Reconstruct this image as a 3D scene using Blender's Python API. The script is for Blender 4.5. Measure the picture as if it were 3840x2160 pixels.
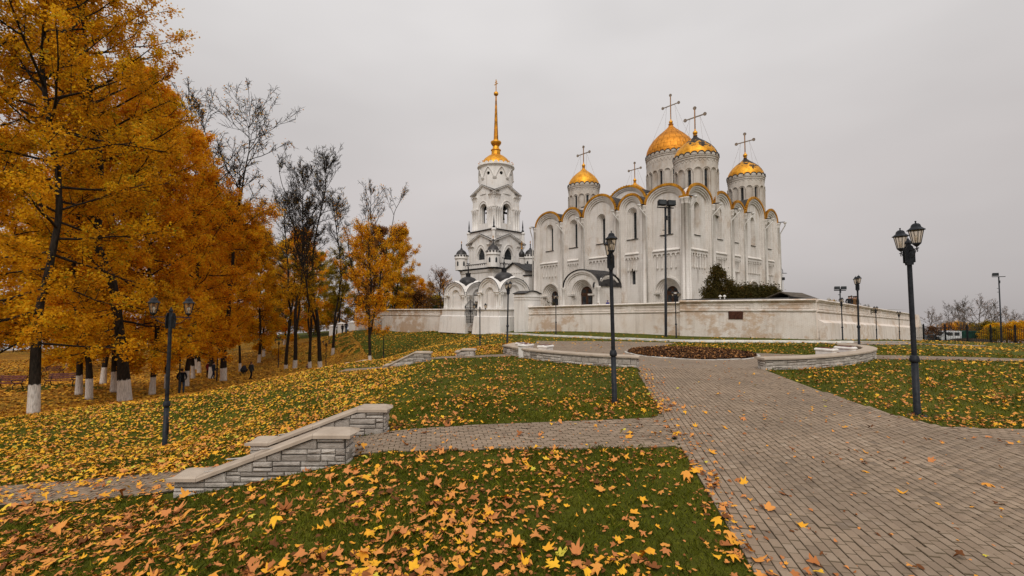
import bpy, bmesh, math, random
import numpy as np
from mathutils import Vector, Matrix
from mathutils.geometry import tessellate_polygon

for o in list(bpy.data.objects):
    bpy.data.objects.remove(o)
SC = bpy.context.scene
COL = SC.collection
R = math.radians
random.seed(7)
RNG = np.random.default_rng(11)

# ------------------------------------------------------------------ camera
F_PX, W_PX, H_PX, CAM_Z = 1700.0, 3840.0, 2160.0, 2.3
PITCH = math.atan(75.0 / F_PX)
cam = bpy.data.cameras.new('camera')
cam.sensor_width = 36.0
cam.lens = 36.0 * F_PX / W_PX
cam.clip_start, cam.clip_end = 0.1, 3000.0
cam_o = bpy.data.objects.new('camera', cam)
COL.objects.link(cam_o)
cam_o.location = (0, 0, CAM_Z)
cam_o.rotation_euler = (math.pi / 2 + PITCH, 0, 0)
SC.camera = cam_o

# ------------------------------------------------------------------ sky, sun, exposure
SUN_EL, SUN_AZ = R(46), R(188)          # soft light from behind the camera, under cloud
wd = bpy.data.worlds.new('World'); SC.world = wd; wd.use_nodes = True
nt = wd.node_tree; N = nt.nodes; L = nt.links
N.clear()
w_out = N.new('ShaderNodeOutputWorld'); w_bg = N.new('ShaderNodeBackground')
w_bg.inputs['Strength'].default_value = 0.1
sky = N.new('ShaderNodeTexSky'); sky.sky_type = 'NISHITA'; sky.sun_disc = False
sky.sun_elevation = SUN_EL; sky.sun_rotation = SUN_AZ
hs = N.new('ShaderNodeHueSaturation'); hs.inputs['Saturation'].default_value = 0.12
L.new(sky.outputs[0], hs.inputs['Color'])
tc = N.new('ShaderNodeTexCoord')
sep = N.new('ShaderNodeSeparateXYZ'); L.new(tc.outputs['Generated'], sep.inputs[0])
rmp = N.new('ShaderNodeValToRGB')                       # overcast: dimmer at the horizon, brighter overhead
rmp.color_ramp.elements[0].position = 0.0; rmp.color_ramp.elements[0].color = (0.40, 0.37, 0.365, 1)
rmp.color_ramp.elements[1].position = 1.0; rmp.color_ramp.elements[1].color = (0.86, 0.84, 0.84, 1)
e = rmp.color_ramp.elements.new(0.25); e.color = (0.545, 0.51, 0.503, 1)
e = rmp.color_ramp.elements.new(0.5); e.color = (0.70, 0.675, 0.67, 1)
L.new(sep.outputs['Z'], rmp.inputs[0])
mp = N.new('ShaderNodeMapping'); mp.inputs['Scale'].default_value = (1.0, 1.0, 2.6)
L.new(tc.outputs['Generated'], mp.inputs[0])
ns = N.new('ShaderNodeTexNoise'); ns.inputs['Scale'].default_value = 1.05; ns.inputs['Detail'].default_value = 4.0
ns.inputs['Roughness'].default_value = 0.5
L.new(mp.outputs[0], ns.inputs['Vector'])
mr = N.new('ShaderNodeMapRange'); mr.inputs[1].default_value = 0.3; mr.inputs[2].default_value = 0.7
mr.inputs[3].default_value = 8.0; mr.inputs[4].default_value = 10.4
L.new(ns.outputs[0], mr.inputs[0])
vm = N.new('ShaderNodeVectorMath'); vm.operation = 'SCALE'
L.new(rmp.outputs[0], vm.inputs[0]); L.new(mr.outputs[0], vm.inputs['Scale'])
mx = N.new('ShaderNodeMix'); mx.data_type = 'RGBA'; mx.inputs[0].default_value = 0.94
L.new(hs.outputs[0], mx.inputs[6]); L.new(vm.outputs[0], mx.inputs[7])
L.new(mx.outputs[2], w_bg.inputs['Color']); L.new(w_bg.outputs[0], w_out.inputs[0])

sun = bpy.data.lights.new('sun', 'SUN'); sun.energy = 1.5; sun.angle = R(35); sun.color = (1.0, 0.955, 0.90)
sun_o = bpy.data.objects.new('sun', sun); COL.objects.link(sun_o)
_sd = Vector((math.sin(SUN_AZ) * math.cos(SUN_EL), math.cos(SUN_AZ) * math.cos(SUN_EL), math.sin(SUN_EL)))
sun_o.rotation_euler = _sd.to_track_quat('Z', 'Y').to_euler()
sun_o.location = (0, -20, 60)

vs = SC.view_settings
vs.view_transform = 'Standard'; vs.look = 'None'; vs.exposure = 0.25; vs.gamma = 1.0
SC.render.engine = 'CYCLES'
SC.cycles.use_denoising = True
SC.cycles.max_bounces = 6; SC.cycles.diffuse_bounces = 3; SC.cycles.glossy_bounces = 2
SC.cycles.transparent_max_bounces = 8; SC.cycles.transmission_bounces = 3

# ------------------------------------------------------------------ helpers: object bookkeeping
def tag(o, label=None, cat=None, group=None, kind=None):
    if label: o['label'] = label
    if cat: o['category'] = cat
    if group: o['group'] = group
    if kind: o['kind'] = kind
    return o

def thing(name, label, cat, loc=(0, 0, 0), rz=0.0, group=None):
    o = bpy.data.objects.new(name, None); COL.objects.link(o)
    o.location = loc; o.rotation_euler = (0, 0, rz); o.empty_display_size = 0.2
    return tag(o, label, cat, group, 'thing')

def obj(name, mesh, parent=None, loc=None, rot=None, scale=None):
    o = bpy.data.objects.new(name, mesh); COL.objects.link(o)
    if parent is not None: o.parent = parent
    if loc is not None: o.location = loc
    if rot is not None: o.rotation_euler = rot
    if scale is not None: o.scale = scale if hasattr(scale, '__len__') else (scale,) * 3
    return o

def copy_tree(o, parent=None):
    c = o.copy(); COL.objects.link(c); c.parent = parent
    for ch in o.children:
        copy_tree(ch, c)
    return c

class MB:
    """collects faces of ONE piece"""
    def __init__(s): s.v = []; s.f = []; s.m = []; s.mi = 0; s.M = None
    def add(s, vs, fs):
        o = len(s.v)
        if s.M: s.v += [s.M(*p) for p in vs]
        else: s.v += [tuple(p) for p in vs]
        s.f += [tuple(i + o for i in q) for q in fs]; s.m += [s.mi] * len(fs)
        return s
    def box(s, x0, x1, y0, y1, z0, z1):
        return s.add([(x0, y0, z0), (x1, y0, z0), (x1, y1, z0), (x0, y1, z0), (x0, y0, z1), (x1, y0, z1), (x1, y1, z1), (x0, y1, z1)],
                     [(0, 3, 2, 1), (4, 5, 6, 7), (0, 1, 5, 4), (1, 2, 6, 5), (2, 3, 7, 6), (3, 0, 4, 7)])
    def bbox(s, x0, x1, y0, y1, z0, z1, b):
        """box with a bevelled upper rim (also usable for pavers and stones)"""
        return s.loft([[(x0, y0, z0), (x1, y0, z0), (x1, y1, z0), (x0, y1, z0)], [(x0, y0, z1 - b), (x1, y0, z1 - b), (x1, y1, z1 - b), (x0, y1, z1 - b)],
                       [(x0 + b, y0 + b, z1), (x1 - b, y0 + b, z1), (x1 - b, y1 - b, z1), (x0 + b, y1 - b, z1)]])
    def loft(s, rings, cap0=True, cap1=True, closed=True):
        n = len(rings[0]); vs = [p for r in rings for p in r]; fs = []
        for k in range(len(rings) - 1):
            for i in range(n if closed else n - 1):
                j = (i + 1) % n
                fs.append((k * n + i, k * n + j, (k + 1) * n + j, (k + 1) * n + i))
        if cap0: fs.append(tuple(range(n - 1, -1, -1)))
        if cap1: fs.append(tuple((len(rings) - 1) * n + i for i in range(n)))
        return s.add(vs, fs)
    def prism(s, poly, h0, h1, ax='z'):
        f = {'z': lambda a, b, h: (a, b, h), 'x': lambda a, b, h: (h, a, b), 'y': lambda a, b, h: (a, h, b)}[ax]
        return s.loft([[f(a, b, h0) for a, b in poly], [f(a, b, h1) for a, b in poly]])
    def lathe(s, prof, n=24, cx=0, cy=0, a0=0.0, cap0=False, cap1=False):
        rings = [[(cx + r * math.cos(a0 + 2 * math.pi * i / n), cy + r * math.sin(a0 + 2 * math.pi * i / n), z) for i in range(n)] for r, z in prof]
        return s.loft(rings, cap0, cap1)
    def tube(s, pts, r, n=6, caps=True):
        pts = [Vector(p) for p in pts]; k = len(pts)
        rs = list(r) if hasattr(r, '__len__') else [r] * k
        rings = []; ref = None
        for i in range(k):
            t = (pts[min(i + 1, k - 1)] - pts[max(i - 1, 0)])
            t = t.normalized() if t.length > 1e-9 else Vector((0, 0, 1))
            if ref is None: ref = t.orthogonal().normalized()
            u = (ref - t * ref.dot(t)); u = u.normalized() if u.length > 1e-6 else t.orthogonal().normalized()
            ref = u; w = t.cross(u)
            rings.append([tuple(pts[i] + (u * math.cos(2 * math.pi * j / n) + w * math.sin(2 * math.pi * j / n)) * rs[i]) for j in range(n)])
        return s.loft(rings, caps, caps)
    def ball(s, c, r, n=10, m=6, sz=1.0):
        return s.lathe([(max(1e-3, r * math.sin(math.pi * k / m)), c[2] - r * sz * math.cos(math.pi * k / m)) for k in range(m + 1)], n, c[0], c[1])
    def mesh(s, name, mats, smooth=False):
        me = bpy.data.meshes.new(name); me.from_pydata(s.v, [], s.f)
        for m in (mats if isinstance(mats, (list, tuple)) else [mats]): me.materials.append(m)
        if any(s.m): me.polygons.foreach_set('material_index', s.m)
        if smooth: me.polygons.foreach_set('use_smooth', [True] * len(s.f))
        me.update(); return me
    def build(s, name, mats, parent=None, smooth=False, loc=None, rot=None, scale=None):
        return obj(name, s.mesh(name, mats, smooth), parent, loc, rot, scale)

def np_mesh(name, verts, faces_n, mat, attr=None, smooth=False):
    """verts (n,3) array, faces (m,k) index array"""
    me = bpy.data.meshes.new(name); m, k = faces_n.shape
    me.vertices.add(len(verts)); me.vertices.foreach_set('co', verts.astype(np.float32).ravel())
    me.loops.add(m * k); me.loops.foreach_set('vertex_index', faces_n.astype(np.int32).ravel())
    me.polygons.add(m); me.polygons.foreach_set('loop_start', np.arange(0, m * k, k, dtype=np.int32))
    if smooth: me.polygons.foreach_set('use_smooth', np.ones(m, bool))
    if attr is not None:
        a = me.attributes.new('rnd', 'FLOAT', 'POINT'); a.data.foreach_set('value', attr.astype(np.float32))
    me.materials.append(mat); me.update(calc_edges=True); return me

# ------------------------------------------------------------------ helpers: materials
def lin(r, g, b):
    f = lambda c: ((c / 255 + 0.055) / 1.055) ** 2.4 if c > 10 else c / 255 / 12.92
    return (f(r), f(g), f(b), 1)

class NT:
    def __init__(s, name):
        s.mat = bpy.data.materials.new(name); s.mat.use_nodes = True
        s.t = s.mat.node_tree; s.n = s.t.nodes; s.l = s.t.links
        s.p = s.n['Principled BSDF']; s.out = s.n['Material Output']; s.p.inputs['Specular IOR Level'].default_value = 0.12
        s.tc = None
    def new(s, t, **k):
        n = s.n.new(t)
        for a, b in k.items():
            if a.startswith('i_'):
                key = a[2:]; n.inputs[int(key) if key.isdigit() else key.replace('_', ' ')].default_value = b
            else: setattr(n, a, b)
        return n
    def coord(s, which='Object'):
        if which == 'World':
            g = s.new('ShaderNodeNewGeometry'); return g.outputs['Position']
        if s.tc is None: s.tc = s.new('ShaderNodeTexCoord')
        return s.tc.outputs[which]
    def noise(s, vec, scale, detail=4, rough=0.55, sc=None):
        if sc:
            m = s.new('ShaderNodeMapping'); m.inputs['Scale'].default_value = sc; s.l.new(vec, m.inputs[0]); vec = m.outputs[0]
        n = s.new('ShaderNodeTexNoise', i_Scale=scale, i_Detail=detail, i_Roughness=rough); s.l.new(vec, n.inputs['Vector']); return n.outputs[0]
    def ramp(s, fac, stops, interp='LINEAR'):
        r = s.new('ShaderNodeValToRGB'); r.color_ramp.interpolation = interp; e = r.color_ramp.elements
        while len(e) < len(stops): e.new(0.5)
        for el, (p, c) in zip(e, stops):
            el.position = p; el.color = c if len(c) == 4 else (*c, 1)
        s.l.new(fac, r.inputs[0]); return r.outputs[0]
    def mix(s, fac, a, b, blend='MIX'):
        m = s.new('ShaderNodeMix', data_type='RGBA', blend_type=blend)
        for sock, v in ((m.inputs[0], fac), (m.inputs[6], a), (m.inputs[7], b)):
            if hasattr(v, 'links'): s.l.new(v, sock)
            else: sock.default_value = v
        return m.outputs[2]
    def math(s, op, a, b=None):
        m = s.new('ShaderNodeMath', operation=op)
        for sock, v in ((m.inputs[0], a), (m.inputs[1], b)):
            if v is None: continue
            if hasattr(v, 'links'): s.l.new(v, sock)
            else: sock.default_value = v
        return m.outputs[0]
    def color(s, c):
        if hasattr(c, 'links'): s.l.new(c, s.p.inputs['Base Color'])
        else: s.p.inputs['Base Color'].default_value = c
        return s
    def bump(s, h, strength=0.3, dist=0.02):
        b = s.new('ShaderNodeBump', i_Strength=strength, i_Distance=dist); s.l.new(h, b.inputs['Height']); s.l.new(b.outputs[0], s.p.inputs['Normal']); return s
    def set(s, **k):
        for a, v in k.items(): s.p.inputs[a.replace('_', ' ')].default_value = v
        return s

def simple(name, c1, c2, scale=3.0, rough=0.7, metal=0.0, bump=0.15, coord='Object', sc=None, bd=0.01, detail=5):
    m = NT(name); v = m.coord(coord); n = m.noise(v, scale, detail, 0.6, sc)
    m.color(m.ramp(n, [(0.32, c1), (0.68, c2)])).set(Roughness=rough, Metallic=metal)
    if bump: m.bump(m.noise(v, scale * 4, 4), bump, bd)
    return m.mat

MAT = {}
def mat_plaster(name, base, tint, stain, amount, brick=0.0, streak=True, ax=(1.306, 0.04), bw=0.28, bh=0.085, patch=True):
    m = NT(name); v = m.coord('World')
    n1 = m.noise(v, 0.35, 6, 0.62)
    c = m.mix(m.ramp(n1, [(0.35, (0, 0, 0)), (0.7, (1, 1, 1))]), base, tint)
    n2 = m.noise(v, 0.55, 7, 0.68, (1, 1, 0.55))
    msk = m.ramp(n2, [(0.60 - amount * 0.14, (0, 0, 0)), (0.70, (1, 1, 1))])
    c = m.mix(m.math('MULTIPLY', msk, 0.55 + 0.3 * amount), c, stain)
    if streak:
        n3 = m.noise(v, 2.2, 6, 0.65, (1, 1, 0.06))
        c = m.mix(m.math('MULTIPLY', m.ramp(n3, [(0.50, (0, 0, 0)), (0.74, (1, 1, 1))]), 0.42), c, (0.30, 0.25, 0.20, 1))
    n4 = m.noise(v, 9.0, 4, 0.6)
    c = m.mix(m.math('MULTIPLY', m.ramp(n4, [(0.3, (1, 1, 1)), (0.55, (0, 0, 0))]), 0.16), c, (0.34, 0.29, 0.25, 1))
    h = m.noise(v, 5.0, 6, 0.6)
    if brick:
        mp = m.new('ShaderNodeVectorMath', operation='ADD'); m.l.new(v, mp.inputs[0])
        sx = m.new('ShaderNodeSeparateXYZ'); m.l.new(v, sx.inputs[0])
        al = m.math('ADD', m.math('MULTIPLY', sx.outputs[0], ax[0]), m.math('MULTIPLY', sx.outputs[1], ax[1]))
        cb = m.new('ShaderNodeCombineXYZ'); m.l.new(al, cb.inputs[0]); m.l.new(sx.outputs[2], cb.inputs[1])
        b = m.new('ShaderNodeTexBrick', i_Scale=1.0, i_4=1.0); b.offset = 0.5
        b.inputs['Brick Width'].default_value = bw; b.inputs['Row Height'].default_value = bh; b.inputs['Mortar Size'].default_value = 0.012
        b.inputs['Mortar Smooth'].default_value = 0.4
        m.l.new(cb.outputs[0], b.inputs['Vector'])
        h = m.math('SUBTRACT', m.math('MULTIPLY', h, 0.6), m.math('MULTIPLY', b.outputs['Fac'], brick))
        c = m.mix(m.math('MULTIPLY', b.outputs['Fac'], 0.38 * brick), c, (0.33, 0.27, 0.22, 1))
    if brick and patch:                        # flaked limewash: ochre brick showing in ragged patches
        n5 = m.noise(v, 0.8, 9, 0.72, (1, 1, 1.3)); n6 = m.noise(v, 0.16, 3, 0.5)
        k = m.math('ADD', m.math('MULTIPLY', n5, 0.62), m.math('MULTIPLY', n6, 0.62))
        c = m.mix(m.math('MULTIPLY', m.ramp(k, [(0.64, (0, 0, 0)), (0.70, (1, 1, 1))]), 0.7 * (0.5 + brick / 2)), c, (0.47, 0.31, 0.185, 1))
    m.color(c).set(Roughness=0.9).bump(h, 0.55, 0.03)
    return m.mat

MAT['plaster'] = mat_plaster('white_plaster', (0.775, 0.73, 0.68, 1), (0.64, 0.595, 0.54, 1), (0.47, 0.355, 0.25, 1), 0.45, brick=0.5, ax=(0.15, 1.4), bw=0.62, bh=0.34, patch=False)
MAT['drumstone'] = mat_plaster('weathered_limestone', (0.62, 0.57, 0.51, 1), (0.47, 0.41, 0.345, 1), (0.34, 0.25, 0.17, 1), 0.7)
MAT['lime'] = mat_plaster('bright_limewash', (0.83, 0.80, 0.76, 1), (0.73, 0.695, 0.65, 1), (0.52, 0.42, 0.32, 1), 0.25)
MAT['wallbrick'] = mat_plaster('limewashed_brick', (0.82, 0.755, 0.685, 1), (0.70, 0.615, 0.53, 1), (0.55, 0.41, 0.28, 1), 0.5, brick=1.0)
MAT['wallrender'] = mat_plaster('pink_limewash', (0.84, 0.755, 0.68, 1), (0.74, 0.645, 0.56, 1), (0.56, 0.42, 0.29, 1), 0.45, brick=0.35)
MAT['kerb'] = simple('whitewashed_kerb', (0.62, 0.58, 0.53), (0.86, 0.82, 0.77), 4.0, 0.9)
MAT['greykerb'] = simple('bare_kerb', (0.30, 0.26, 0.22), (0.46, 0.41, 0.36), 5.0, 0.9)
MAT['roof'] = simple('dark_sheet_roof', (0.028, 0.027, 0.028), (0.075, 0.07, 0.068), 1.2, 0.42, 0.35, 0.1)
MAT['rooftile'] = simple('brown_shingle', (0.055, 0.045, 0.035), (0.13, 0.105, 0.08), 2.0, 0.8, 0.0, 0.3, sc=(1, 1, 6))
MAT['iron'] = simple('black_iron', (0.012, 0.013, 0.015), (0.03, 0.031, 0.034), 6.0, 0.5, 0.25, 0.1)
MAT['lamp'] = simple('graphite_paint', (0.013, 0.0145, 0.0175), (0.032, 0.034, 0.039), 9.0, 0.46, 0.0, 0.12, bd=0.004)
MAT['wood'] = simple('dark_door_wood', (0.045, 0.022, 0.014), (0.12, 0.06, 0.036), 4.0, 0.6, 0, 0.3, sc=(4, 4, 0.6))
MAT['redwood'] = simple('red_slat_wood', (0.07, 0.02, 0.018), (0.17, 0.055, 0.045), 5.0, 0.55, 0, 0.2)
MAT['dark'] = simple('dark_inside', (0.006, 0.006, 0.006), (0.016, 0.015, 0.014), 2.0, 0.9, 0, 0)
MAT['zinc'] = simple('white_painted_pipe', (0.60, 0.57, 0.53), (0.80, 0.77, 0.72), 2.0, 0.55, 0.1, 0.05)

def mat_gold(name, patch=0.0, loz=0.0, c1=(0.50, 0.20, 0.018), c2=(0.88, 0.45, 0.055), rough=0.42):
    m = NT(name); v = m.coord('Object')
    n = m.noise(v, 1.1, 6, 0.65)
    c = m.ramp(n, [(0.30, c1), (0.62, c2)])
    fine = m.noise(v, 5.0, 6, 0.7, (1, 1, 0.35))
    c = m.mix(m.math('MULTIPLY', m.ramp(fine, [(0.28, (1, 1, 1)), (0.5, (0, 0, 0))]), 0.7), c, (0.20, 0.09, 0.02, 1))
    met = 1.0
    if patch:
        sx = m.new('ShaderNodeSeparateXYZ'); m.l.new(v, sx.inputs[0])
        nn = m.noise(v, 0.9, 8, 0.7)
        # bare black sheet where the leaf has flaked off, towards one side of the crown
        k = m.math('ADD', m.math('MULTIPLY', sx.outputs[2], 0.16), m.math('MULTIPLY', m.math('SUBTRACT', sx.outputs[0], sx.outputs[1]), 0.03))
        k = m.math('ADD', k, m.math('MULTIPLY', nn, 1.5))
        msk = m.ramp(k, [(0.0, (0, 0, 0)), (1.0, (1, 1, 1))])
        st = m.new('ShaderNodeMapRange'); st.inputs[1].default_value = patch; st.inputs[2].default_value = patch + 0.04; m.l.new(k, st.inputs[0])
        c = m.mix(st.outputs[0], c, (0.035, 0.028, 0.024, 1))
        inv = m.math('SUBTRACT', 1.0, st.outputs[0]); m.l.new(inv, m.p.inputs['Metallic'])
    else: m.set(Metallic=met)
    m.color(c); rr = m.new('ShaderNodeMapRange'); rr.inputs[3].default_value = rough; rr.inputs[4].default_value = rough + 0.25; m.l.new(fine, rr.inputs[0])
    m.l.new(rr.outputs[0], m.p.inputs['Roughness'])
    m.bump(m.noise(v, 2.4, 5), 0.22, 0.05)
    return m.mat
MAT['gold'] = mat_gold('gilded_copper')
MAT['goldold'] = mat_gold('aged_gilding', c1=(0.42, 0.155, 0.018), c2=(0.76, 0.33, 0.045), rough=0.5)
MAT['goldflaked'] = mat_gold('flaking_gilding', patch=1.03)
MAT['goldflaked2'] = mat_gold('flaking_gilding_small', patch=1.08)
MAT['goldtrim'] = mat_gold('gilded_cresting', c1=(0.36, 0.15, 0.015), c2=(0.74, 0.37, 0.04), rough=0.5)
MAT['goldspire'] = mat_gold('tarnished_spire_gilding', c1=(0.12, 0.05, 0.012), c2=(0.66, 0.29, 0.035), rough=0.48)
MAT['silver'] = simple('tarnished_openwork_metal', (0.16, 0.12, 0.09), (0.42, 0.34, 0.26), 6.0, 0.45, 0.8, 0.1)

def mat_glass(name, tint, alpha):
    m = NT(name); m.n.remove(m.p)
    t = m.new('ShaderNodeBsdfTransparent'); t.inputs[0].default_value = tint
    g = m.new('ShaderNodeBsdfPrincipled', i_Roughness=0.25); g.inputs['Base Color'].default_value = (0.45, 0.36, 0.26, 1)
    nz = m.noise(m.coord('Object'), 12.0, 3)
    mr_ = m.new('ShaderNodeMapRange'); mr_.inputs[3].default_value = alpha - 0.08; mr_.inputs[4].default_value = alpha + 0.08; m.l.new(nz, mr_.inputs[0])
    mx_ = m.new('ShaderNodeMixShader'); m.l.new(mr_.outputs[0], mx_.inputs[0])
    m.l.new(t.outputs[0], mx_.inputs[1]); m.l.new(g.outputs[0], mx_.inputs[2]); m.l.new(mx_.outputs[0], m.out.inputs[0])
    return m.mat
MAT['lampglass'] = mat_glass('dusty_lantern_glass', (0.95, 0.89, 0.80, 1), 0.2)
MAT['bulb'] = simple('frosted_bulb', (0.75, 0.72, 0.68), (0.85, 0.82, 0.78), 6.0, 0.3, 0, 0)
MAT['window'] = simple('dark_window_glass', (0.018, 0.02, 0.022), (0.06, 0.065, 0.068), 1.3, 0.16, 0.0, 0.1)

# foliage and litter: colour per leaf from an attribute
def mat_leaf(name, stops, rough=0.6, obj_random=False, trans=0.5, island=False):
    m = NT(name)
    if obj_random:
        a = m.new('ShaderNodeObjectInfo').outputs['Random']
    else:
        at = m.new('ShaderNodeAttribute', attribute_name='rnd'); a = at.outputs['Fac']
    c = m.ramp(a, stops)
    v = m.coord('World')
    c = m.mix(m.math('MULTIPLY', m.noise(v, 18.0, 3), 0.2), c, (0.16, 0.07, 0.01, 1))
    m.color(c).set(Roughness=rough)
    if trans:
        tr = m.new('ShaderNodeBsdfTranslucent'); m.l.new(c, tr.inputs[0])
        mx_ = m.new('ShaderNodeMixShader', i_0=trans); m.l.new(m.p.outputs[0], mx_.inputs[1]); m.l.new(tr.outputs[0], mx_.inputs[2]); m.l.new(mx_.outputs[0], m.out.inputs[0])
    return m.mat
LITTER = [(0.0, (0.13, 0.045, 0.015)), (0.14, (0.34, 0.115, 0.035)), (0.30, (0.62, 0.235, 0.075)), (0.48, (0.72, 0.30, 0.065)), (0.66, (0.80, 0.36, 0.028)), (0.88, (0.86, 0.46, 0.028)), (0.98, (0.80, 0.52, 0.05)), (1.0, (0.60, 0.50, 0.06))]
MAT['litter'] = mat_leaf('fallen_leaf', LITTER, 0.7, trans=0.0)
MAT['litterobj'] = mat_leaf('fallen_leaf_single', LITTER, 0.65, obj_random=True, trans=0.0)
MAT['litterfar'] = mat_leaf('fallen_leaf_park', [(0.0, (0.20, 0.075, 0.012)), (0.3, (0.48, 0.20, 0.022)), (0.7, (0.70, 0.34, 0.03)), (1.0, (0.80, 0.47, 0.05))], 0.75, trans=0.0)
MAT['blade'] = mat_leaf('grass_blade', [(0.0, (0.036, 0.050, 0.003)), (0.5, (0.090, 0.112, 0.006)), (0.86, (0.165, 0.18, 0.010)), (1.0, (0.34, 0.27, 0.04))], 0.7, trans=0.15)
MAT['foliage_orange'] = mat_leaf('orange_leaf', [(0.0, (0.36, 0.12, 0.006)), (0.22, (0.76, 0.29, 0.009)), (0.55, (0.95, 0.43, 0.012)), (0.85, (0.97, 0.57, 0.018)), (1.0, (0.62, 0.46, 0.02))], 0.6)
MAT['foliage_gold'] = mat_leaf('golden_leaf', [(0.0, (0.22, 0.13, 0.006)), (0.18, (0.52, 0.24, 0.008)), (0.45, (0.87, 0.41, 0.011)), (0.75, (0.95, 0.545, 0.016)), (0.9, (0.74, 0.50, 0.02)), (1.0, (0.30, 0.28, 0.02))], 0.6)
MAT['foliage_olive'] = mat_leaf('olive_yellow_leaf', [(0.0, (0.09, 0.09, 0.01)), (0.35, (0.23, 0.19, 0.013)), (0.7, (0.46, 0.30, 0.018)), (1.0, (0.58, 0.38, 0.02))], 0.6)
MAT['foliage_rust'] = mat_leaf('rusty_leaf', [(0.0, (0.10, 0.045, 0.02)), (0.5, (0.26, 0.11, 0.035)), (1.0, (0.42, 0.19, 0.04))], 0.65)
MAT['foliage_pale'] = mat_leaf('pale_amber_leaf', [(0.0, (0.36, 0.17, 0.03)), (0.5, (0.58, 0.30, 0.05)), (1.0, (0.70, 0.42, 0.09))], 0.65)
MAT['foliage_thuja'] = mat_leaf('thuja_spray', [(0.0, (0.030, 0.028, 0.008)), (0.55, (0.07, 0.062, 0.014)), (0.85, (0.12, 0.085, 0.02)), (1.0, (0.22, 0.11, 0.03))], 0.7)
MAT['foliage_ivy'] = mat_leaf('ivy_leaf', [(0.0, (0.022, 0.026, 0.007)), (0.6, (0.062, 0.058, 0.014)), (0.9, (0.12, 0.085, 0.02)), (1.0, (0.16, 0.05, 0.025))], 0.65)
MAT['foliage_spruce'] = mat_leaf('spruce_needle', [(0.0, (0.015, 0.025, 0.01)), (1.0, (0.05, 0.075, 0.03))], 0.7)
MAT['bark'] = simple('dark_wet_bark', (0.010, 0.008, 0.006), (0.042, 0.032, 0.024), 5.0, 0.85, 0, 0.6, sc=(3, 3, 0.7), bd=0.04)
m = NT('limed_bark'); v = m.coord('Object'); sx = m.new('ShaderNodeSeparateXYZ'); m.l.new(v, sx.inputs[0])
nz_ = m.noise(v, 5.0, 5, 0.6, (3, 3, 0.7)); nf = m.noise(v, 7.0, 4)
lim = m.math('ADD', sx.outputs[2], m.math('MULTIPLY', nf, 0.34))
st = m.new('ShaderNodeMapRange'); st.inputs[1].default_value = 1.40; st.inputs[2].default_value = 1.45; m.l.new(lim, st.inputs[0])
wht = m.mix(m.math('MULTIPLY', m.ramp(m.noise(v, 7.0, 6, .7, (4, 4, 0.5)), [(0.35, (1, 1, 1)), (0.55, (0, 0, 0))]), 0.75), (0.70, 0.64, 0.58, 1), (0.27, 0.23, 0.19, 1))
low = m.new('ShaderNodeMapRange'); low.inputs[1].default_value = 0.0; low.inputs[2].default_value = 0.18; low.inputs[3].default_value = 0.55; low.inputs[4].default_value = 0.0; m.l.new(sx.outputs[2], low.inputs[0])
wht = m.mix(m.math('MULTIPLY', low.outputs[0], m.math('MULTIPLY', nf, 1.6)), wht, (0.16, 0.12, 0.08, 1))
m.color(m.mix(st.outputs[0], wht, m.ramp(nz_, [(0.32, (0.010, 0.008, 0.006)), (0.68, (0.045, 0.034, 0.025))]))).set(Roughness=0.88).bump(nz_, 0.8, 0.05)
MAT['limed'] = m.mat

MAT['twigbark'] = simple('grey_brown_bark', (0.06, 0.047, 0.037), (0.14, 0.11, 0.085), 5.0, 0.9, 0, 0.2)
# ------------------------------------------------------------------ terrain
def ray(px, py):
    xc, yc = (px - W_PX / 2) / F_PX, -(py - H_PX / 2) / F_PX
    return xc, math.cos(PITCH) - yc * math.sin(PITCH), yc * math.cos(PITCH) + math.sin(PITCH)

def at(px, py, Y):
    x, y, z = ray(px, py); t = Y / y
    return Vector((x * t, Y, CAM_Z + z * t))

CP = []                                   # surveyed heights (x, y, z)
for px, py, d in [(617, 1685, 12.36), (3222, 1305, 25.8), (1900, 1291, 29.7), (1800, 1316, 39.2), (2085, 1252, 47.5), (2535, 1267, 40.0),
                  (1785, 1242, 61), (1540, 1240, 72), (1438, 1362, 53.6), (1043, 1380, 64.5), (1222, 1388, 62.8),
                  (3157, 1272, 41), (3287, 1272, 50.5), (3373, 1274, 60.5), (1990, 1243, 54), (3060, 1273, 36.5), (3430, 1277, 70),
                  (125, 1556, 19.2), (470, 1507, 25.5), (570, 1482, 31), (697, 1451, 38), (721, 1420, 47), (834, 1429, 43), (747, 1400, 53),
                  (1105, 1384, 56.6), (1195, 1392, 60), (970, 1361, 68), (231, 1447, 31.4), (1299, 1248, 76), (1000, 1600, 11), (1000, 1500, 15),
                  (1000, 1432, 19.5), (1300, 1367, 24), (700, 1492, 21), (300, 1532, 18.5), (0, 2160, 4.74), (300, 1700, 10.5), (0, 1640, 12.5), (1600, 1245, 66),
                  (3465, 1276, 66), (3546, 1279, 65), (3717, 1284, 62), (3820, 1287, 59), (1150, 1500, 14.5), (1386, 1378, 50),
                  (1500, 1255, 70), (1400, 1252, 73), (1620, 1300, 46), (1500, 1330, 46), (1350, 1290, 66)]:
    p = at(px, py, d); CP.append(tuple(p))
for x in (-1.5, 1, 4, 7, 10, 14):
    for y in (-6, 0, 4, 8, 12, 16):
        CP.append((x, y, 0.0))
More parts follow.
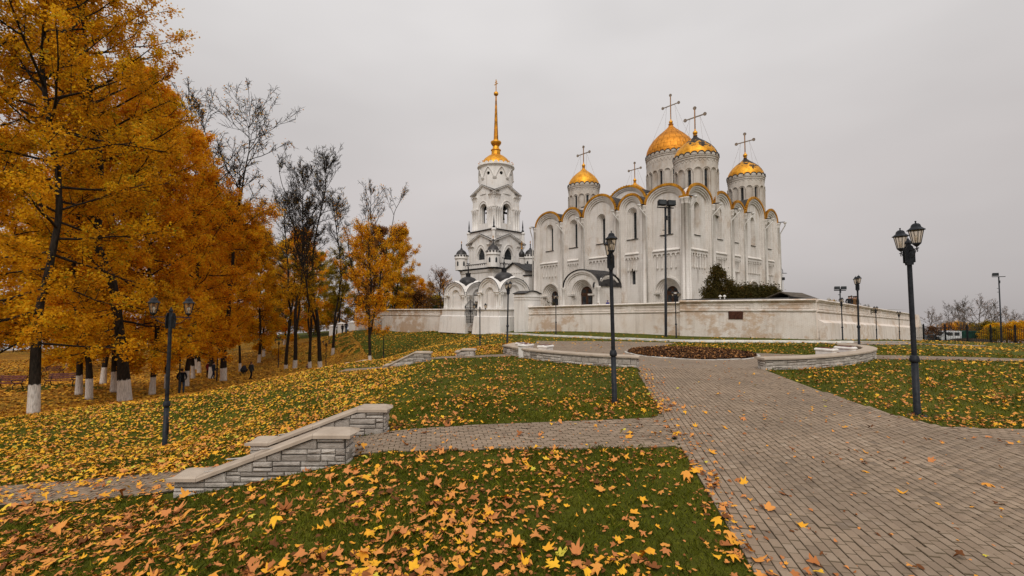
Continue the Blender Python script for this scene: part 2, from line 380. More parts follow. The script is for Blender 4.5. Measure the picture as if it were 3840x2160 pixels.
CP += [(4, 20, 0), (9, 23, 0), (12, 20, 0), (16, 21, 0), (1, 21, 0), (-.5, 23, -.03), (-2.4, 22, -.05), (-3.8, 21.8, -.08), (-5.7, 21.6, -.5), (8, 27, -.02), (2, 30, -.08), (-2, 26, -.4),
       (20, 16, 0), (24, 20, -.02), (22, 28, -.15), (30, 26, -.25), (34, 16, -.2), (45, 30, -1.2), (-1.6, 20, -.05), (-1.5, 17, -.02), (-3, 14, -.1), (-1.6, 10, 0), (-2.2, 8, 0), (-2.5, 6.6, -.04), (-2.4, 4, -.02),
       (-3.6, 7.95, -.28), (-3.6, 6.6, -.25), (-4.4, 6.6, -.40), (-3.6, 9.1, -.3), (-5.2, 8, -.6), (-5.2, 6.6, -.54), (-5.2, 9.2, -.62), (-7, 7.6, -.72), (-9, 7.5, -.83), (-12, 7.2, -1.0), (-9, 5.5, -.75), (-4, 4, -.3), (-6, 1, -.45), (-4, -5, -.3),
       (-14, 9, -1.35), (-18, 12, -1.9), (-30, 10, -2.6), (-40, 25, -3.2), (-60, 20, -3.4), (-55, 45, -4.3), (-45, 60, -5.2), (-60, 80, -5.6), (-40, 85, -4.5), (-90, 60, -5),
       (-30, 90, -2.2), (-20, 85, -1.6), (-15, 100, -1.4), (0, 100, -.8), (30, 100, -1), (60, 100, -4.4), (52, 90, -3.9), (75, 92, -4.3), (100, 80, -4.5), (80, 50, -2.4), (100, 20, -2), (40, 0, -.2), (60, -20, -.5),
       (-30, -20, -1.5), (0, -25, 0), (20, 45, -.3), (30, 60, -.6), (10, 70, -.4), (48, 78, -3.4), (-35, 110, -2.5), (110, 110, -6.5), (60, 125, -6.5), (0, 140, -3), (-80, 120, -6), (-120, 20, -5)]
_cp = np.array(CP); _sig = 0.02
def _phi(r2): return np.where(r2 > 1e-9, 0.5 * r2 * np.log(np.maximum(r2, 1e-9)), 0.0)
_n = len(_cp)
_A = np.zeros((_n + 3, _n + 3))
_A[:_n, :_n] = _phi(((_cp[:, None, :2] - _cp[None, :, :2]) ** 2).sum(-1)) + np.eye(_n) * _sig
_A[:_n, _n] = 1; _A[:_n, _n + 1:] = _cp[:, :2]; _A[_n, :_n] = 1; _A[_n + 1:, :_n] = _cp[:, :2].T
_w = np.linalg.solve(_A, np.concatenate([_cp[:, 2], np.zeros(3)]))
def hz(x, y):
    """ground height, vectorised"""
    x = np.asarray(x, float); y = np.asarray(y, float); sh = x.shape; x = x.ravel(); y = y.ravel()
    out = np.empty_like(x)
    for i in range(0, len(x), 20000):
        a, b = np.clip(x[i:i + 20000], -130, 130), np.clip(y[i:i + 20000], -30, 145)
        r2 = (a[:, None] - _cp[None, :, 0]) ** 2 + (b[:, None] - _cp[None, :, 1]) ** 2
        out[i:i + 20000] = _phi(r2) @ _w[:_n] + _w[_n] + _w[_n + 1] * a + _w[_n + 2] * b
    rr = np.hypot(x, y - 30)                    # the river bluff: the land falls away beyond the park
    out -= np.clip(rr - 115, 0, None) * 0.22 * np.clip((rr - 115) / 60, 0, 1)
    return np.clip(out, -60, 6).reshape(sh)
def h1(x, y): return float(hz([x], [y])[0])
_ys = np.concatenate([np.linspace(1.5, 30, 900), np.linspace(30, 140, 900)])
def gp(px, py):
    """where the sight line through a picture point meets the ground"""
    x, y, z = ray(px, py); t = _ys / y
    d = CAM_Z + z * t - hz(x * t, _ys)
    k = int(np.argmax(d < 0))
    if d[k] >= 0: k = len(d) - 1
    a = d[k - 1] / (d[k - 1] - d[k]) if k else 0
    Y = _ys[k - 1] + a * (_ys[k] - _ys[k - 1]) if k else _ys[0]
    p = at(px, py, Y); return Vector((p.x, p.y, h1(p.x, p.y)))

m = NT('lawn_soil'); v = m.coord('World')
n1 = m.noise(v, 0.5, 6, 0.65); n2 = m.noise(v, 14.0, 5, 0.7); n3 = m.noise(v, 3.0, 5, 0.7)
c = m.mix(m.ramp(n1, [(0.35, (0, 0, 0)), (0.65, (1, 1, 1))]), (0.055, 0.070, 0.005, 1), (0.115, 0.115, 0.008, 1))
c = m.mix(m.math('MULTIPLY', m.ramp(n2, [(0.35, (1, 1, 1)), (0.6, (0, 0, 0))]), 0.6), c, (0.030, 0.030, 0.006, 1))
c = m.mix(m.math('MULTIPLY', m.ramp(n3, [(0.55, (0, 0, 0)), (0.75, (1, 1, 1))]), 0.35), c, (0.11, 0.085, 0.02, 1))
m.color(c).set(Roughness=0.95).bump(m.math('ADD', n2, n3), 0.8, 0.05); MAT['lawn'] = m.mat

na, nr = 420, 330
ang = np.linspace(-math.pi, math.pi, na + 1)[:-1]
ang = np.sort(np.concatenate([np.linspace(-1.15, 1.15, 340) , np.linspace(1.2, 2 * math.pi - 1.2, 80)]))
rad = np.concatenate([[0.0], np.geomspace(0.8, 700, nr)])
A_, R_ = np.meshgrid(ang, rad, indexing='ij')
gx, gy = R_ * np.sin(A_), R_ * np.cos(A_)
gz = hz(gx, gy)
V_ = np.stack([gx, gy, gz], -1).reshape(-1, 3); nn_ = len(rad); ii = np.arange(len(ang))[:, None] * nn_ + np.arange(nn_ - 1)[None, :]
jj = ((np.arange(len(ang)) + 1) % len(ang))[:, None] * nn_ + np.arange(nn_ - 1)[None, :]
F_ = np.stack([jj, jj + 1, ii + 1, ii], -1).reshape(-1, 4)
ground = obj('ground', np_mesh('ground', V_, F_[:, ::-1], MAT['lawn'], smooth=True)); tag(ground, kind='structure')

def in_poly(poly, x, y):
    p = np.array(poly); x = np.asarray(x); y = np.asarray(y); r = np.zeros(x.shape, bool)
    for (x0, y0), (x1, y1) in zip(p, np.roll(p, -1, 0)):
        c = ((y0 > y) != (y1 > y)) & (x < (x1 - x0) * (y - y0) / (y1 - y0 + 1e-12) + x0)
        r ^= c
    return r

def sheet(name, poly, mat, off, step=0.8, parent=None):
    """a surface laid on the ground, its outline exact, following the relief"""
    bm = bmesh.new(); pts = [Vector((x, y, 0)) for x, y in poly]
    vs_ = [bm.verts.new(p) for p in pts]
    for t in tessellate_polygon([pts]): bm.faces.new([vs_[i] for i in t])
    xs = [p.x for p in pts]; ys = [p.y for p in pts]
    for ax, lo, hi in ((0, min(xs), max(xs)), (1, min(ys), max(ys))):
        k = lo + step
        while k < hi:
            n = Vector((1, 0, 0)) if ax == 0 else Vector((0, 1, 0)); co = n * k
            bmesh.ops.bisect_plane(bm, geom=bm.verts[:] + bm.edges[:] + bm.faces[:], plane_co=co, plane_no=n); k += step
    cs = np.array([v.co[:2] for v in bm.verts]); z = hz(cs[:, 0], cs[:, 1])
    for v, q in zip(bm.verts, z): v.co.z = q + off
    bmesh.ops.recalc_face_normals(bm, faces=bm.faces)
    if sum(f.normal.z for f in bm.faces) < 0: bmesh.ops.reverse_faces(bm, faces=bm.faces)
    me = bpy.data.meshes.new(name); bm.to_mesh(me); bm.free(); me.materials.append(mat)
    return tag(obj(name, me, parent), kind='structure')

# paving outlines, in metres
ROW = R(11.0)                               # laying direction of the main path, east of straight ahead
P_MAIN = [(0.9, -2), (2.08, 3.89), (2.78, 7.62), (3.15, 9.73), (4.78, 17.45), (9.45, 17.25), (9.1, 15.4), (8.7, 13.7), (8.28, 11), (8.17, 9.4), (8.44, 8.75), (9.8, 8.66), (30, 8.2), (30, 6.5), (9, 6.95), (7.9, 6.9), (7.4, 3), (7, -2)]
P_PLAZA = [(4.78, 17.45), (4.6, 17.75), (3.2, 18.7), (1.7, 20.1), (.75, 21.5), (0.15, 23), (0, 25), (0.3, 27.5), (1.3, 32), (2.3, 42.6), (11.35, 31.3), (8.4, 26.3), (12.4, 23.2), (15.5, 21.6), (15.5, 20.4), (14, 19.2), (12.4, 18.2), (10.8, 17.5), (9.45, 17.25)]
P_SIDE = [(3.13, 9.62), (-2.4, 8.66), (-5.3, 8.62), (-8, 8.2), (-12, 7.9), (-20, 8.2), (-20, 7.0), (-12, 6.9), (-8, 7.05), (-5.3, 7.2), (-2.45, 7.22), (2.76, 7.64)]
P_THIN_L = [(0.1, 24.3), (-.5, 22.8), (-3.7, 22.25), (-8, 22.0), (-8, 20.9), (-3.7, 21.1), (-.2, 21.6), (0.5, 21.8)]
P_THIN_R = [(16.2, 22.3), (19, 21.6), (23.3, 20.7), (32, 19.2), (50, 17.0), (50, 15.6), (32, 17.8), (23.3, 19.2), (19, 20.0), (15.6, 20.6)]
KL = [gp(a, b) for a, b in [(1795, 1247.5), (1900, 1253), (2015, 1259.5), (2200, 1267), (2380, 1275), (2555, 1282.5), (2700, 1283.5), (2850, 1284), (3000, 1285), (3150, 1286.5), (3290, 1287.5), (3430, 1289)]]
P_WALK = [(p.x, p.y - .35) for p in KL[8:]] + [tuple(gp(3560, 1292)[:2]), tuple(gp(3700, 1297)[:2]), tuple(gp(3690, 1299.5)[:2]), tuple(gp(3560, 1296)[:2])] + [(p.x + .3, p.y - 1.5) for p in reversed(KL[9:])]
PAVED = [P_MAIN, P_PLAZA, P_SIDE, P_THIN_L, P_THIN_R, P_WALK]
def paved(x, y):
    r = np.zeros(np.shape(x), bool)
    for p in PAVED: r |= in_poly(p, x, y)
    return r

def mat_paving(name, rot, bw=0.169, bh=0.102, c1=(0.28, 0.21, 0.15), c2=(0.35, 0.265, 0.195), mortar=(0.05, 0.045, 0.025)):
    m = NT(name); v = m.coord('World')
    mp = m.new('ShaderNodeMapping'); mp.inputs['Rotation'].default_value = (0, 0, rot); m.l.new(v, mp.inputs[0])
    b = m.new('ShaderNodeTexBrick', i_Scale=1.0); b.offset = 0.5
    b.inputs['Color1'].default_value = (*c1, 1); b.inputs['Color2'].default_value = (*c2, 1); b.inputs['Mortar'].default_value = (*mortar, 1)
    b.inputs['Brick Width'].default_value = bw; b.inputs['Row Height'].default_value = bh; b.inputs['Mortar Size'].default_value = 0.006; b.inputs['Bias'].default_value = -.1
    m.l.new(mp.outputs[0], b.inputs['Vector'])
    n = m.noise(v, 0.7, 6, 0.6); n2 = m.noise(v, 40, 3)
    c = m.mix(m.math('MULTIPLY', m.ramp(n, [(0.35, (1, 1, 1)), (0.6, (0, 0, 0))]), 0.30), b.outputs['Color'], (0.11, 0.085, 0.065, 1))
    c = m.mix(m.math('MULTIPLY', n2, 0.25), c, (0.12, 0.09, 0.07, 1))
    m.color(c).set(Roughness=0.85).bump(m.math('SUBTRACT', 1.0, b.outputs['Fac']), 0.5, 0.01)
    return m.mat
MAT['pave_main'] = mat_paving('paving_rows', ROW + math.pi / 2)
MAT['pave_cross'] = mat_paving('paving_cross', R(-3))
MAT['joint'] = simple('mossy_joint', (0.014, 0.012, 0.007), (0.045, 0.040, 0.012), 5.0, 0.95, 0, 0.3, coord='World')
m = NT('paver_concrete'); v = m.coord('World'); at_ = m.new('ShaderNodeAttribute', attribute_name='rnd')
oi = m.new('ShaderNodeObjectInfo')
rn = m.math('FRACT', m.math('ADD', at_.outputs['Fac'], oi.outputs['Random']))
c = m.ramp(rn, [(0.0, (0.20, 0.150, 0.108)), (0.08, (0.29, 0.208, 0.143)), (0.5, (0.332, 0.242, 0.168)), (0.93, (0.365, 0.27, 0.19)), (1.0, (0.40, 0.305, 0.22))])
n = m.noise(v, 0.6, 6, 0.62); n2 = m.noise(v, 130, 3, 0.7); n3 = m.noise(v, 6, 5, 0.6)
c = m.mix(m.math('MULTIPLY', m.ramp(n, [(0.38, (1, 1, 1)), (0.6, (0, 0, 0))]), 0.48), c, (0.165, 0.125, 0.09, 1))
c = m.mix(m.math('MULTIPLY', m.ramp(n2, [(0.35, (1, 1, 1)), (0.65, (0, 0, 0))]), 0.28), c, (0.10, 0.078, 0.06, 1))
c = m.mix(m.math('MULTIPLY', m.ramp(n3, [(0.55, (0, 0, 0)), (0.75, (1, 1, 1))]), 0.25), c, (0.40, 0.33, 0.27, 1))
m.color(c).set(Roughness=0.8).bump(n2, 0.4, 0.004); MAT['paver'] = m.mat

MAT['paver_edge'] = simple('dirty_paver_edge', (0.115, 0.087, 0.056), (0.18, 0.137, 0.091), 9.0, 0.95, 0, 0.2, coord='World')
pav = sheet('main_path', P_MAIN, MAT['joint'], 0.004)
plz = sheet('plaza_paving', P_PLAZA, MAT['pave_cross'], 0.008)
side = sheet('side_path', P_SIDE, MAT['joint'], 0.010)
sheet('narrow_path', P_THIN_L, MAT['pave_cross'], 0.016)
sheet('footpath', P_THIN_R, MAT['pave_cross'], 0.012)
sheet('walkway', P_WALK, simple('worn_concrete', (0.22, 0.17, 0.13), (0.34, 0.27, 0.21), 2.0, 0.9), 0.03)

# pavers as real pieces, out to where they are only a few pixels long
BL, BW, BH = 0.163, 0.0970, 0.035
def brick_mesh(name, l, w):
    me = MB().bbox(-l / 2, l / 2, -w / 2, w / 2, 0, BH, 0.0045).mesh(name, [MAT['paver'], MAT['paver_edge']])
    me.polygons.foreach_set('material_index', [0 if p.normal.z > .99 else 1 for p in me.polygons])
    a = me.attributes.new('rnd', 'FLOAT', 'POINT'); return me
def lay(host, poly, ang, maxd, nearest, half=0.5, jit=0.0):
    """rows run along direction ang (radians from +y towards +x)"""
    u = np.array([math.sin(ang), math.cos(ang)]); w = np.array([math.cos(ang), -math.sin(ang)])
    P = np.array(poly); pu, pw = P @ u, P @ w
    iw = np.arange(math.floor(pw.min() / (BW + .006)), math.ceil(pw.max() / (BW + .006)) + 1)
    iu = np.arange(math.floor(pu.min() / (BL + .0065)), math.ceil(pu.max() / (BL + .0065)) + 1)
    I, J = np.meshgrid(iw, iu, indexing='ij')
    cu = (J + (I % 2) * half) * (BL + .0065); cw = I * (BW + .006)
    x = cu * u[0] + cw * w[0]; y = cu * u[1] + cw * w[1]
    ok = in_poly(poly, x, y) & (np.hypot(x, y) < maxd) & (np.abs(np.arctan2(x, y)) < 1.0) & (y > 2.4)
    x, y = x[ok], y[ok]; d = np.hypot(x, y); o = np.argsort(d); x, y, d = x[o], y[o], d[o]
    z = hz(x, y) - BH + (0.022 if host is pav and nearest else 0.0195) + RNG.normal(0, 0.0026, len(x)); a0 = math.atan2(u[1], u[0])
    infr = np.abs(x / np.maximum(y, .1)) < 1.13
    low = (CAM_Z - z) / y < 0.585
    idx = np.where(infr & low)[0][:nearest]; single = np.zeros(len(x), bool); single[idx] = True
    gxs = (hz(x + .05, y) - hz(x - .05, y)) / .1; gys = (hz(x, y + .05) - hz(x, y - .05)) / .1
    bme = brick_mesh('brick', BL, BW)
    for i in idx:
        q = Vector((-gxs[i], -gys[i], 1)).to_track_quat('Z', 'X'); 
        b_ = obj('brick', bme, host, (x[i], y[i], z[i]))
        b_.rotation_euler = (math.atan(gys[i]) + random.gauss(0, .011), -math.atan(gxs[i]) + random.gauss(0, .011), a0 + random.gauss(0, .004))
    r = ~single; x, y, z, gxs, gys = x[r], y[r], z[r], gxs[r], gys[r]
    bv = np.array([v.co for v in bme.vertices]); bf = np.array([p.vertices for p in bme.polygons if len(p.vertices) == 4][1:])
    rj = a0 + RNG.normal(0, .004, len(x)); c_, s_ = np.cos(rj), np.sin(rj)
    X = bv[None, :, 0] * c_[:, None] - bv[None, :, 1] * s_[:, None]; Y = bv[None, :, 0] * s_[:, None] + bv[None, :, 1] * c_[:, None]
    Z = bv[None, :, 2] + X * gxs[:, None] + Y * gys[:, None] + z[:, None] + RNG.normal(0, .0008, len(x))[:, None]
    Vv = np.stack([X + x[:, None], Y + y[:, None], Z], -1).reshape(-1, 3)
    Ff = (bf[None] + (np.arange(len(x)) * len(bv))[:, None, None]).reshape(-1, 4)
    fm = np_mesh('brick_field', Vv, Ff, MAT['paver'], np.repeat(RNG.random(len(x)), len(bv))); fm.materials.append(MAT['paver_edge'])
    tops = np.array([0 if p.normal.z > .99 else 1 for p in bme.polygons if len(p.vertices) == 4][1:]); fm.polygons.foreach_set('material_index', np.tile(tops, len(x)).astype(np.int32))
    o_ = obj('brick_field', fm, host)
    tag(o_, kind='stuff'); return len(x)
MAIN_NEAR = [p for p in P_MAIN]
lay(pav, [(0.9, -2), (2.08, 3.89), (2.78, 7.62), (3.15, 9.73), (4.0, 13.8), (4.78, 17.45), (9.4, 17.2), (8.7, 13.7), (8.28, 11), (8.17, 9.4), (8.3, 8.7), (8.0, 6.9), (7.4, 3), (7, -2)], ROW, 30, 300)
lay(pav, [(8.2, 8.8), (9.8, 8.7), (20, 8.45), (20, 6.7), (9, 6.95), (7.9, 6.9)], R(92), 24, 0)
lay(side, [(3.16, 9.66), (-2.4, 8.6), (-5.3, 8.58), (-8, 8.2), (-12, 7.9), (-12, 6.95), (-8, 7.1), (-5.3, 7.25), (-2.45, 7.27), (2.80, 7.60)], R(80), 16, 300)

# kerb along the strip of grass below the wall
kerb = tag(thing('kerb', 'low whitewashed kerb edging the grass strip in front of the long wall', 'kerb'), None)
def along(pts, step):
    out = [0.0]
    for a, b in zip(pts, pts[1:]): out.append(out[-1] + (Vector(b) - Vector(a)).length)
    def f(s):
        for k in range(len(pts) - 1):
            if s <= out[k + 1] or k == len(pts) - 2:
                t = (s - out[k]) / (out[k + 1] - out[k]); return Vector(pts[k]).lerp(Vector(pts[k + 1]), t)
    n = max(1, int(out[-1] / step)); return f, n, out[-1]
kf, kn, kl = along([(p.x, p.y) for p in KL], 1.0)
kmesh = MB().bbox(-.485, .485, -.09, .09, -.12, .155, .02).mesh('kerb_stone', MAT['kerb']); kmesh2 = kmesh.copy(); kmesh2.materials[0] = MAT['greykerb']
white_end = 1 - (KL[9] - KL[11]).length / kl
for k in range(kn):
    p0, p1 = kf(kl * k / kn), kf(kl * (k + 1) / kn); c0 = (p0 + p1) / 2; z0, z1 = h1(*p0), h1(*p1); dd = p1 - p0
    obj('kerb_stone', kmesh if k / kn < white_end else kmesh2, kerb, (c0.x, c0.y, (z0 + z1) / 2 + random.gauss(0, .006)), (0, -math.atan2(z1 - z0, dd.length), math.atan2(dd.y, dd.x) + random.gauss(0, .008)), (dd.length / .985, 1, 1))

# ------------------------------------------------------------------ cast-stone walls
m = NT('cast_stone'); v = m.coord('World'); oi = m.new('ShaderNodeObjectInfo')
c = m.ramp(oi.outputs['Random'], [(0.0, (0.36, 0.315, 0.27)), (0.5, (0.52, 0.465, 0.405)), (1.0, (0.68, 0.615, 0.54))])
n = m.noise(v, 6, 6, 0.65); n2 = m.noise(v, 30, 4, 0.7, (1, 1, 3.5))
c = m.mix(m.math('MULTIPLY', m.ramp(n, [(0.35, (1, 1, 1)), (0.58, (0, 0, 0))]), 0.5), c, (0.17, 0.145, 0.12, 1))
m.color(c).set(Roughness=0.9).bump(m.math('ADD', n2, n), 0.9, 0.03); MAT['stone'] = m.mat
m = NT('cast_cap'); v = m.coord('World'); n = m.noise(v, 3, 6, 0.6); n2 = m.noise(v, 90, 3, 0.7)
c = m.ramp(n, [(0.3, (0.38, 0.305, 0.235)), (0.7, (0.54, 0.45, 0.36))]); c = m.mix(m.math('MULTIPLY', n2, 0.3), c, (0.22, 0.175, 0.13, 1))
m.color(c).set(Roughness=0.9).bump(n2, 0.4, 0.004); MAT['cap'] = m.mat
MAT['mortar'] = simple('dark_mortar', (0.05, 0.045, 0.04), (0.12, 0.105, 0.09), 6, 0.95, 0, 0.2, coord='World')

def stone_face(host, M, length, base, top, rnd, course=(.10, .19), lens=(.2, .52), proud=(.012, .05)):
    """lays separate stones on a face; M(u, z, out) -> point"""
    zlo = min(base(0), base(length)); zhi = max(top(0), top(length), top(length / 2)); z = zlo
    while z < zhi - .02:
        hh = rnd.uniform(*course); u = -rnd.uniform(0, .2)
        while u < length:
            l = rnd.uniform(*lens); a, b = max(0, u), min(length, u + l); u += l
            if b - a < .05: continue
            bz = max(z, min(base(a), base(b)))
            t0, t1 = min(z + hh, top(a)), min(z + hh, top(b))
            if max(t0, t1) - bz < .03: continue
            t0, t1 = max(t0, bz + .005), max(t1, bz + .005)
            parts = [(bz, t0, t1)]
            if hh > .125 and t0 - bz > .11 and t1 - bz > .11 and rnd.random() < .7:
                zm = bz + (min(t0, t1) - bz) * rnd.uniform(.35, .65); parts = [(bz, zm - .004, zm - .004), (zm + .004, t0, t1)]
            for q0, q1, q2 in parts:
                g = .005; o = rnd.uniform(*proud); i = .014
                J = lambda: rnd.gauss(0, .005)
                mb = MB()
                back = [M(a + g, q0 + g, -.02), M(b - g, q0 + g, -.02), M(b - g, q2 - g, -.02), M(a + g, q1 - g, -.02)]
                mid = [M(a + g, q0 + g, o * .55), M(b - g, q0 + g, o * .55), M(b - g, q2 - g, o * .55), M(a + g, q1 - g, o * .55)]
                i = min(i, (min(q1, q2) - q0) * .3)
                fr = [M(a + i + abs(J()), q0 + i + abs(J()), o + J()), M(b - i - abs(J()), q0 + i + abs(J()), o + J()), M(b - i - abs(J()), q2 - i - abs(J()), o + J()), M(a + i + abs(J()), q1 - i - abs(J()), o + J())]
                cc = tuple(sum(p[k] for p in fr) / 4 for k in range(3)); nrm = [M(0.5 * (a + b), q0, 1)[k] - M(.5 * (a + b), q0, 0)[k] for k in range(3)]
                cc = tuple(cc[k] + nrm[k] * rnd.uniform(-.006, .014) for k in range(3))
                mb.add(back + mid + fr + [cc], [(0, 1, 5, 4), (1, 2, 6, 5), (2, 3, 7, 6), (3, 0, 4, 7), (4, 5, 9, 8), (5, 6, 10, 9), (6, 7, 11, 10), (7, 4, 8, 11), (8, 9, 12), (9, 10, 12), (10, 11, 12), (11, 8, 12)])
                mb.build('stone', MAT['stone'], host)
        z += hh

def cap_slab(host, M, u0, u1, z0, z1, w0, w1, th=.072, ch=.024, hip0=0, hip1=0):
    def sec(u, z, inset=0): return [M(u, z, w0), M(u, z, w1), M(u, z + th - ch, w1), M(u + inset, z + th, w1 - ch), M(u + inset, z + th, w0 + ch), M(u, z + th - ch, w0)]
    MB().loft([sec(u0 + .002, z0, hip0), sec(u1 - .002, z1, -hip1)]).build('cap', MAT['cap'], host)

def stair_wall(name, label, x0, x1, y, th, flat0, flat1, ztop0, ztop1, base, seed, faces=('front', 'end', 'back')):
    """straight balustrade wall along x, its face at y, falling from right to left"""
    rnd = random.Random(seed); t = thing(name, label, 'stone wall', (x0, y, 0)); Lh = x1 - x0
    def top(u):
        if u <= flat0: return ztop0
        if u >= Lh - flat1: return ztop1
        return ztop0 + (ztop1 - ztop0) * (u - flat0) / (Lh - flat1 - flat0)
    us = [0, flat0, Lh - flat1, Lh]
    poly = [(0, base(0) - .5), (Lh, base(Lh) - .5)] + [(u, top(u) - .01) for u in reversed(us)]
    MB().prism(poly, 0.0, th, 'y').build('core', MAT['mortar'], t)
    Mf = lambda u, z, o: (u, -o, z); Mb = lambda u, z, o: (Lh - u, th + o, z)
    stone_face(t, Mf, Lh, lambda u: base(u) - .12, top, rnd)
    if 'back' in faces: stone_face(t, Mb, Lh, lambda u: base(Lh - u) - .3, lambda u: top(Lh - u), rnd)
    stone_face(t, lambda u, z, o: (Lh + o, u, z), th, lambda u: base(Lh) - .12, lambda u: ztop1, rnd)
    stone_face(t, lambda u, z, o: (-o, th - u, z), th, lambda u: base(0) - .12, lambda u: ztop0, rnd)
    Mc = lambda u, z, o: (u, o, z); w0, w1 = -.07, th + .07
    cap_slab(t, Mc, -.085, flat0, ztop0, ztop0, w0, w1, hip0=.1)
    n = max(2, int((Lh - flat0 - flat1) / .62))
    for k in range(n):
        a, b = flat0 + (Lh - flat0 - flat1) * k / n, flat0 + (Lh - flat0 - flat1) * (k + 1) / n
        cap_slab(t, Mc, a, b, top(a), top(b), w0, w1)
    cap_slab(t, Mc, Lh - flat1, Lh + .085, ztop1, ztop1, w0, w1, hip1=.14)
    return t
stair_wall('stair_wall', 'nearer sloping stone balustrade wall beside the steps, wide pale cap', -5.06, -2.5, 6.92, .30, .36, .48, -.285, .35, lambda u: -.55 + .52 * u / 2.6, 1)
stair_wall('stair_wall', 'farther sloping stone balustrade wall of the near steps, partly hidden behind its twin', -4.93, -2.43, 8.68, .30, .36,   .48, -.28, .34, lambda u: -.6 + .6 * u / 2.6, 2)
stair_wall('stair_wall', 'small sloping stone wall on the middle slope below the plaza', -5.75, -3.75, 20.7, .35, .12, .68, -.33, .24, lambda u: -.42 + .36 * u / 2.0, 3)
stair_wall('stair_wall', 'short stone pier behind the narrow path near the curved wall', -2.72, -1.85, 22.35, .4, .12, .62, .13, .22, lambda u: -.1, 4)
zc = h1(-9.2, 27.0)
stair_wall('stair_wall', 'almost buried stone wall cap at the crest by the white trunk', -9.9, -8.4, 27.0, .4, .3, .5, zc - .05, zc + .10, lambda u: zc - .2, 5)

def arc_wall(name, label, pts, seed, ht=.375, th=.36, flip=False):
    """curved seat-back wall through ground points; stones outside, slabs on top"""
    rnd = random.Random(seed)
    P = [Vector(p) for p in pts]; dense = []
    for i in range(len(P) - 1):                      # Catmull-Rom through the points
        p0, p1, p2, p3 = P[max(0, i - 1)], P[i], P[i + 1], P[min(len(P) - 1, i + 2)]
        for k in range(8):
            s = k / 8; dense.append(.5 * ((2 * p1) + (p2 - p0) * s + (2 * p0 - 5 * p1 + 4 * p2 - p3) * s * s + (3 * p1 - p0 - 3 * p2 + p3) * s ** 3))
    dense.append(P[-1]); c0 = sum(dense, Vector((0, 0))) / len(dense)
    cum = [0]
    for a, b in zip(dense, dense[1:]): cum.append(cum[-1] + (b - a).length)
    Lh = cum[-1]; sg = -1 if flip else 1
    nrm = []
    for i in range(len(dense)):
        tg = (dense[min(i + 1, len(dense) - 1)] - dense[max(i - 1, 0)]).normalized(); nrm.append(Vector((tg.y, -tg.x)) * sg)
    zb = [h1(*q) for q in dense]
    t = thing(name, label, 'stone wall', (c0.x, c0.y, 0))
    def at_u(u):
        u = min(max(u, 0), Lh)
        k = min(len(dense) - 2, int(np.searchsorted(cum, u, 'right')) - 1); s = (u - cum[k]) / max(1e-6, cum[k + 1] - cum[k])
        return dense[k].lerp(dense[k + 1], s), nrm[k].lerp(nrm[k + 1], s).normalized(), zb[k] + (zb[k + 1] - zb[k]) * s
    def M(u, z, o):
        p, n, b = at_u(u); ext = u - min(max(u, 0), Lh)
        q = p + n * o
        if ext:
            tg = Vector((-n.y, n.x)) * sg; q = q + tg * ext
        return (q.x - c0.x, q.y - c0.y, z + b)
    rings = []
    for i in range(0, len(dense)):
        u = cum[i]; rings.append([M(u, -.4, 0), M(u, ht, 0), M(u, ht, -th), M(u, -.4, -th)])
    MB().loft(rings).build('core', MAT['mortar'], t)
    stone_face(t, M, Lh, lambda u: -.06, lambda u: ht, rnd, (.15, .21), (.3, .62), (.03, .07))
    stone_face(t, lambda u, z, o: M(Lh - u, z, -th - o), Lh, lambda u: -.03, lambda u: ht, rnd, (.15, .21), (.4, .7), (.03, .05))
    def Mend(u0, s):
        def f(u, z, o):
            p, n, b = at_u(u0); tg = Vector((-n.y, n.x)) * sg * s; q = p - n * u + tg * o; return (q.x - c0.x, q.y - c0.y, z + b)
        return f
    stone_face(t, Mend(0, -1), th, lambda u: -.06, lambda u: ht, rnd, (.13, .2), (.2, .4))
    stone_face(t, Mend(Lh, 1), th, lambda u: -.06, lambda u: ht, rnd, (.13, .2), (.2, .4))
    n = int(Lh / .55)
    for k in range(n):
        a, b = -.1 + (Lh + .2) * k / n, -.1 + (Lh + .2) * (k + 1) / n
        cap_slab(t, M, a, b, ht, ht, -th - .09, .10, .075, .02)
    return t
arc_wall('curved_wall', 'long curved stone wall left of the round bed, curling back at its end', [(4.8, 17.55), (3.1, 18.45), (1.5, 19.8), (.5, 21.1), (-.15, 22.6), (-.42, 24.0), (-.35, 25.4), (.1, 26.4)], 21, flip=True)
arc_wall('curved_wall', 'long curved stone wall on the right side of the plaza, hooking round a bench', [(9.4, 16.95), (10.9, 17.25), (12.6, 17.95), (14.3, 18.95), (15.75, 20.05), (16.8, 21.1), (17.3, 22.3), (16.9, 23.2)], 22)

# flower bed in the middle of the plaza
BED = (9.05, 23.3); BR = 3.15
bed = thing('flower_bed', 'round bed of withered brown plants inside a broken white kerb on the plaza', 'flower bed', (BED[0], BED[1], 0))
MB().lathe([(BR - .1, -.1), (BR - .1, .02), (BR - 1, .05), (1.2, .07), (.02, .08)], 40).build('soil', simple('bed_soil', (0.018, 0.011, 0.007), (0.06, 0.035, 0.02), 6, 0.95, 0, 0.6, bd=.05), bed)
nk = 34
seg = MB(); a_ = math.pi * 2 / nk * .49
pr = [(BR - .06, -.1), (BR + .06, -.1), (BR + .06, .03), (BR + .045, .045), (BR - .045, .045), (BR - .06, .03)]
seg.loft([[(r * math.cos(s), r * math.sin(s), z) for r, z in pr] for s in (-a_, 0, a_)])
segm = seg.mesh('kerb_stone', simple('worn_white_kerb', (0.28, 0.25, 0.22), (0.66, 0.62, 0.57), 3.0, 0.9, coord='World'))
for k in range(nk): obj('kerb_stone', segm, bed, (random.gauss(0, .01), random.gauss(0, .01), random.gauss(-.015, .014)), (0, 0, 2 * math.pi * k / nk + random.gauss(0, .004)))

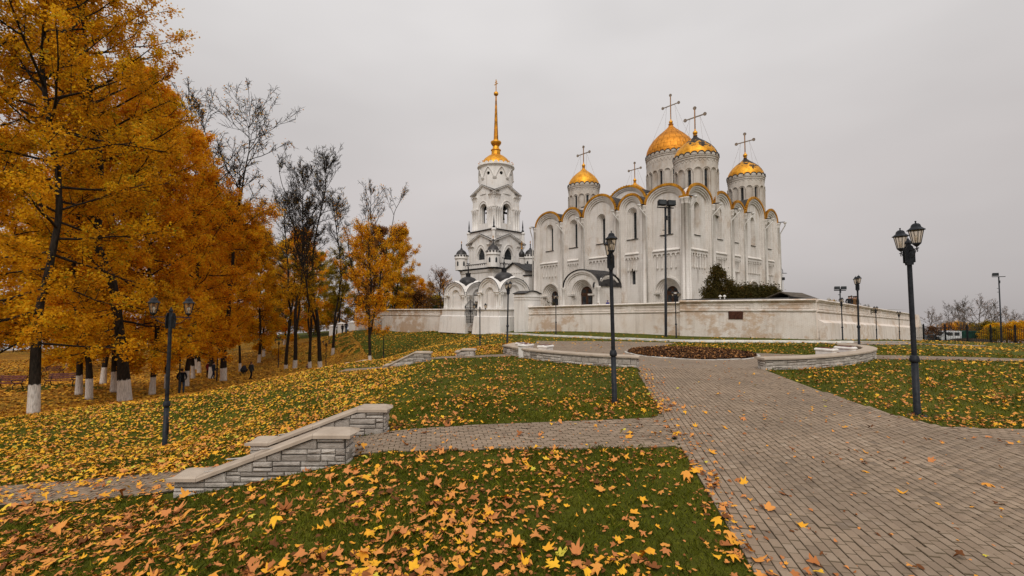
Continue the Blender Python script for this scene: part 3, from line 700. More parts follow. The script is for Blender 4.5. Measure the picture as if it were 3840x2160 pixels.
# benches: two white concrete end blocks with red slats between
def bench_block(label, pts, cat='bench'):
    (ax, ay), (bx, by) = pts; d = Vector((bx - ax, by - ay)); t = thing('plaza_bench', label, cat, ((ax + bx) / 2, (ay + by) / 2, h1((ax + bx) / 2, (ay + by) / 2)), math.atan2(d.y, d.x), 'concrete benches on the plaza')
    hl = d.length / 2
    for s in (-1, 1):
        if hl < .1 and s < 0: continue
        e = MB(); cx = s * hl
        e.loft([[(cx + a * x, b * y, z) for x, y in ((-1, -1), (1, -1), (1, 1), (-1, 1))] for z, a, b in ((0, .2, .32), (.465, .2, .32), (.47, .225, .345), (.49, .235, .36), (.52, .235, .36), (.55, .215, .34), (.56, .19, .32))])
        e.v = [(a, b, c_ * 1.107) for a, b, c_ in e.v]; e.build('end_block', MAT['kerb'], t)
        for q in (-1, 1): MB().box(cx - .05 + q * .13, cx + .05 + q * .13, -.28, .28, .622, .64).build('arm_board', MAT['redwood'], t)
    if hl > .3:
        for k in range(6): MB().box(-hl + .2, hl - .2, -.31 + k * .108, -.31 + k * .108 + .085, .34, .375).build('slat', MAT['redwood'], t)
    return t
def bp(px, py, z): 
    x, y, q = ray(px, py); t_ = (z - CAM_Z) / q; return (x * t_, y * t_)
bench_block('white-ended bench with a worn red seat behind the left curved wall', (bp(1972, 1290, .62), bp(2046, 1294, .62)))
bench_block('white concrete block standing just behind the left bench end', (bp(1955, 1285.5, .62), tuple(Vector(bp(1955, 1285.5, .62)) + Vector((.05, .02)))))
bench_block('white-ended bench with red slats inside the right curved wall', (bp(3098, 1305, .62), bp(3170, 1299, .62)))
# ------------------------------------------------------------------ masonry helpers
def outline(a0, a1, z0, zs, rise, n=14, point=0.0):
    """an arched opening: bottom left, up, round, down; point > 0 makes it pointed"""
    c, hw = (a0 + a1) / 2, (a1 - a0) / 2; pts = [(a0, z0)]
    for k in range(n + 1):
        th = math.pi * k / n; s = math.sin(th); z = zs + rise * s
        if point: z = zs + rise * (s * (1 - point) + point * (1 - abs(math.cos(th))) ** 0.8)
        pts.append((c - hw * math.cos(th), z))
    return pts + [(a1, z0)]

def nest(mb, M, seq, closed=True):
    """skins consecutive (outline, depth) pairs of equal length: stepped reveals"""
    mb.loft([[M(a, z, d) for a, z in o] for o, d in seq], False, False, closed); return mb

def wall_face(mb, M, outer, holes, d):
    polys = [[Vector((a, z, 0)) for a, z in p] for p in [outer] + holes]
    flat = [p for q in polys for p in q]
    mb.add([M(p.x, p.y, d) for p in flat], [tuple(t) for t in tessellate_polygon(polys)]); return mb

def stepped(a0, a1, z0, zs, rise, d0, steps, sw, sd, n=14, point=0.0, sill=0.0):
    """list for nest(): opening narrowing by sw per step while going sd deeper"""
    seq = []
    for k in range(steps + 1):
        o = outline(a0 + k * sw, a1 - k * sw, z0 + sill * k, zs, max(.02, rise - k * sw), n, point)
        seq += [(o, d0 + sd * k), (o, d0 + sd * (k + 1))]
    return seq

def arch_ring(mb, M, a0, a1, zs, rise, t0, t1, d0, d1, n=20, scal=0.0, drop=0.0):
    """an archivolt: band from offset t0 to t1 outside the arch, from depth d0 to d1"""
    c, hw = (a0 + a1) / 2, (a1 - a0) / 2; rings = []
    for k in range(n + 1):
        th = math.pi * k / n; cs, sn = -math.cos(th), math.sin(th); e = t1 + (scal if k % 2 else 0)
        p = lambda t, d: M(c + (hw + t) * cs, zs + (rise + t) * sn - drop * (1 - sn), d)
        rings.append([p(t0, d0), p(e, d0), p(e, d1), p(t0, d1)])
    mb.loft(rings); return mb

def pane(host, M, o, d, name='window', mat=None, bars=0, barm=None):
    mb = MB(); wall_face(mb, M, o, [], d); w = mb.build(name, mat or MAT['window'], host)
    if bars:
        a0, a1 = o[0][0], o[-1][0]; z0, z1 = o[0][1], max(z for _, z in o)
        for k in range(1, bars):
            z = z0 + (z1 - z0) * k / bars; b = MB(); b.M = M; b.add([(a0, z - .02, d - .03), (a1, z - .02, d - .03), (a1, z + .02, d - .03), (a0, z + .02, d - .03), (a0, z - .02, d), (a1, z - .02, d), (a1, z + .02, d), (a0, z + .02, d)],
                [(0, 1, 2, 3), (0, 4, 5, 1), (1, 5, 6, 2), (2, 6, 7, 3), (3, 7, 4, 0)]); b.build('glazing_bar', barm or MAT['dark'], w)
    return w

def vault(M, a0, a1, zs, rise, d0, d1, n=12, seam=.62, over=.12):
    """sheet-metal barrel roof with raised standing seams"""
    ds = []; d = d0
    while d < d1:
        ds += [(d, 0), (d + .035, .055), (d + .07, 0)]; d += seam
    ds.append((d1, 0)); c, hw = (a0 + a1) / 2, (a1 - a0) / 2; rings = []
    for d, h in ds:
        rings.append([M(c - (hw + over + h) * math.cos(math.pi * k / n), zs + (rise + over + h) * math.sin(math.pi * k / n) - .05, d) for k in range(n + 1)])
    mb = MB(); mb.loft(rings, False, True, False); return mb

def door(host, M, o, d, name='door'):
    a0, a1 = o[0][0], o[-1][0]; z0, z1 = o[0][1], max(z for _, z in o)
    mb = MB(); wall_face(mb, M, o, [], d); D = mb.build(name, MAT['wood'], host)
    c = (a0 + a1) / 2; zs = o[1][1]
    def rect(p0, p1, q0, q1, dd, m_, nm):
        b = MB(); b.M = M; b.add([(p0, q0, d - dd), (p1, q0, d - dd), (p1, q1, d - dd), (p0, q1, d - dd), (p0, q0, d), (p1, q0, d), (p1, q1, d), (p0, q1, d)], [(0, 1, 2, 3), (0, 4, 5, 1), (1, 5, 6, 2), (2, 6, 7, 3), (3, 7, 4, 0)]); b.build(nm, m_, D)
    rect(c - .07, c + .07, z0, z1 - .15, .08, MAT['wood'], 'mullion'); rect(a0, a1, zs - .12, zs + .12, .09, MAT['wood'], 'transom')
    for s in (-1, 1):
        cx = c + s * (a1 - a0) * .25; w = (a1 - a0) * .15
        rect(cx - w, cx + w, z0 + .5, zs - .35, .03, MAT['window'], 'pane'); rect(cx - w, cx + w, zs + .22, zs + .22 + (z1 - zs) * .4, .03, MAT['window'], 'pane')
    return D

# ------------------------------------------------------------------ cathedral
CATH_RZ = R(38.9); TZ = 2.35
cath = thing('cathedral', 'large white stone cathedral with five golden helmet domes behind the long wall', 'cathedral', (23.67, 61.0, TZ), CATH_RZ)
PL = MAT['plaster']; ZC = 15.0
MW = lambda a, z, d: (d, a, z)            # west front: a runs to the left, d goes into the building
MS = lambda a, z, d: (a, d, z)            # south front: a runs to the right
WEST = [0, 6.75, 11.6, 18.9, 23.85, 30.8]; WRISE = [2.25, 2.0, 3.1, 2.0, 2.25]
SOUTH = [0, 7.3, 13.1, 17.6, 25.2, 30.4]; SRISE = [2.2, 2.15, 1.5, 3.0, 1.9]
MB().box(2.6, 30.2, 2.6, 30.6, -.5, ZC - .1).build('inner_body', PL, cath)
MB().box(.9, 29.6, .9, 30.2, ZC - .08, ZC + .35).build('roof_deck', MAT['roof'], cath)
MB().box(5.5, 26, 7.5, 24.5, ZC + .2, 18.4).build('upper_body', PL, cath)
MB().box(5.7, 25.8, 7.7, 24.3, 18.42, 18.7).build('upper_roof', MAT['roof'], cath)
col_me = MB().lathe([(.10, 0), (.10, .06), (.055, .12), (.055, 1.45), (.10, 1.52), (.12, 1.62)], 8, cap1=True).mesh('colonette', PL, True)
con_me = None
def colonette(host, M, a, d, z0):
    p = M(a, z0, d); o = obj('colonette', col_me, host, p)
    b = MB(); b.lathe([(.02, -.32), (.09, -.2), (.13, -.06), (.11, 0)], 7, cap0=True); b.build('console', PL, o, True)

def arcature(host, M, a0, a1, d, n, slits=()):
    ledge = MB(); ledge.M = M
    ledge.loft([[(a, 8.38, d), (a, 8.12, d - .34), (a, 8.02, d - .34), (a, 7.98, d)] for a in (a0, a1)]); ledge.build('ledge', PL, host)
    w = (a1 - a0) / n; top = [(a1, 7.98), (a0, 7.98)]; bot = []
    for k in range(n):
        c = a0 + (k + .5) * w
        bot.append((a0 + k * w, 7.36))
        for q in range(9):
            th = math.pi * q / 8; bot.append((c - (w / 2 - .07) * math.cos(th), 7.36 + (w / 2 - .07) * math.sin(th)))
    bot.append((a1, 7.36))
    mb = MB(); poly = bot + top; wall_face(mb, M, poly, [], d - .2)
    mb.loft([[M(a, z, dd) for a, z in poly] for dd in (d - .2, d + .02)], False, False); mb.build('arcade_band', PL, host)
    for k in range(1, n): colonette(host, M, a0 + k * w, d - .13, 5.74)

def big_bay(M, a0, a1, rise, win=None, portal=None, niche=None, arc=6, slits=(), glass=True, seed=0):
    p = .38; b0, b1 = a0 + p, a1 - p; mb = MB(); zb = -.6
    o = [outline(b0 + k * .26, b1 - k * .26, zb, ZC, rise - .26 * k, 22) for k in range(4)]
    nest(mb, M, [(o[0], 1.0), (o[0], 0), (o[1], 0), (o[1], .16), (o[2], .16), (o[2], .32), (o[3], .32), (o[3], .52)], False)
    c = (a0 + a1) / 2; holes = []; D = .52; extra = []
    if win:
        w, z0, z1 = win; s = stepped(c - w, c + w, z0, z1 - w, w, D, 4, (w - .27) / 4.0, .17, 12, 0, .03); nest(mb, M, s)
        holes.append(s[0][0]); extra.append(('w', s[-1]))
    if portal:
        pc, w, zs, dw = portal; s = stepped(pc - w, pc + w, 0, zs, w, D, 5, (w - dw) / 5.0, .2, 14); nest(mb, M, s); holes.append(s[0][0]); extra.append(('d', s[-1]))
    if niche:
        for (nc, w, z0, z1) in niche:
            s = stepped(nc - w, nc + w, z0, z1 - w, w, D, 1, .05, .3, 8); nest(mb, M, s); holes.append(s[0][0]); extra.append(('n', s[-1]))
    wall_face(mb, M, o[3], holes, D)
    wall = mb.build('bay_wall', PL, cath)
    for kind, (oo, d) in extra:
        if kind == 'w':
            pane(wall, M, oo, d, 'window', None, 10)
            sl = MB(); sl.M = M; w = win[0] + .12; z0 = win[1]; sl.loft([[(a, z0 + .02, D + .02), (a, z0 - .04, D - .14), (a, z0 - .10, D - .14), (a, z0 - .10, D + .02)] for a in (c - w, c + w)]); sl.build('sill', MAT['roof'], wall)
        elif kind == 'd': door(wall, M, oo, d)
        else: pane(wall, M, oo, d, 'window')
    if portal:
        pc, w, zs, dw = portal
        r = MB(); arch_ring(r, M, pc - w, pc + w, zs, w, .03, .30, D - .12, D + .05, 16); r.build('archivolt', PL, wall)
        for s in (-1, 1):
            imp = MB(); imp.M = M; x0, x1 = sorted((pc + s * (w + .5), pc + s * dw)); imp.loft([[(x0, zs - .22, D - .16), (x1, zs - .22, D - .1), (x1, zs - .22, D + .9), (x0, zs - .22, D + .01)], [(x0, zs, D - .22), (x1, zs, D - .1), (x1, zs, D + .9), (x0, zs, D + .01)]]); imp.build('impost', PL, wall)
    if arc: arcature(wall, M, b0 + .8, b1 - .8, D, arc)
    t = MB(); arch_ring(t, M, b0, b1, ZC, rise, -.02, .24, -.14, .14, 60, .12); t.build('gilded_cresting', MAT['goldtrim'], cath)
    vault(M, max(b0 - .2, 1.0), b1 + .2, ZC, rise, .2, 8.2).build('roof_vault', MAT['roof'], cath, False)
    return wall

def pier(M, a, corner=False):
    b = MB(); b.M = M
    b.loft([[(a - .38, z, 0), (a - .38, z, 1.0), (a + .38, z, 1.0), (a + .38, z, 0)] for z in (-.6, ZC)])
    b.build('pilaster', PL, cath)
    p = M(a, 0, -.02); s = MB(); s.lathe([(.36, -.6), (.36, .5), (.24, .62), (.23, ZC - .85), (.28, ZC - .82), (.25, ZC - .74), (.30, ZC - .55), (.36, ZC - .25), (.44, ZC - .12), (.44, ZC)], 12, p[0], p[1], cap1=True)
    s.build('half_column', PL, cath, True)

def downpipe(M, a, side):
    b = MB(); b.M = M
    b.loft([[(a - .3, ZC + .28, .9), (a + .3, ZC + .28, .9), (a + .3, ZC + .18, .9), (a - .3, ZC + .18, .9)], [(a - .2, ZC + .12, -1.15), (a + .2, ZC + .12, -1.15), (a + .2, ZC + .04, -1.15), (a - .2, ZC + .04, -1.15)]])
    b.build('gutter_spout', MAT['roof'], cath)
    q = [M(a, ZC - .05, -1.15), M(a, ZC - .42, -1.15), M(a + side * .1, ZC - .55, -1.1), M(a + side * .55, ZC - 1.65, -.22), M(a + side * .55, ZC - 2.0, -.12), M(a + side * .55, 0.1, -.12)]
    t = MB(); t.tube(q, [.10, .085, .085, .085, .085, .085], 7); D = t.build('downpipe', MAT['zinc'], cath, True)
    f = MB(); p = q[0]; f.lathe([(.10, p[2] - .3), (.14, p[2] - .22), (.27, p[2] - .05), (.29, p[2] + .08), (.2, p[2] + .08)], 10, p[0], p[1]); f.build('funnel', MAT['zinc'], D, True)

wins = (.92, 10.4, 15.25)
big_bay(MW, *WEST[0:2], WRISE[0], wins, portal=(3.3, 2.0, 2.15, .95), arc=6)
big_bay(MW, *WEST[1:3], WRISE[1], wins, niche=[(9.2, .48, 3.5, 5.9)], arc=5)
big_bay(MW, *WEST[2:4], WRISE[2], wins, arc=7)
big_bay(MW, *WEST[3:5], WRISE[3], wins, arc=5)
big_bay(MW, *WEST[4:6], WRISE[4], wins, portal=(27.1, 2.1, 2.15, .9), arc=6)
sw_ = (.72, 10.3, 15.0)
big_bay(MS, *SOUTH[0:2], SRISE[0], sw_, niche=[(3.7, .26, 3.4, 7.2)], arc=7)
big_bay(MS, *SOUTH[1:3], SRISE[1], sw_, niche=[(10.2, .24, 3.4, 7.2)], arc=7)
big_bay(MS, *SOUTH[2:4], SRISE[2], sw_, niche=[(15.35, .24, 3.0, 7.2)], arc=5)
big_bay(MS, *SOUTH[3:5], SRISE[3], sw_, portal=(21.4, 1.8, 2.5, .9), arc=8)
big_bay(MS, *SOUTH[4:6], SRISE[4], sw_, niche=[(27.8, .22, 3.0, 7.2)], arc=5)
for a in WEST[1:]: pier(MW, a)
for a in SOUTH[1:]: pier(MS, a)
cb = MB(); cb.box(-.02, .98, -.02, .98, -.6, ZC); cb.build('corner_pier', PL, cath)
for px_, py_ in ((-.05, .5), (.5, -.05), (-.03, -.03)):
    s = MB(); s.lathe([(.36, -.6), (.36, .5), (.24, .62), (.23, ZC - .85), (.28, ZC - .82), (.25, ZC - .74), (.30, ZC - .55), (.36, ZC - .25), (.44, ZC - .12), (.44, ZC)], 12, px_, py_, cap1=True); s.build('half_column', PL, cath, True)
MB().box(-.35, .9, -.35, .9, ZC + .01, ZC + .3).build('corner_block', MAT['goldtrim'], cath)
for a in WEST[1:]: downpipe(MW, a, -1 if a < 30 else 1)
for a in [0.3] + SOUTH[1:]: downpipe(MS, a, -1 if 1 < a < 30 else (1 if a > 1 else .3))

# upper west gable of the old core, seen between two zakomaras
def gable(M, a0, a1, zs, rise, d0, d1):
    mb = MB(); o = [outline(a0 + k * .22, a1 - k * .22, zs - 3, zs, rise - .22 * k, 16) for k in range(3)]
    nest(mb, M, [(o[0], d0 + .6), (o[0], d0), (o[1], d0), (o[1], d0 + .15), (o[2], d0 + .15), (o[2], d0 + .3)], False); wall_face(mb, M, o[2], [], d0 + .3)
    mb.build('upper_gable', PL, cath)
    t = MB(); arch_ring(t, M, a0, a1, zs, rise, -.02, .24, d0 - .12, d0 + .12, 48, .12); t.build('gilded_cresting', MAT['goldtrim'], cath)
    vault(M, a0 - .1, a1 + .1, zs, rise, d0 + .1, d1).build('roof_vault', MAT['roof'], cath)
gable(MW, 9.7, 17.2, 17.0, 2.9, 4.6, 14); gable(MS, 14.4, 21.4, 16.8, 2.6, 5.0, 14)

def cross(x, y, z, hgt, arm, parent):
    w, t = .085, .05; b = MB()
    zc = z + hgt * .58; e = arm / 2
    pts = [(-w, z), (w, z), (w, zc - w), (e - .2, zc - w), (e - .2, zc + w), (w, zc + w), (w, z + hgt - .2), (-w, z + hgt - .2), (-w, zc + w), (-e + .2, zc + w), (-e + .2, zc - w), (-w, zc - w)]
    b.prism(pts, -t, t, 'x'); C = b.build('cross', MAT['silver'], parent, loc=(x, y, 0))
    for ay, az in ((-e, zc), (e, zc), (0, z + hgt)):
        d = MB(); d.loft([[(s, ay + r * math.cos(k * math.pi / 6), az + r * math.sin(k * math.pi / 6)) for k in range(12)] for s, r in ((-.06, .2), (-.07, .27), (.07, .27), (.06, .2))]); d.build('roundel', MAT['silver'], C)
    ed = MB(); ed.tube([(-t - .01, 0, z), (-t - .01, 0, z + hgt - .2)], .025, 5); ed.build('edge_bead', MAT['goldold'], C)
    return C, zc
def helmet(R0, H, n=12):
    pr = [(R0 * 1.0, 0), (R0 * .995, .12 * H), (R0 * .95, .25 * H), (R0 * .86, .38 * H), (R0 * .72, .52 * H), (R0 * .54, .65 * H), (R0 * .36, .76 * H), (R0 * .21, .85 * H), (R0 * .11, .93 * H), (R0 * .075, 1.0 * H)]
    return pr
def drum_dome(x, y, R0, z0, rim, top, ct, nb, gold, arm=3.0, panels=False, seed=1):
    nwin = nb; per = 2 * math.pi / nb
    def Mf(i):
        def M(a, z, d):
            th = (i + .5) * per + a / R0; r = R0 - d; return (r * math.cos(th), r * math.sin(th), z)
        return M
    zs = rim - 2.35 * R0 / 3.1; hw = R0 * per / 2
    mb = MB()
    D = None; wl = []
    for i in range(nb):
        M = Mf(i); win = i % 2 == 0
        outer = [(-hw, z0), (-hw, rim - .2), (-hw * .5, rim - .2), (0, rim - .2), (hw * .5, rim - .2), (hw, rim - .2), (hw, z0)]
        w = hw * (.52 if win else .70)
        s = stepped(-w, w, z0 + (.5 if win else .02), zs - .1, w, 0.0, 1, hw * .13, .16 if win else .06, 8); nest(mb, M, s); wall_face(mb, M, outer, [s[0][0]], 0.0)
        if win: wl.append((M, s[-1]))
        else: wall_face(mb, M, s[-1][0], [], s[-1][1])
    D = mb.build('drum', MAT['drumstone'], cath, loc=(x, y, 0))
    for M, (o, d) in wl: pane(D, M, o, d, 'window', None, 8)
    cm = MB().lathe([(.11, 0), (.075, .1), (.075, zs - z0 - .35), (.12, zs - z0 - .28), (.13, zs - z0 - .05)], 7).mesh('colonette', MAT['drumstone'], True)
    for i in range(nb): obj('colonette', cm, D, ((R0 + .02) * math.cos(i * per), (R0 + .02) * math.sin(i * per), z0))
    for i in range(nb):
        r = MB(); arch_ring(r, Mf(i), -hw * .86, hw * .86, zs - .12, hw * .86, 0, .09, -.10, .03, 8); r.build('archivolt', MAT['drumstone'], D)
    zz = MB(); nz = int(R0 * 10); zt, zb_ = rim - .72 * R0 / 3.1, rim - 1.12 * R0 / 3.1
    zz.loft([[((R0 + t) * math.cos(2 * math.pi * k / (2 * nz)), (R0 + t) * math.sin(2 * math.pi * k / (2 * nz)), (zt if k % 2 else zb_) + h) for k in range(2 * nz)] for t, h in ((0, 0), (.05, .04), (.05, .12), (0, .14))], False, False); zz.build('zigzag_band', MAT['drumstone'], D)
    cn = MB(); cn.lathe([(R0, rim - .62), (R0 + .1, rim - .58), (R0 + .1, rim - .48), (R0 + .03, rim - .44), (R0 + .06, rim - .32), (R0 + .16, rim - .26), (R0 + .16, rim - .16), (R0 + .05, rim - .12), (R0 + .05, rim + .02)], 48); cn.build('cornice', MAT['drumstone'], D, False)
    ns_ = int(2 * math.pi * R0 / .92); sa = 2 * math.pi / ns_
    sc = MB(); sc.loft([[(r, s * .9 * math.sin(sa / 2) * (R0 + .1) * math.cos(q) , .0 + .42 * math.sin(q)) for q in [math.pi * k / 8 for k in range(9)] for s in (1,)] for r in (R0 - .05, R0 + .12)]); scm = sc.mesh('scallop', MAT['drumstone'])
    se = MB(); rings = []
    for k in range(9):
        q = math.pi * k / 8; cy, cz = math.cos(q), math.sin(q); yy = .9 * math.sin(sa / 2) * (R0 + .1)
        rings.append([(R0 - .04, yy * cy, .42 * cz + .015), (R0 + .2, yy * cy, .42 * cz + .015), (R0 + .2, (yy + .07) * cy, .5 * cz + .02), (R0 - .04, (yy + .07) * cy, .5 * cz + .02)])
    se.loft(rings); sem = se.mesh('scallop_flashing', MAT['roof'])
    for k in range(ns_):
        o = obj('scallop', scm, D, (0, 0, rim - .06), (0, 0, sa * k)); obj('scallop_flashing', sem, o)
    H = top - rim; pr = helmet(R0 + .05, H)
    if panels:
        d = MB(); d.lathe([(r * .985, z) for r, z in pr], 40, cap1=True); dome = d.build('dome', MAT['goldold'], cath, True, loc=(x, y, rim))
        lev = [0, .14, .27, .42, .58, .74, .9]; segs = [24, 24, 24, 20, 16, 12]
        def rad(f):
            for (r0, q0), (r1, q1) in zip(pr, pr[1:]):
                if q0 <= f * H <= q1 + 1e-9: return r0 + (r1 - r0) * (f * H - q0) / (q1 - q0)
            return pr[-1][0]
        for l0, l1, sg_ in zip(lev, lev[1:], segs):
            da = 2 * math.pi / sg_; g = .012
            mbp = MB(); rings = []
            for q in range(4):
                f = l0 + (l1 - l0) * (.012 + .976 * q / 3); r = rad(f) + (.03 if 0 < q < 3 else .012)
                rings.append([(r * math.cos(t), r * math.sin(t), f * H) for t in np.linspace(-da / 2 + g, da / 2 - g, 5)])
            mbp.loft(rings, False, False, False); pm = mbp.mesh('gilded_panel', gold, True)
            for k in range(sg_): obj('gilded_panel', pm, dome, None, (random.gauss(0, .002), random.gauss(0, .002), da * (k + (.5 if sg_ == 24 and l0 == .14 else .0))))
    else:
        d = MB(); n = 40; rings = []
        d.lathe(pr, n, cap1=True); dome = d.build('dome', gold, cath, True, loc=(x, y, rim))
    zb2 = top - .05; r1 = R0 * .075
    b = MB(); b.lathe([(r1 * 1.1, zb2 - rim), (r1 * 1.5, zb2 - rim + .06), (r1, zb2 - rim + .12), (r1 * .9, zb2 - rim + .16)] + [(max(.06, .36 * math.sin(math.pi * k / 8)), zb2 - rim + .48 - .36 * math.cos(math.pi * k / 8)) for k in range(1, 8)] + [(.10, zb2 - rim + .86), (.12, zb2 - rim + 1.0), (.05, zb2 - rim + 1.1)], 14); b.build('orb', MAT['gold'], dome, True)
    zc0 = zb2 + .95; C, zc = cross(x, y, zc0, ct - zc0, arm, cath)
    for s in (-1, 1):
        for q in (-1, 1):
            w = MB(); w.tube([(0, s * arm * .25, zc), (q * R0 * .42, s * R0 * .62, rim + H * .52)], .014, 4); w.build('stay_chain', MAT['silver'], C)
    return D
drum_dome(18.9, 13.7, 4.5, 17.5, 27.85, 34.3, 39.9, 24, MAT['goldold'], 3.3, True)
drum_dome(8.0, 2.95, 3.12, 13.5, 22.5, 26.3, 30.6, 16, MAT['goldflaked'], 3.2)
drum_dome(25.4, 3.2, 2.9, 13.5, 22.75, 26.6, 30.9, 16, MAT['goldflaked2'], 3.0)
drum_dome(10.0, 27.5, 3.0, 13.5, 23.7, 27.7, 31.9, 16, MAT['gold'], 3.1)
drum_dome(26.0, 27.0, 3.0, 13.5, 23.7, 27.5, 31.8, 16, MAT['gold'], 3.1)

# west porch
PX = -5.3
MPW = lambda a, z, d: (PX + d, a, z)
MPS = lambda a, z, d: (a, 10.95 + d, z)
porch = MB(); o0 = outline(10.95, 18.05, -.6, 3.15, 2.55, 20); o1 = outline(11.3, 17.7, -.6, 3.15, 2.25, 20); o2 = outline(11.6, 17.4, -.6, 3.15, 1.98, 20)
nest(porch, MPW, [(o0, 5.2), (o0, 0), (o1, 0), (o1, .14), (o2, .14), (o2, .28)], False)
s = stepped(14.5 - 2.2, 14.5 + 2.2, -.02, 2.1, 2.2, .28, 5, .2, .2, 16); nest(porch, MPW, s)
wall_face(porch, MPW, o2, [s[0][0]], .28)
pw = porch.build('porch', PL, cath); door(pw, MPW, s[-1][0], s[-1][1])
for sgn in (-1, 1):
    imp = MB(); imp.M = MPW; x0, x1 = sorted((14.5 + sgn * 2.9, 14.5 + sgn * 1.25)); imp.loft([[(x0, 1.85, .1), (x1, 1.85, .2), (x1, 1.85, 1.2), (x0, 1.85, .3)], [(x0, 2.1, .05), (x1, 2.1, .2), (x1, 2.1, 1.2), (x0, 2.1, .3)]]); imp.build('impost', PL, pw)
vault(MPW, 10.9, 18.1, 3.2, 2.55, -.15, 5.2, 16).build('porch_roof', MAT['roof'], cath)
side_ = MB(); q0 = outline(-5.3, -.4, -.6, 3.0, 1.9, 16); q1 = outline(-4.9, -.8, -.6, 3.0, 1.55, 16); q2 = outline(-4.6, -1.1, -.6, 3.0, 1.3, 16)
nest(side_, MPS, [(q0, .8), (q0, -.03), (q1, -.03), (q1, .1), (q2, .1), (q2, .22)], False); wall_face(side_, MPS, q2, [], .22); side_.build('porch_side', PL, cath)
vault(MPS, -5.1, -.3, 3.05, 1.9, -.15, 1.25, 14).build('porch_roof', MAT['roof'], cath)
for a in (10.95, 18.05):
    s_ = MB(); s_.lathe([(.3, -.6), (.3, .4), (.2, .5), (.2, 2.5), (.26, 2.6), (.36, 3.0), (.36, 3.15)], 10, PX - .05, a, cap1=True); s_.build('half_column', PL, pw, True)

# ------------------------------------------------------------------ bell tower
tw = thing('bell_tower', 'tall white bell tower with a thin gilded spire left of the cathedral', 'bell tower', (-3.66, 102.0, 1.5), R(43)); tw.scale = (1.05, 1.05, 1.02)
LM = MAT['lime']; B0 = 1.5
def four(fn):
    for k in range(4): fn(k, Matrix.Rotation(k * math.pi / 2, 4, 'Z'))
def face_map(hs, rot):
    def M(a, z, d):
        v = rot @ Vector((-hs + d, a, z)); return tuple(v)
    return M
hb = 5.35
MB().box(-hb, hb, -hb, hb, -3, 9.0).build('base', LM, tw)
MB().lathe([(hb * 1.414 + .35, 8.85), (hb * 1.414 + .7, 9.05), (hb * 1.414 + .7, 9.15), (hb * 1.414 - .2, 9.22)], 4, 0, 0, math.pi / 4, True, True).build('base_cornice', MAT['roof'], tw)
def base_face(k, rot):
    M = face_map(hb, rot)
    b = MB(); b.M = M; b.loft([[(a, z, d) for z, d in ((8.2, -.12), (8.8, -.3), (8.84, .1), (8.1, .1))] for a in (-hb, hb)]); b.build('frieze', LM, tw)
    # balustrade with lobed merlons
    n = 11
    for i in range(n):
        a = -hb + 1.5 + (2 * hb - 3.0) * (i + .5) / n; w = (2 * hb - 3.0) / n * .46
        q = MB(); o = outline(a - w, a + w, 9.2, 9.85, w * .8, 6); q.M = None
        wall_face(q, M, o, [], .25); q.loft([[M(x, z, d) for x, z in o] for d in (.25, .55)], False, False); wall_face(q, M, o, [], .55)
        P_ = q.build('merlon', LM, tw)
        e_ = MB(); arch_ring(e_, M, a - w, a + w, 9.85, w * .8, .0, .10, .18, .62, 6); e_.build('merlon_cap', MAT['roof'], P_)
four(base_face)
for sx in (-1, 1):
    for sy in (-1, 1):
        cx, cy = sx * (hb - .1), sy * (hb - .1)
        t_ = MB(); t_.lathe([(1.32, 9.1), (1.32, 11.5), (1.5, 11.65), (1.5, 11.85), (1.42, 11.9), (1.42, 12.5), (1.2, 12.5)], 20, 0, 0); T_ = t_.build('turret', LM, tw, False, loc=(cx, cy, 0))
        ns2 = 14
        for k in range(ns2):
            aa = 2 * math.pi * k / ns2; mm = MB(); mm.loft([[(r, .22 * math.cos(q), 12.45 - .34 * math.sin(q)) for q in [math.pi * j / 6 for j in range(7)]] for r in (1.43, 1.52)]); mm.build('lambrequin', MAT['roof'], T_, rot=(0, 0, aa))
        d_ = MB(); d_.lathe([(1.2, 12.5), (1.12, 12.9), (.9, 13.3), (.55, 13.6), (.28, 13.75), (.24, 13.95), (.12, 14.1), (.1, 14.7), (.16, 14.85), (.04, 15.0)], 18); d_.build('turret_dome', MAT['roof'], T_, True)
        MB().box(-.04, .04, -.04, .04, 14.95, 15.65).build('cross_post', MAT['gold'], T_); MB().box(-.04, .04, -.22, .22, 15.3, 15.39).build('cross_arm', MAT['gold'], T_)
        for k in range(6):
            aa = k * math.pi / 3 + .3; o = outline(-.2, .2, 10.0, 10.8, .3, 6, .6); wm = MB(); wall_face(wm, lambda a, z, d: ((1.335 - d) * math.cos(a / 1.33), (1.335 - d) * math.sin(a / 1.33), z), o, [], 0); wm.build('window', MAT['window'], T_, rot=(0, 0, aa))
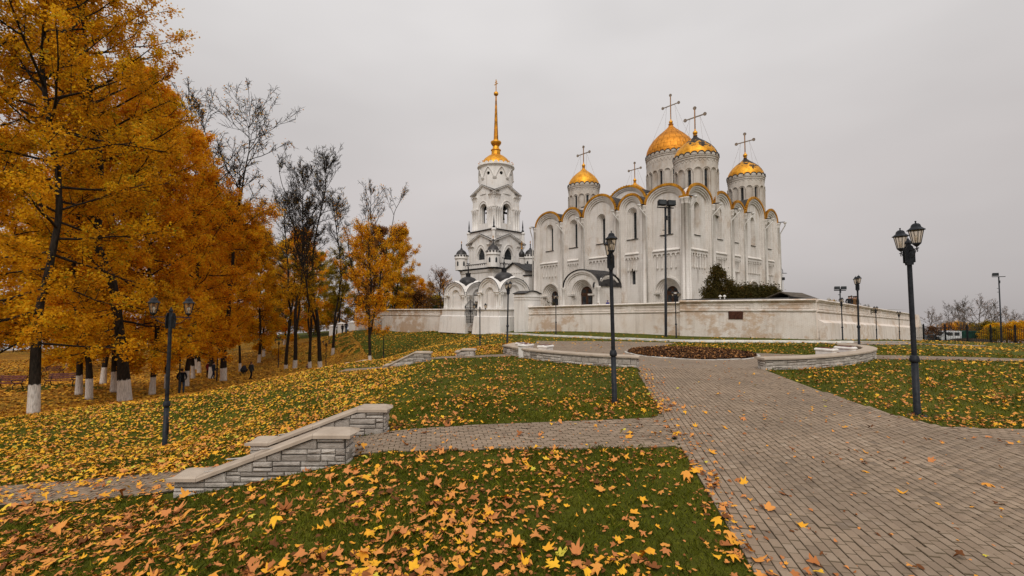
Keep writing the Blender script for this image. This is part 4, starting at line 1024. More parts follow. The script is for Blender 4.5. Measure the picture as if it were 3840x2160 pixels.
def tier_face(hs, z0, z1, op, pk, ends, see, colm=False):
    def fn(k, rot):
        M = face_map(hs, rot); (w, oz0, ozs, rise, pt) = op
        outer = [(-hs, z0), (-hs, z1), (0, pk), (hs, z1), (hs, z0)]
        mb = MB(); s_ = stepped(-w, w, oz0, ozs, rise, 0, 1, .12, .25 if not see else .45, 12, pt); nest(mb, M, s_)
        wall_face(mb, M, outer, [s_[0][0]], 0)
        if see: mb.loft([[M(a, z, d) for a, z in s_[-1][0]] for d in (s_[-1][1], 1.1)], False, False)
        wl_ = mb.build('wall', LM, tw)
        if not see: pane(wl_, M, s_[-1][0], s_[-1][1], 'window', None, 7)
        # gable cornices
        for sg2 in (-1, 1):
            c_ = MB(); c_.M = M
            c_.loft([[(sg2 * hs * 1.10, z1 - .28 , -.1), (sg2 * hs * 1.10, z1 - .02, -.42), (sg2 * hs * 1.10, z1 + .12, -.42), (sg2 * hs * 1.10, z1 + .12, .2)], [(0, pk - .1, -.1), (0, pk + .16, -.42), (0, pk + .3, -.42), (0, pk + .3, .2)]]); cc_ = c_.build('gable_cornice', LM, wl_)
            r_ = MB(); r_.M = M
            r_.loft([[(sg2 * hs * 1.13, z1 + .12, -.46), (sg2 * hs * 1.13, z1 + .17, -.46), (sg2 * hs * 1.13, z1 + .2, 1.2), (sg2 * hs * 1.13, z1 + .15, 1.2)], [(0, pk + .31, -.46), (0, pk + .37, -.46), (0, pk + .37, 3), (0, pk + .31, 3)]]); r_.build('gable_roof', MAT['roof'], wl_)
            e_ = MB(); e_.M = M; x0, x1 = sorted((sg2 * hs * 1.08, sg2 * hs * .52)); e_.loft([[(x0, z1 - .75, -.05), (x1, z1 - .75, -.05), (x1, z1 - .75, .1), (x0, z1 - .75, .1)], [(x0, z1 - .42, -.36), (x1, z1 - .42, -.36), (x1, z1 - .42, .1), (x0, z1 - .42, .1)]]); e_.build('entablature', LM, wl_)
            for q in (.62, .8, .96):
                bk = MB(); bk.M = M; bx = sg2 * hs * q; bk.loft([[(bx - .1, z1 - 1.5, .02), (bx + .1, z1 - 1.5, .02), (bx + .1, z1 - 1.5, .06), (bx - .1, z1 - 1.5, .06)], [(bx - .14, z1 - .8, -.22), (bx + .14, z1 - .8, -.22), (bx + .14, z1 - .8, .06), (bx - .14, z1 - .8, .06)]]); bk.build('bracket', LM, wl_)
        hd = MB(); arch_ring(hd, M, -w - .25, w + .25, ozs, rise + .5, 0, .14, -.12, .05, 14); hd.build('hood_mould', LM, wl_)
        if colm:
            for sg2 in (-1, 1):
                for q in (.58, .75, .93):
                    p = M(sg2 * hs * q, 0, -.04); cm_ = MB(); cm_.lathe([(.32, z0 + .1), (.32, z0 + .6), (.24, z0 + .7), (.23, ozs - .7), (.3, ozs - .6), (.36, ozs - .15), (.4, ozs)], 10, p[0], p[1], cap1=True); cm_.build('half_column', LM, wl_, True)
                ab = MB(); ab.M = M; x0, x1 = sorted((sg2 * hs * 1.04, sg2 * hs * .46)); ab.loft([[(x0, z, -.42), (x1, z, -.42), (x1, z, .1), (x0, z, .1)] for z in (ozs, ozs + .22)]); ab.build('abacus', LM, wl_)
    return fn
four(tier_face(4.15, 9.0, 14.6, (1.25, 11.1, 11.9, 1.9, .55), 16.4, None, False))
MB().box(-4.0, 4.0, -4.0, 4.0, 14.4, 17.35).build('attic', LM, tw)
four(lambda k, rot: [ (lambda b: (b.add([face_map(4.0, rot)(a - .16, 16.2, -.05), face_map(4.0, rot)(a, 15.75, -.05), face_map(4.0, rot)(a + .16, 16.2, -.05), face_map(4.0, rot)(a, 16.75, -.05), face_map(4.0, rot)(a, 16.25, -.14)], [(0, 1, 4), (1, 2, 4), (2, 3, 4), (3, 0, 4)]), b.build('lozenge', LM, tw)))(MB()) for a in np.linspace(-3.5, 3.5, 15)])
MB().lathe([(4.1 * 1.414, 17.3), (4.35 * 1.414, 17.4), (4.35 * 1.414, 17.5), (3.3 * 1.414, 17.6)], 4, 0, 0, math.pi / 4, True, True).build('tier_cornice', MAT['roof'], tw)
for sx in (-1, 1):
    for sy in (-1, 1):
        p = MB(); p.lathe([(.5, 14.6), (.5, 15.2), (.36, 15.3), (.36, 17.0), (.52, 17.1), (.52, 17.4), (.3, 17.55)], 8, sx * 4.1, sy * 4.1, 0, False, True); p.build('corner_post', LM, tw)
        f = MB(); f.lathe([(.2, 17.5), (.3, 17.8), (.14, 18.0), (.12, 18.3), (.16, 18.5), (.02, 20.2)], 8, sx * 4.1, sy * 4.1); f.build('finial', MAT['iron'], tw, True)
four(tier_face(3.55, 17.5, 25.5, (1.15, 19.0, 22.2, 1.2, 0), 27.2, None, True, True))
MB().box(-3.4, 3.4, -3.4, 3.4, 17.4, 18.9).build('belfry_floor', MAT['dark'], tw)
MB().box(-3.4, 3.4, -3.4, 3.4, 24.4, 25.3).build('belfry_ceiling', MAT['dark'], tw)
for ang in (0, math.pi / 2):
    MB().box(-3.3, 3.3, -.15, .15, 22.1, 22.5).build('bell_beam', MAT['dark'], tw, rot=(0, 0, ang + .02), loc=(0, 0, .03 * ang))
for bx, by, br in ((-1.8, 0, .7), (0, -1.8, .75), (1.2, 1.0, .9), (0, 0, .5)):
    b = MB(); b.lathe([(br, 20.2), (br * .8, 20.5), (br * .6, 21.2), (br * .45, 21.7), (.06, 21.9), (.05, 22.2)], 14, bx, by); b.build('bell', simple('bronze', (.03, .03, .02), (.08, .08, .05), 3, .5, .6), tw, True)
MB().lathe([(3.75, 25.4), (3.75, 26.2)], 24, cap1=True).build('drum_base', LM, tw)
dr = MB(); RD = 3.62; per = 2 * math.pi / 8; hw = RD * per / 2; ocl = []
for i in range(8):
    def M(a, z, d, i=i):
        th = (i + .5) * per + a / RD; r = RD - d; return (r * math.cos(th), r * math.sin(th), z)
    cir = [(.38 * math.cos(2 * math.pi * k / 12), 29.9 + .38 * math.sin(2 * math.pi * k / 12)) for k in range(12)]
    outer = [(-hw + 2 * hw * k / 6, 25.8) for k in range(7)] + [(hw - 2 * hw * k / 6, 31.6) for k in range(7)]
    for k in range(6):
        pass
    # curved shell: strips left and right of the oculus, a small holed plate between
    for a0, a1 in ((-hw, -hw * .66), (-hw * .66, -hw * .34), (hw * .34, hw * .66), (hw * .66, hw)):
        dr.add([M(a0, 25.8, 0), M(a1, 25.8, 0), M(a1, 31.6, 0), M(a0, 31.6, 0)], [(0, 1, 2, 3)])
    wall_face(dr, M, [(-hw * .34, 25.8), (hw * .34, 25.8), (hw * .34, 31.6), (-hw * .34, 31.6)], [cir], 0); nest(dr, M, [(cir, 0), (cir, .3)])
    ocl.append((M, cir))
dm_ = dr.build('drum', LM, tw)
for M, cir in ocl:
    pane(dm_, M, cir, .3, 'oculus', MAT['dark'])
    h_ = MB(); rings = []
    for k in range(17):
        t = -1 + 2 * k / 16; z = 29.0 + 2.0 * (1 - abs(t) ** 1.7) * (1 + .12 * (1 - abs(t)) ** 3)
        rings.append([M(t * hw * .86, z, -.02), M(t * hw * .86, z, -.2), M(t * hw * .86 * 1.1, z + .16, -.2), M(t * hw * .86 * 1.1, z + .16, -.02)])
    h_.loft(rings); h_.build('ogee_hood', LM, dm_)
    f_ = MB(); f_.M = M; f_.loft([[(hw - .4, 28.95, .05), (hw + .4, 28.95, .05), (hw + .4, 28.95, -.3), (hw - .4, 28.95, -.3)], [(hw - .25, 28.6, .05), (hw + .25, 28.6, .05), (hw + .25, 28.6, -.1), (hw - .25, 28.6, -.1)]]); f_.build('console', LM, dm_)
MB().lathe([(RD, 31.4), (RD + .12, 31.55), (RD + .42, 31.85), (RD + .42, 32.0), (RD + .2, 32.05), (RD + .1, 32.05)], 40).build('drum_cornice', LM, tw)
nsc = 22
for k in range(nsc):
    q = MB(); w = math.pi * (RD + .15) / nsc * .94; o = outline(-w, w, 32.0, 32.15, .5, 8, .5); f = lambda a, z, d: (RD + .2 - d, a, z)
    wall_face(q, f, o, [], 0); q.loft([[f(a, z, d) for a, z in o] for d in (0, .12)], False, False); s_ = q.build('merlon', LM, tw, rot=(0, 0, 2 * math.pi * k / nsc))
    MB().ball((RD + .14, 0, 32.78), .12, 6, 4).build('knob', MAT['goldold'], s_)
MB().lathe([(RD - .2, 32.0), (RD - .25, 32.5), (RD - .55, 33.2), (RD - 1.15, 33.95), (1.75, 34.55), (1.25, 34.85), (1.05, 34.95)], 40).build('dome', MAT['gold'], tw, True)
MB().lathe([(1.15, 34.9), (1.0, 35.0), (.95, 35.9), (1.12, 35.95), (1.12, 36.1), (.9, 36.15), (.72, 36.5), (.66, 36.9), (1.1, 37.5), (1.2, 37.8), (1.1, 38.0), (.72, 38.1), (.62, 38.3)], 12).build('lantern_neck', MAT['gold'], tw)
MB().lathe([(.52, 38.25), (.37, 42), (.26, 45.2), (.14, 48.45), (.08, 48.5)], 10).build('spire', MAT['goldspire'], tw)
MB().ball((0, 0, 48.95), .52, 14, 8).build('orb', MAT['gold'], tw, True)
MB().box(-.07, .07, -.07, .07, 49.4, 52.2).build('cross_post', MAT['gold'], tw); MB().box(-.06, .06, -.55, .55, 51.1, 51.24).build('cross_arm', MAT['gold'], tw)
MB().box(-.06, .06, -.3, .3, 51.55, 51.67).build('cross_arm', MAT['gold'], tw)

# chapel with a pitched sheet roof between tower and cathedral
ch = thing('chapel', 'low white chapel with a dark pitched roof and tiny onion dome before the bell tower', 'chapel', (2.5, 88.0, 1.6), R(43)); ch.scale = (1, 1, 1.1)
MB().box(0, 12, 0, 6.2, -1.5, 7.3).build('wall', LM, ch)
g_ = MB(); g_.prism([(-.05, 7.3), (3.1, 8.7), (6.25, 7.3)], .02, .5, 'x'); g_.build('gable', LM, ch)
for s0, s1 in ((-.45, 3.1), (3.1, 6.65)):
    r_ = MB(); xs = [-.4]
    zz_ = lambda y: 8.9 - abs(y - 3.1) * .46
    rings = []; x = -.4
    while x < 12.2:
        for dx, h in ((0, 0), (.03, .06), (.07, .06), (.1, 0)): rings.append([(x + dx, s0, zz_(s0) + h), (x + dx, s1, zz_(s1) + h), (x + dx, s1, zz_(s1) - .12), (x + dx, s0, zz_(s0) - .12)])
        x += .6
    r_.loft(rings); r_.build('roof', MAT['roof'], ch)
for k in range(7):
    MB().box(-.12, .02, .7 + k * .7, 1.0 + k * .7, 6.9, 7.15).build('corbel', LM, ch)
MB().lathe([(.55, 8.4), (.55, 9.7), (.68, 9.8), (.68, 9.95)], 12, 2.2, 3.1, cap1=True).build('lantern', LM, ch)
MB().lathe([(.36, 9.9), (.55, 10.15), (.63, 10.5), (.55, 10.85), (.32, 11.1), (.14, 11.3), (.06, 11.5)], 14, 2.2, 3.1).build('onion_dome', MAT['roof'], ch, True)
MB().ball((2.2, 3.1, 11.6), .17, 10, 6).build('orb', MAT['gold'], ch, True)
MB().box(2.15, 2.25, 3.06, 3.14, 11.7, 13.0).build('cross_post', MAT['gold'], ch); MB().box(2.16, 2.24, 2.75, 3.45, 12.45, 12.53).build('cross_arm', MAT['gold'], ch)
MB().box(-.6, 1.0, -1.6, -.3, -1.5, 6.2).build('chimney_block', LM, ch); MB().box(-.75, 1.15, -1.75, -.2, 6.2, 6.45).build('block_roof', MAT['roof'], ch)
for k in range(3):
    wo = outline(2 + k * 3.2, 3.2 + k * 3.2, 2.2, 4.2, .6, 8); mb = MB(); wall_face(mb, lambda a, z, d: (a, -.02 + d, z), wo, [], 0); mb.build('window', MAT['window'], ch)

# ------------------------------------------------------------------ gatehouse
GZ = -.45
gh = thing('gatehouse', 'white gatehouse with two domed pavilions and arched gables at the wall gap', 'gatehouse', (-1.52, 56.0, 0), R(48))
def kok(M, a0, a1, zs, rise, host, niche=True, zb=2.2):
    """a face with an ogee kokoshnik gable, stepped archivolts and a blind niche"""
    def ko(i, n=20):
        c, hw = (a0 + a1) / 2, (a1 - a0) / 2 - i; pts = [(c - hw, zb)]
        for k in range(n + 1):
            th = math.pi * k / n; s = math.sin(th); z = zs + (rise - .25 - i) * s + .25 * max(0, 1 - abs(math.cos(th)) * 5) ** 2 * (1 if i < .3 else .5)
            pts.append((c - hw * math.cos(th), z))
        return pts + [(c + hw, zb)]
    mb = MB(); k0, k1, k2 = ko(0), ko(.22), ko(.48)
    seq = [(k0, .7), (k0, -.12), (k1, -.12), (k1, 0), (k2, 0), (k2, .12)]
    nest(mb, M, seq, False); c = (a0 + a1) / 2; w = (a1 - a0) * .2
    s_ = stepped(c - w, c + w, zb + .1, zs - .15, w * 1.1, .12, 2, .1, .09, 12); nest(mb, M, s_)
    wall_face(mb, M, k2, [s_[0][0]], .12); wall_face(mb, M, s_[-1][0], [], s_[-1][1]); f = mb.build('gable_wall', LM, host)
    n = 26
    for k in range(n):
        pass
    d = MB(); arch_ring(d, M, a0 + .24, a1 - .24, zs, rise - .5, -.02, .16, -.06, .05, 46, .05); d.build('dentil_archivolt', LM, f)
    for s in (-1, 1):
        for q in (.12, .42):
            x = c + s * ((a1 - a0) / 2 - q); p = M(x, 0, -.08); t = MB(); t.lathe([(.17, zb), (.17, zb + .3), (.12, zb + .36), (.12, zs - .35), (.16, zs - .3), (.18, zs - .1)], 8, p[0], p[1], cap1=True); t.build('half_column', LM, f, True)
    e = MB(); e.M = M; e.loft([[(a, zs - .12, -.22), (a, zs, -.3), (a, zs + .06, -.3), (a, zs + .06, .02), (a, zs - .12, .02)] for a in (a0 - .1, c - w - .3)]); e.build('impost', LM, f)
    e = MB(); e.M = M; e.loft([[(a, zs - .12, -.22), (a, zs, -.3), (a, zs + .06, -.3), (a, zs + .06, .02), (a, zs - .12, .02)] for a in (c + w + .3, a1 + .1)]); e.build('impost', LM, f)
    v = vault(M, a0 + .05, a1 - .05, zs, rise - .28, -.2, .62, 14, .9, .06); v.build('gable_roof', MAT['roof'], host)
    return f
def pavilion(x0, x1, y0, y1, zs, apex, dome_r, host):
    MB().box(x0 + .3, x1 - .1, y0 + .3, y1 - .1, GZ - .5, zs).build('core', LM, host)
    kok(lambda a, z, d: (x0 + d, a, z), y0, y1, zs, apex - zs, host)
    kok(lambda a, z, d: (a, y0 + d, z), x0, x1, zs, (apex - zs) * 1.02, host)
    kok(lambda a, z, d: (a, y1 - d, z), x0, x1, zs, (apex - zs) * 1.02, host)
    # battered plinth in two stages
    p = MB(); p.loft([[(x0 - o, y0 - o, z), (x1 + .1, y0 - o, z), (x1 + .1, y1 + o, z), (x0 - o, y1 + o, z)] for z, o in ((GZ - .6, .62), (1.2, .42), (1.3, .25), (1.95, .22), (2.05, .34), (2.2, .34), (2.24, .1))]); p.build('plinth', LM, host)
    cx, cy = (x0 + x1) / 2, (y0 + y1) / 2
    MB().box(x0 + .6, x1 - .3, y0 + .6, y1 - .3, zs, apex - .35).build('attic', MAT['roof'], host)
    MB().lathe([(dome_r, apex - .5), (dome_r * 1.0, apex - .2), (dome_r * .9, apex + .15), (dome_r * .68, apex + .45), (dome_r * .36, apex + .62), (.3, apex + .68)], 24, cx, cy).build('dome', MAT['roof'], host, True)
    MB().lathe([(.34, apex + .6), (.34, apex + 1.05), (.42, apex + 1.08), (.42, apex + 1.14), (.1, apex + 1.2)], 12, cx, cy, cap1=True).build('dome_lantern', MAT['iron'], host)
    MB().lathe([(.1, apex + 1.15), (.07, apex + 1.8), (.12, apex + 1.95), (.05, apex + 2.05), (.04, apex + 2.5)], 8, cx, cy).build('spike', MAT['iron'], host)
    for k in range(4):
        MB().tube([(cx - .3 * math.cos(k * .785), cy - .3 * math.sin(k * .785), apex + 2.5 - .12 * (k % 2)), (cx + .3 * math.cos(k * .785), cy + .3 * math.sin(k * .785), apex + 2.5 + .12 * (k % 2))], .03, 4).build('star_ray', MAT['iron'], host)
pavilion(0, 5.6, 0, 3.75, 4.25, 6.35, 1.35, gh)
pavilion(.3, 5.2, 6.6, 10.9, 4.0, 6.05, 1.35, gh)
MB().box(1.8, 4.6, 3.85, 6.5, 1.0, 4.0).build('link_wall', LM, gh)
MB().box(1.75, 4.65, 3.8, 6.55, 4.0, 4.12).build('link_roof', MAT['roof'], gh)
for k in range(7):
    MB().box(.15 + k * .26, .15 + (k + 1) * .26 + .02, 3.98, 6.32, GZ - .3, GZ + .17 * (k + 1)).build('step', MAT['greykerb'], gh)
# annex block with a curved cornice, right of the pavilions
an = MB(); an.M = None
pts = [(0, -1), (2.9, -1), (2.9, 3.95)] + [(2.9 - 2.9 * k / 10, 3.95 + .32 * math.sin(math.pi * k / 10)) for k in range(1, 10)] + [(0, 3.95)]
anx = thing('annex', 'plain bright white block with a curved cornice between gatehouse and cathedral', 'outbuilding', (1.55, 53.6, 0), R(48))
an.prism(pts, 0, 1.75, 'y'); an.build('wall', LM, anx)
for dy, zz1 in ((-.1, 3.62), (-.06, 3.3)):
    MB().box(-.1, 3.0, dy, 0, zz1, zz1 + .13).build('string_course', LM, anx); MB().box(dy, 0, 0, 1.8, zz1, zz1 + .13).build('string_course', LM, anx)
tp = MB(); tp.loft([[(x, y, z + .03) for x, z in [(-.14, 3.95)] + [(2.9 * k / 10, 3.95 + .32 * math.sin(math.pi * k / 10)) for k in range(0, 11)] + [(3.04, 3.95)]] + [(3.04, y, 4.08)] + [(2.9 - 2.9 * k / 10, y, 4.1 + .32 * math.sin(math.pi * k / 10)) for k in range(0, 11)] + [(-.14, y, 4.08)] for y in (-.16, 1.85)]); tp.build('roof', MAT['roof'], anx)

# iron gate leaves in the gap
gate = thing('iron_gate', 'black wrought-iron double gate with an arched top between the gatehouse pavilions', 'gate', tuple(gh.matrix_basis @ Vector((-.1, 5.15, .25))), R(48 + 90) - R(8))
IR = MAT['iron']; gw = 1.28
gtop = lambda x: 2.15 + .75 * (1 - (abs(x) / gw) ** 1.3)
for s in (-1, 1):
    for k in range(9):
        x = s * (.08 + k * (gw - .1) / 8); MB().tube([(x, 0, .12), (x, 0, gtop(x) + .02)], .016, 5).build('bar', IR, gate)
    MB().box(s * gw - .04, s * gw + .04, -.04, .04, -.2, 2.35).build('gate_post', IR, gate)
    for z in (.14, .55, .95, 2.05): MB().box(min(0, s * gw), max(0, s * gw), -.02, .02, z, z + .05).build('rail', IR, gate)
    for off in (0, .17): MB().tube([(s * gw * k / 10, 0, gtop(s * gw * k / 10) + off) for k in range(11)], .024, 5).build('top_rail', IR, gate)
    for k in range(8):
        x = s * gw * (k + .5) / 8; MB().tube([(x + .07 * math.cos(t), 0, gtop(x) + .085 + .06 * math.sin(t)) for t in np.linspace(0, 6.28, 9)], .010, 4).build('ring', IR, gate)
    for k in range(5): MB().tube([(s * (.3 + .16 * math.cos(t + k)), 0, 1.5 + .42 * math.sin(t) * (k + 1) / 5) for t in np.linspace(0, 5, 12)], .012, 4).build('scroll', IR, gate)
MB().tube([(0, 0, .1), (0, 0, 3.25)], .03, 6).build('meeting_bar', IR, gate)
MB().tube([(-.12, 0, 3.1), (.12, 0, 3.1)], .02, 5).build('finial_cross', IR, gate)

# ------------------------------------------------------------------ enclosing wall
def wall_run(t, P0, P1, zt0, zt1, mat, zs=1.0, th=.7, step_ledge=0.0, panels=True, lowmat=None):
    P0, P1 = Vector(P0), Vector(P1); d = (P1 - P0); Lh = d.length; u_ = d / Lh; n_ = Vector((u_.y, -u_.x))
    org = Vector((t.location.x, t.location.y))
    def M(u, z, o):
        p = P0 + u_ * u + n_ * o - org; return (p.x, p.y, z)
    ns_ = max(2, int(Lh / 3)); us = [Lh * k / ns_ for k in range(ns_ + 1)]
    zt = lambda u: zt0 + (zt1 - zt0) * u / Lh
    gz_ = [h1(*(P0 + u_ * u + n_ * .5)) for u in us]
    b = MB(); b.loft([[M(u, g - .6, .22), M(u, (g + zt(u) - zs) * .5, .14), M(u, zt(u) - zs - .1, .06), M(u, zt(u) - zs, 0), M(u, zt(u) - zs, -th), M(u, g - .6, -th)] for u, g in zip(us, gz_)]); b.build('wall_body', mat, t)
    if step_ledge:
        b = MB(); b.loft([[M(u, g - .6, .62), M(u, g + (zt(u) - zs - g) * .62, .50), M(u, g + (zt(u) - zs - g) * .72, .12), M(u, g - .6, .12)] for u, g in zip(us, gz_)]); b.build('footing', lowmat or mat, t)
    b = MB(); b.loft([[M(u, zt(u) - zs + .002, .10), M(u, zt(u) - zs + .08, .14), M(u, zt(u) - zs + .14, .14), M(u, zt(u) - zs + .2, .02), M(u, zt(u) - zs + .002, .02)] for u in us]); b.build('string_course', mat, t)
    b = MB(); b.loft([[M(u, zt(u) - zs + .004, .015), M(u, zt(u) - .16, .015), M(u, zt(u) - .16, -th + .05), M(u, zt(u) - zs + .004, -th + .05)] for u in us]); b.build('parapet', mat, t)
    b = MB(); b.loft([[M(u, zt(u) - .26, .05), M(u, zt(u) - .2, .12), M(u, zt(u) - .14, .12), M(u, zt(u) - .12, .22), M(u, zt(u) - .06, .24), M(u, zt(u) + .03, .0), M(u, zt(u) + .03, -th), M(u, zt(u) - .15, -th - .1)] for u in us]); b.build('coping', mat, t)
    if panels:
        u = .5; k = 0
        while u < Lh - 1.2:
            w = 4.0 if k % 2 == 0 else 1.25; w = min(w, Lh - .4 - u)
            z0, z1 = zt(u) - zs + .26, zt(u) - .34; r = .09; dz = (zt1 - zt0) / Lh * w
            fr = MB()
            def rect(i, o): return [M(u + i, z0 + i, o), M(u + w - i, z0 + dz + i, o), M(u + w - i, z1 + dz - i, o), M(u + i, z1 - i, o)]
            fr.loft([rect(0, .01), rect(0, .055), rect(r, .055), rect(r + .02, .018)], False, False); fr.build('panel_frame', mat, t)
            u += w + .25; k += 1
            if k % 2 == 0 and u < Lh - .6:
                b = MB(); b.loft([[M(u, z, .02), M(u + .34, z, .02), M(u + .34, z, .08), M(u, z, .08)] for z in (zt(u) - zs + .2, zt(u) - .26)]); b.build('pilaster_strip', mat, t); u += .6
    return M, Lh
W0, W1, W2, W3 = (2.0, 54.2), (16.06, 43.1), (24.5, 36.5), (62.5, 70.6)
wl1 = thing('enclosing_wall', 'long whitewashed brick wall from the gatehouse towards the floodlight mast', 'wall', (9, 48.7, 0))
wall_run(wl1, W0, W1, 2.46, 2.86, MAT['wallbrick'])
off = Vector((-.62, -.785)) * .32
wl2 = thing('enclosing_wall', 'taller near section of pale brick wall ending at the right-hand corner', 'wall', (20.3, 39.8, 0))
q1_, q2_ = Vector(W1) + off, Vector(W2) + off
wall_run(wl2, q1_, q2_, 2.98, 3.02, MAT['wallbrick'], 1.02)
wl3 = thing('enclosing_wall', 'receding pink-white wall running away right of the corner', 'wall', (43, 53, 0))
wall_run(wl3, q2_ + Vector((.0, 0)), W3, 3.02, 1.35, MAT['wallrender'], 1.05, step_ledge=1)
wl0 = thing('enclosing_wall', 'shorter whitewashed wall left of the gatehouse, partly behind an orange tree', 'wall', (-14, 69, 0))
GL = gh.matrix_basis @ Vector((.9, 10.9, 0)); wall_run(wl0, (-29, 84.0), (GL.x, GL.y), 2.05, 2.15, MAT['wallbrick'])
# opening with a rusty grille and a slot in the far wall
hole = MB(); d_ = (q2_ - q1_).normalized(); n_ = Vector((d_.y, -d_.x)); hp = q1_ + d_ * ((q2_ - q1_).length * .45)
def hM(u, z, o): p = hp + d_ * u + n_ * o - Vector((20.3, 39.8)); return (p.x, p.y, z)
hole.loft([[hM(-.55, 1.35, .19), hM(.55, 1.35, .19), hM(.55, 2.0, .15), hM(-.55, 2.0, .15)], [hM(-.6, 1.3, .05), hM(.6, 1.3, .05), hM(.6, 2.05, .05), hM(-.6, 2.05, .05)]]); hole.build('grille', simple('rusty_grille', (.03, .012, .008), (.10, .04, .025), 8, .8, 0, .3), wl2)
# sloping buttress at the far end
bt = MB(); e_ = Vector(W3); u3 = (Vector(W3) - q2_).normalized(); n3 = Vector((u3.y, -u3.x)); g3 = h1(*W3)
def bM(u, z, o): p = e_ + u3 * u + n3 * o - Vector((43, 53)); return (p.x, p.y, z)
bt.loft([[bM(-.5, g3 - .8, o), bM(6.2, g3 - .8, o), bM(6.1, g3 - .2, o), bM(.3, .9, o), bM(-.5, 1.3, o)] for o in (.6, -1.2)]); bt.build('buttress', MAT['wallrender'], wl3)

# the raised churchyard behind the wall
m_t = simple('churchyard_ground', (0.10, 0.09, 0.05), (0.16, 0.14, 0.09), 1.0, 0.95, coord='World')
def flat(name, poly, z, mat):
    pts_ = [Vector((x, y, z)) for x, y in poly]; me = bpy.data.meshes.new(name); me.from_pydata(pts_, [], [tuple(t) for t in tessellate_polygon([pts_])]); me.materials.append(mat); return tag(obj(name, me), kind='structure')
flat('churchyard_terrain', [(2.6, 54.4), (16.2, 43.7), (24.4, 37.4), (62, 71), (70, 100), (60, 125), (-20, 125), (-12, 85), (-3.0, 64.5), (1.5, 60)], 2.05, m_t)
# ------------------------------------------------------------------ street lamps
def make_lamp():
    t = thing('street_lamp', 'lamp', 'street lamp'); LA = MAT['lamp']
    p = MB(); p.lathe([(.08, -.3), (.08, 0), (.064, .04), (.061, 1.16)], 14, cap1=True); p.build('base_tube', LA, t, True)
    c = MB(); c.lathe([(.061, 1.14), (.083, 1.15), (.09, 1.18), (.09, 1.225), (.078, 1.24), (.078, 1.27), (.045, 1.30)], 14, cap0=True, cap1=True); c.build('collar', LA, t, True)
    MB().prism([(-.035, .42), (.035, .42), (.035, .72), (-.035, .72)], .056, .070, 'x').build('access_hatch', LA, t)
    MB().lathe([(.17, -.02), (.17, .012), (.10, .02), (.095, .06)], 12, cap0=True).build('base_flange', LA, t)
    p = MB(); p.lathe([(.049, 1.28), (.043, 3.70), (.043, 3.715)], 14, cap1=True); p.build('pole', LA, t, True)
    f = MB(); f.lathe([(.053, 3.70), (.068, 3.715), (.068, 3.735), (.03, 3.79), (.004, 3.84)], 4); f.build('finial', LA, t)
    prof = [(-.05, -.205), (.05, -.205), (.055, -.16), (.085, -.15), (.085, .13), (.06, .16), (.055, .19), (.025, .225), (-.025, .225), (-.055, .19), (-.06, .16), (-.085, .13), (-.085, -.15), (-.055, -.16)]
    for s in (-1, 1):
        b = MB(); b.prism([(y, 3.45 + z) for y, z in prof], s * .062, s * .085, 'x'); b.build('bracket_plate', LA, t)
        a = MB(); a.tube([(s * .08, 0, 3.555), (s * .585, 0, 3.555)], .013, 6); A = a.build('arm', LA, t)
        pts = []
        for k in range(15):                                  # scroll at the plate, S-curve, scroll at the tip
            th = -math.pi * .5 - k / 14 * 4.4; r = .055 - .038 * k / 14; pts.append((s * (.165 + r * math.cos(th) * 1.2), 0, 3.46 + r * math.sin(th) * 1.3))
        pts = pts[::-1] + [(s * .27, 0, 3.40), (s * .36, 0, 3.455), (s * .43, 0, 3.52), (s * .485, 0, 3.54)]
        for k in range(10):
            th = math.pi * .5 - k / 9 * 4.0; r = .032 - .016 * k / 9; pts.append((s * (.505 + r * math.cos(th)), 0, 3.508 + r * math.sin(th)))
        q = MB(); q.tube(pts, .0085, 5); q.build('scroll', LA, A)
        lx = s * .49; n = 6
        LS = .76; H = lambda r, z: [(lx + LS * r * math.cos(math.pi / 3 * k), LS * r * math.sin(math.pi / 3 * k), z) for k in range(6)]
        l = MB(); l.loft([H(.012, 3.555), H(.016, 3.59), H(.05, 3.61), H(.078, 3.635), H(.098, 3.65), H(.098, 3.672), H(.06, 3.674)]); Ln = l.build('lantern', LA, t)
        r = MB(); r.loft([H(.165, 3.935), H(.205, 3.93), H(.21, 3.945), H(.165, 3.97), H(.12, 4.0), H(.112, 4.02), H(.10, 4.05), H(.068, 4.075), H(.02, 4.085), H(.014, 4.11), H(.025, 4.12), H(.02, 4.13), H(.003, 4.135)]); r.build('lantern_roof', LA, Ln)
        for k in range(6):
            th = math.pi / 3 * k; e = MB(); e.tube([(lx + LS * .094 * math.cos(th), LS * .094 * math.sin(th), 3.66), (lx + LS * .168 * math.cos(th), LS * .168 * math.sin(th), 3.945)], .008, 4); e.build('glazing_bar', LA, Ln)
            t2 = th + math.pi / 3; g = MB(); g.add([(lx + LS * q_ * math.cos(a_2), LS * q_ * math.sin(a_2), z_2) for q_, a_2, z_2 in ((.09, th, 3.672), (.09, t2, 3.672), (.162, t2, 3.938), (.162, th, 3.938))], [(0, 1, 2, 3)]); g.build('pane', MAT['lampglass'], Ln)
        b = MB(); b.lathe([(.018, 3.672), (.018, 3.72), (.034, 3.75), (.038, 3.78), (.03, 3.815), (.004, 3.83)], 8, lx, 0); b.build('bulb', MAT['bulb'], Ln, True)
    return t
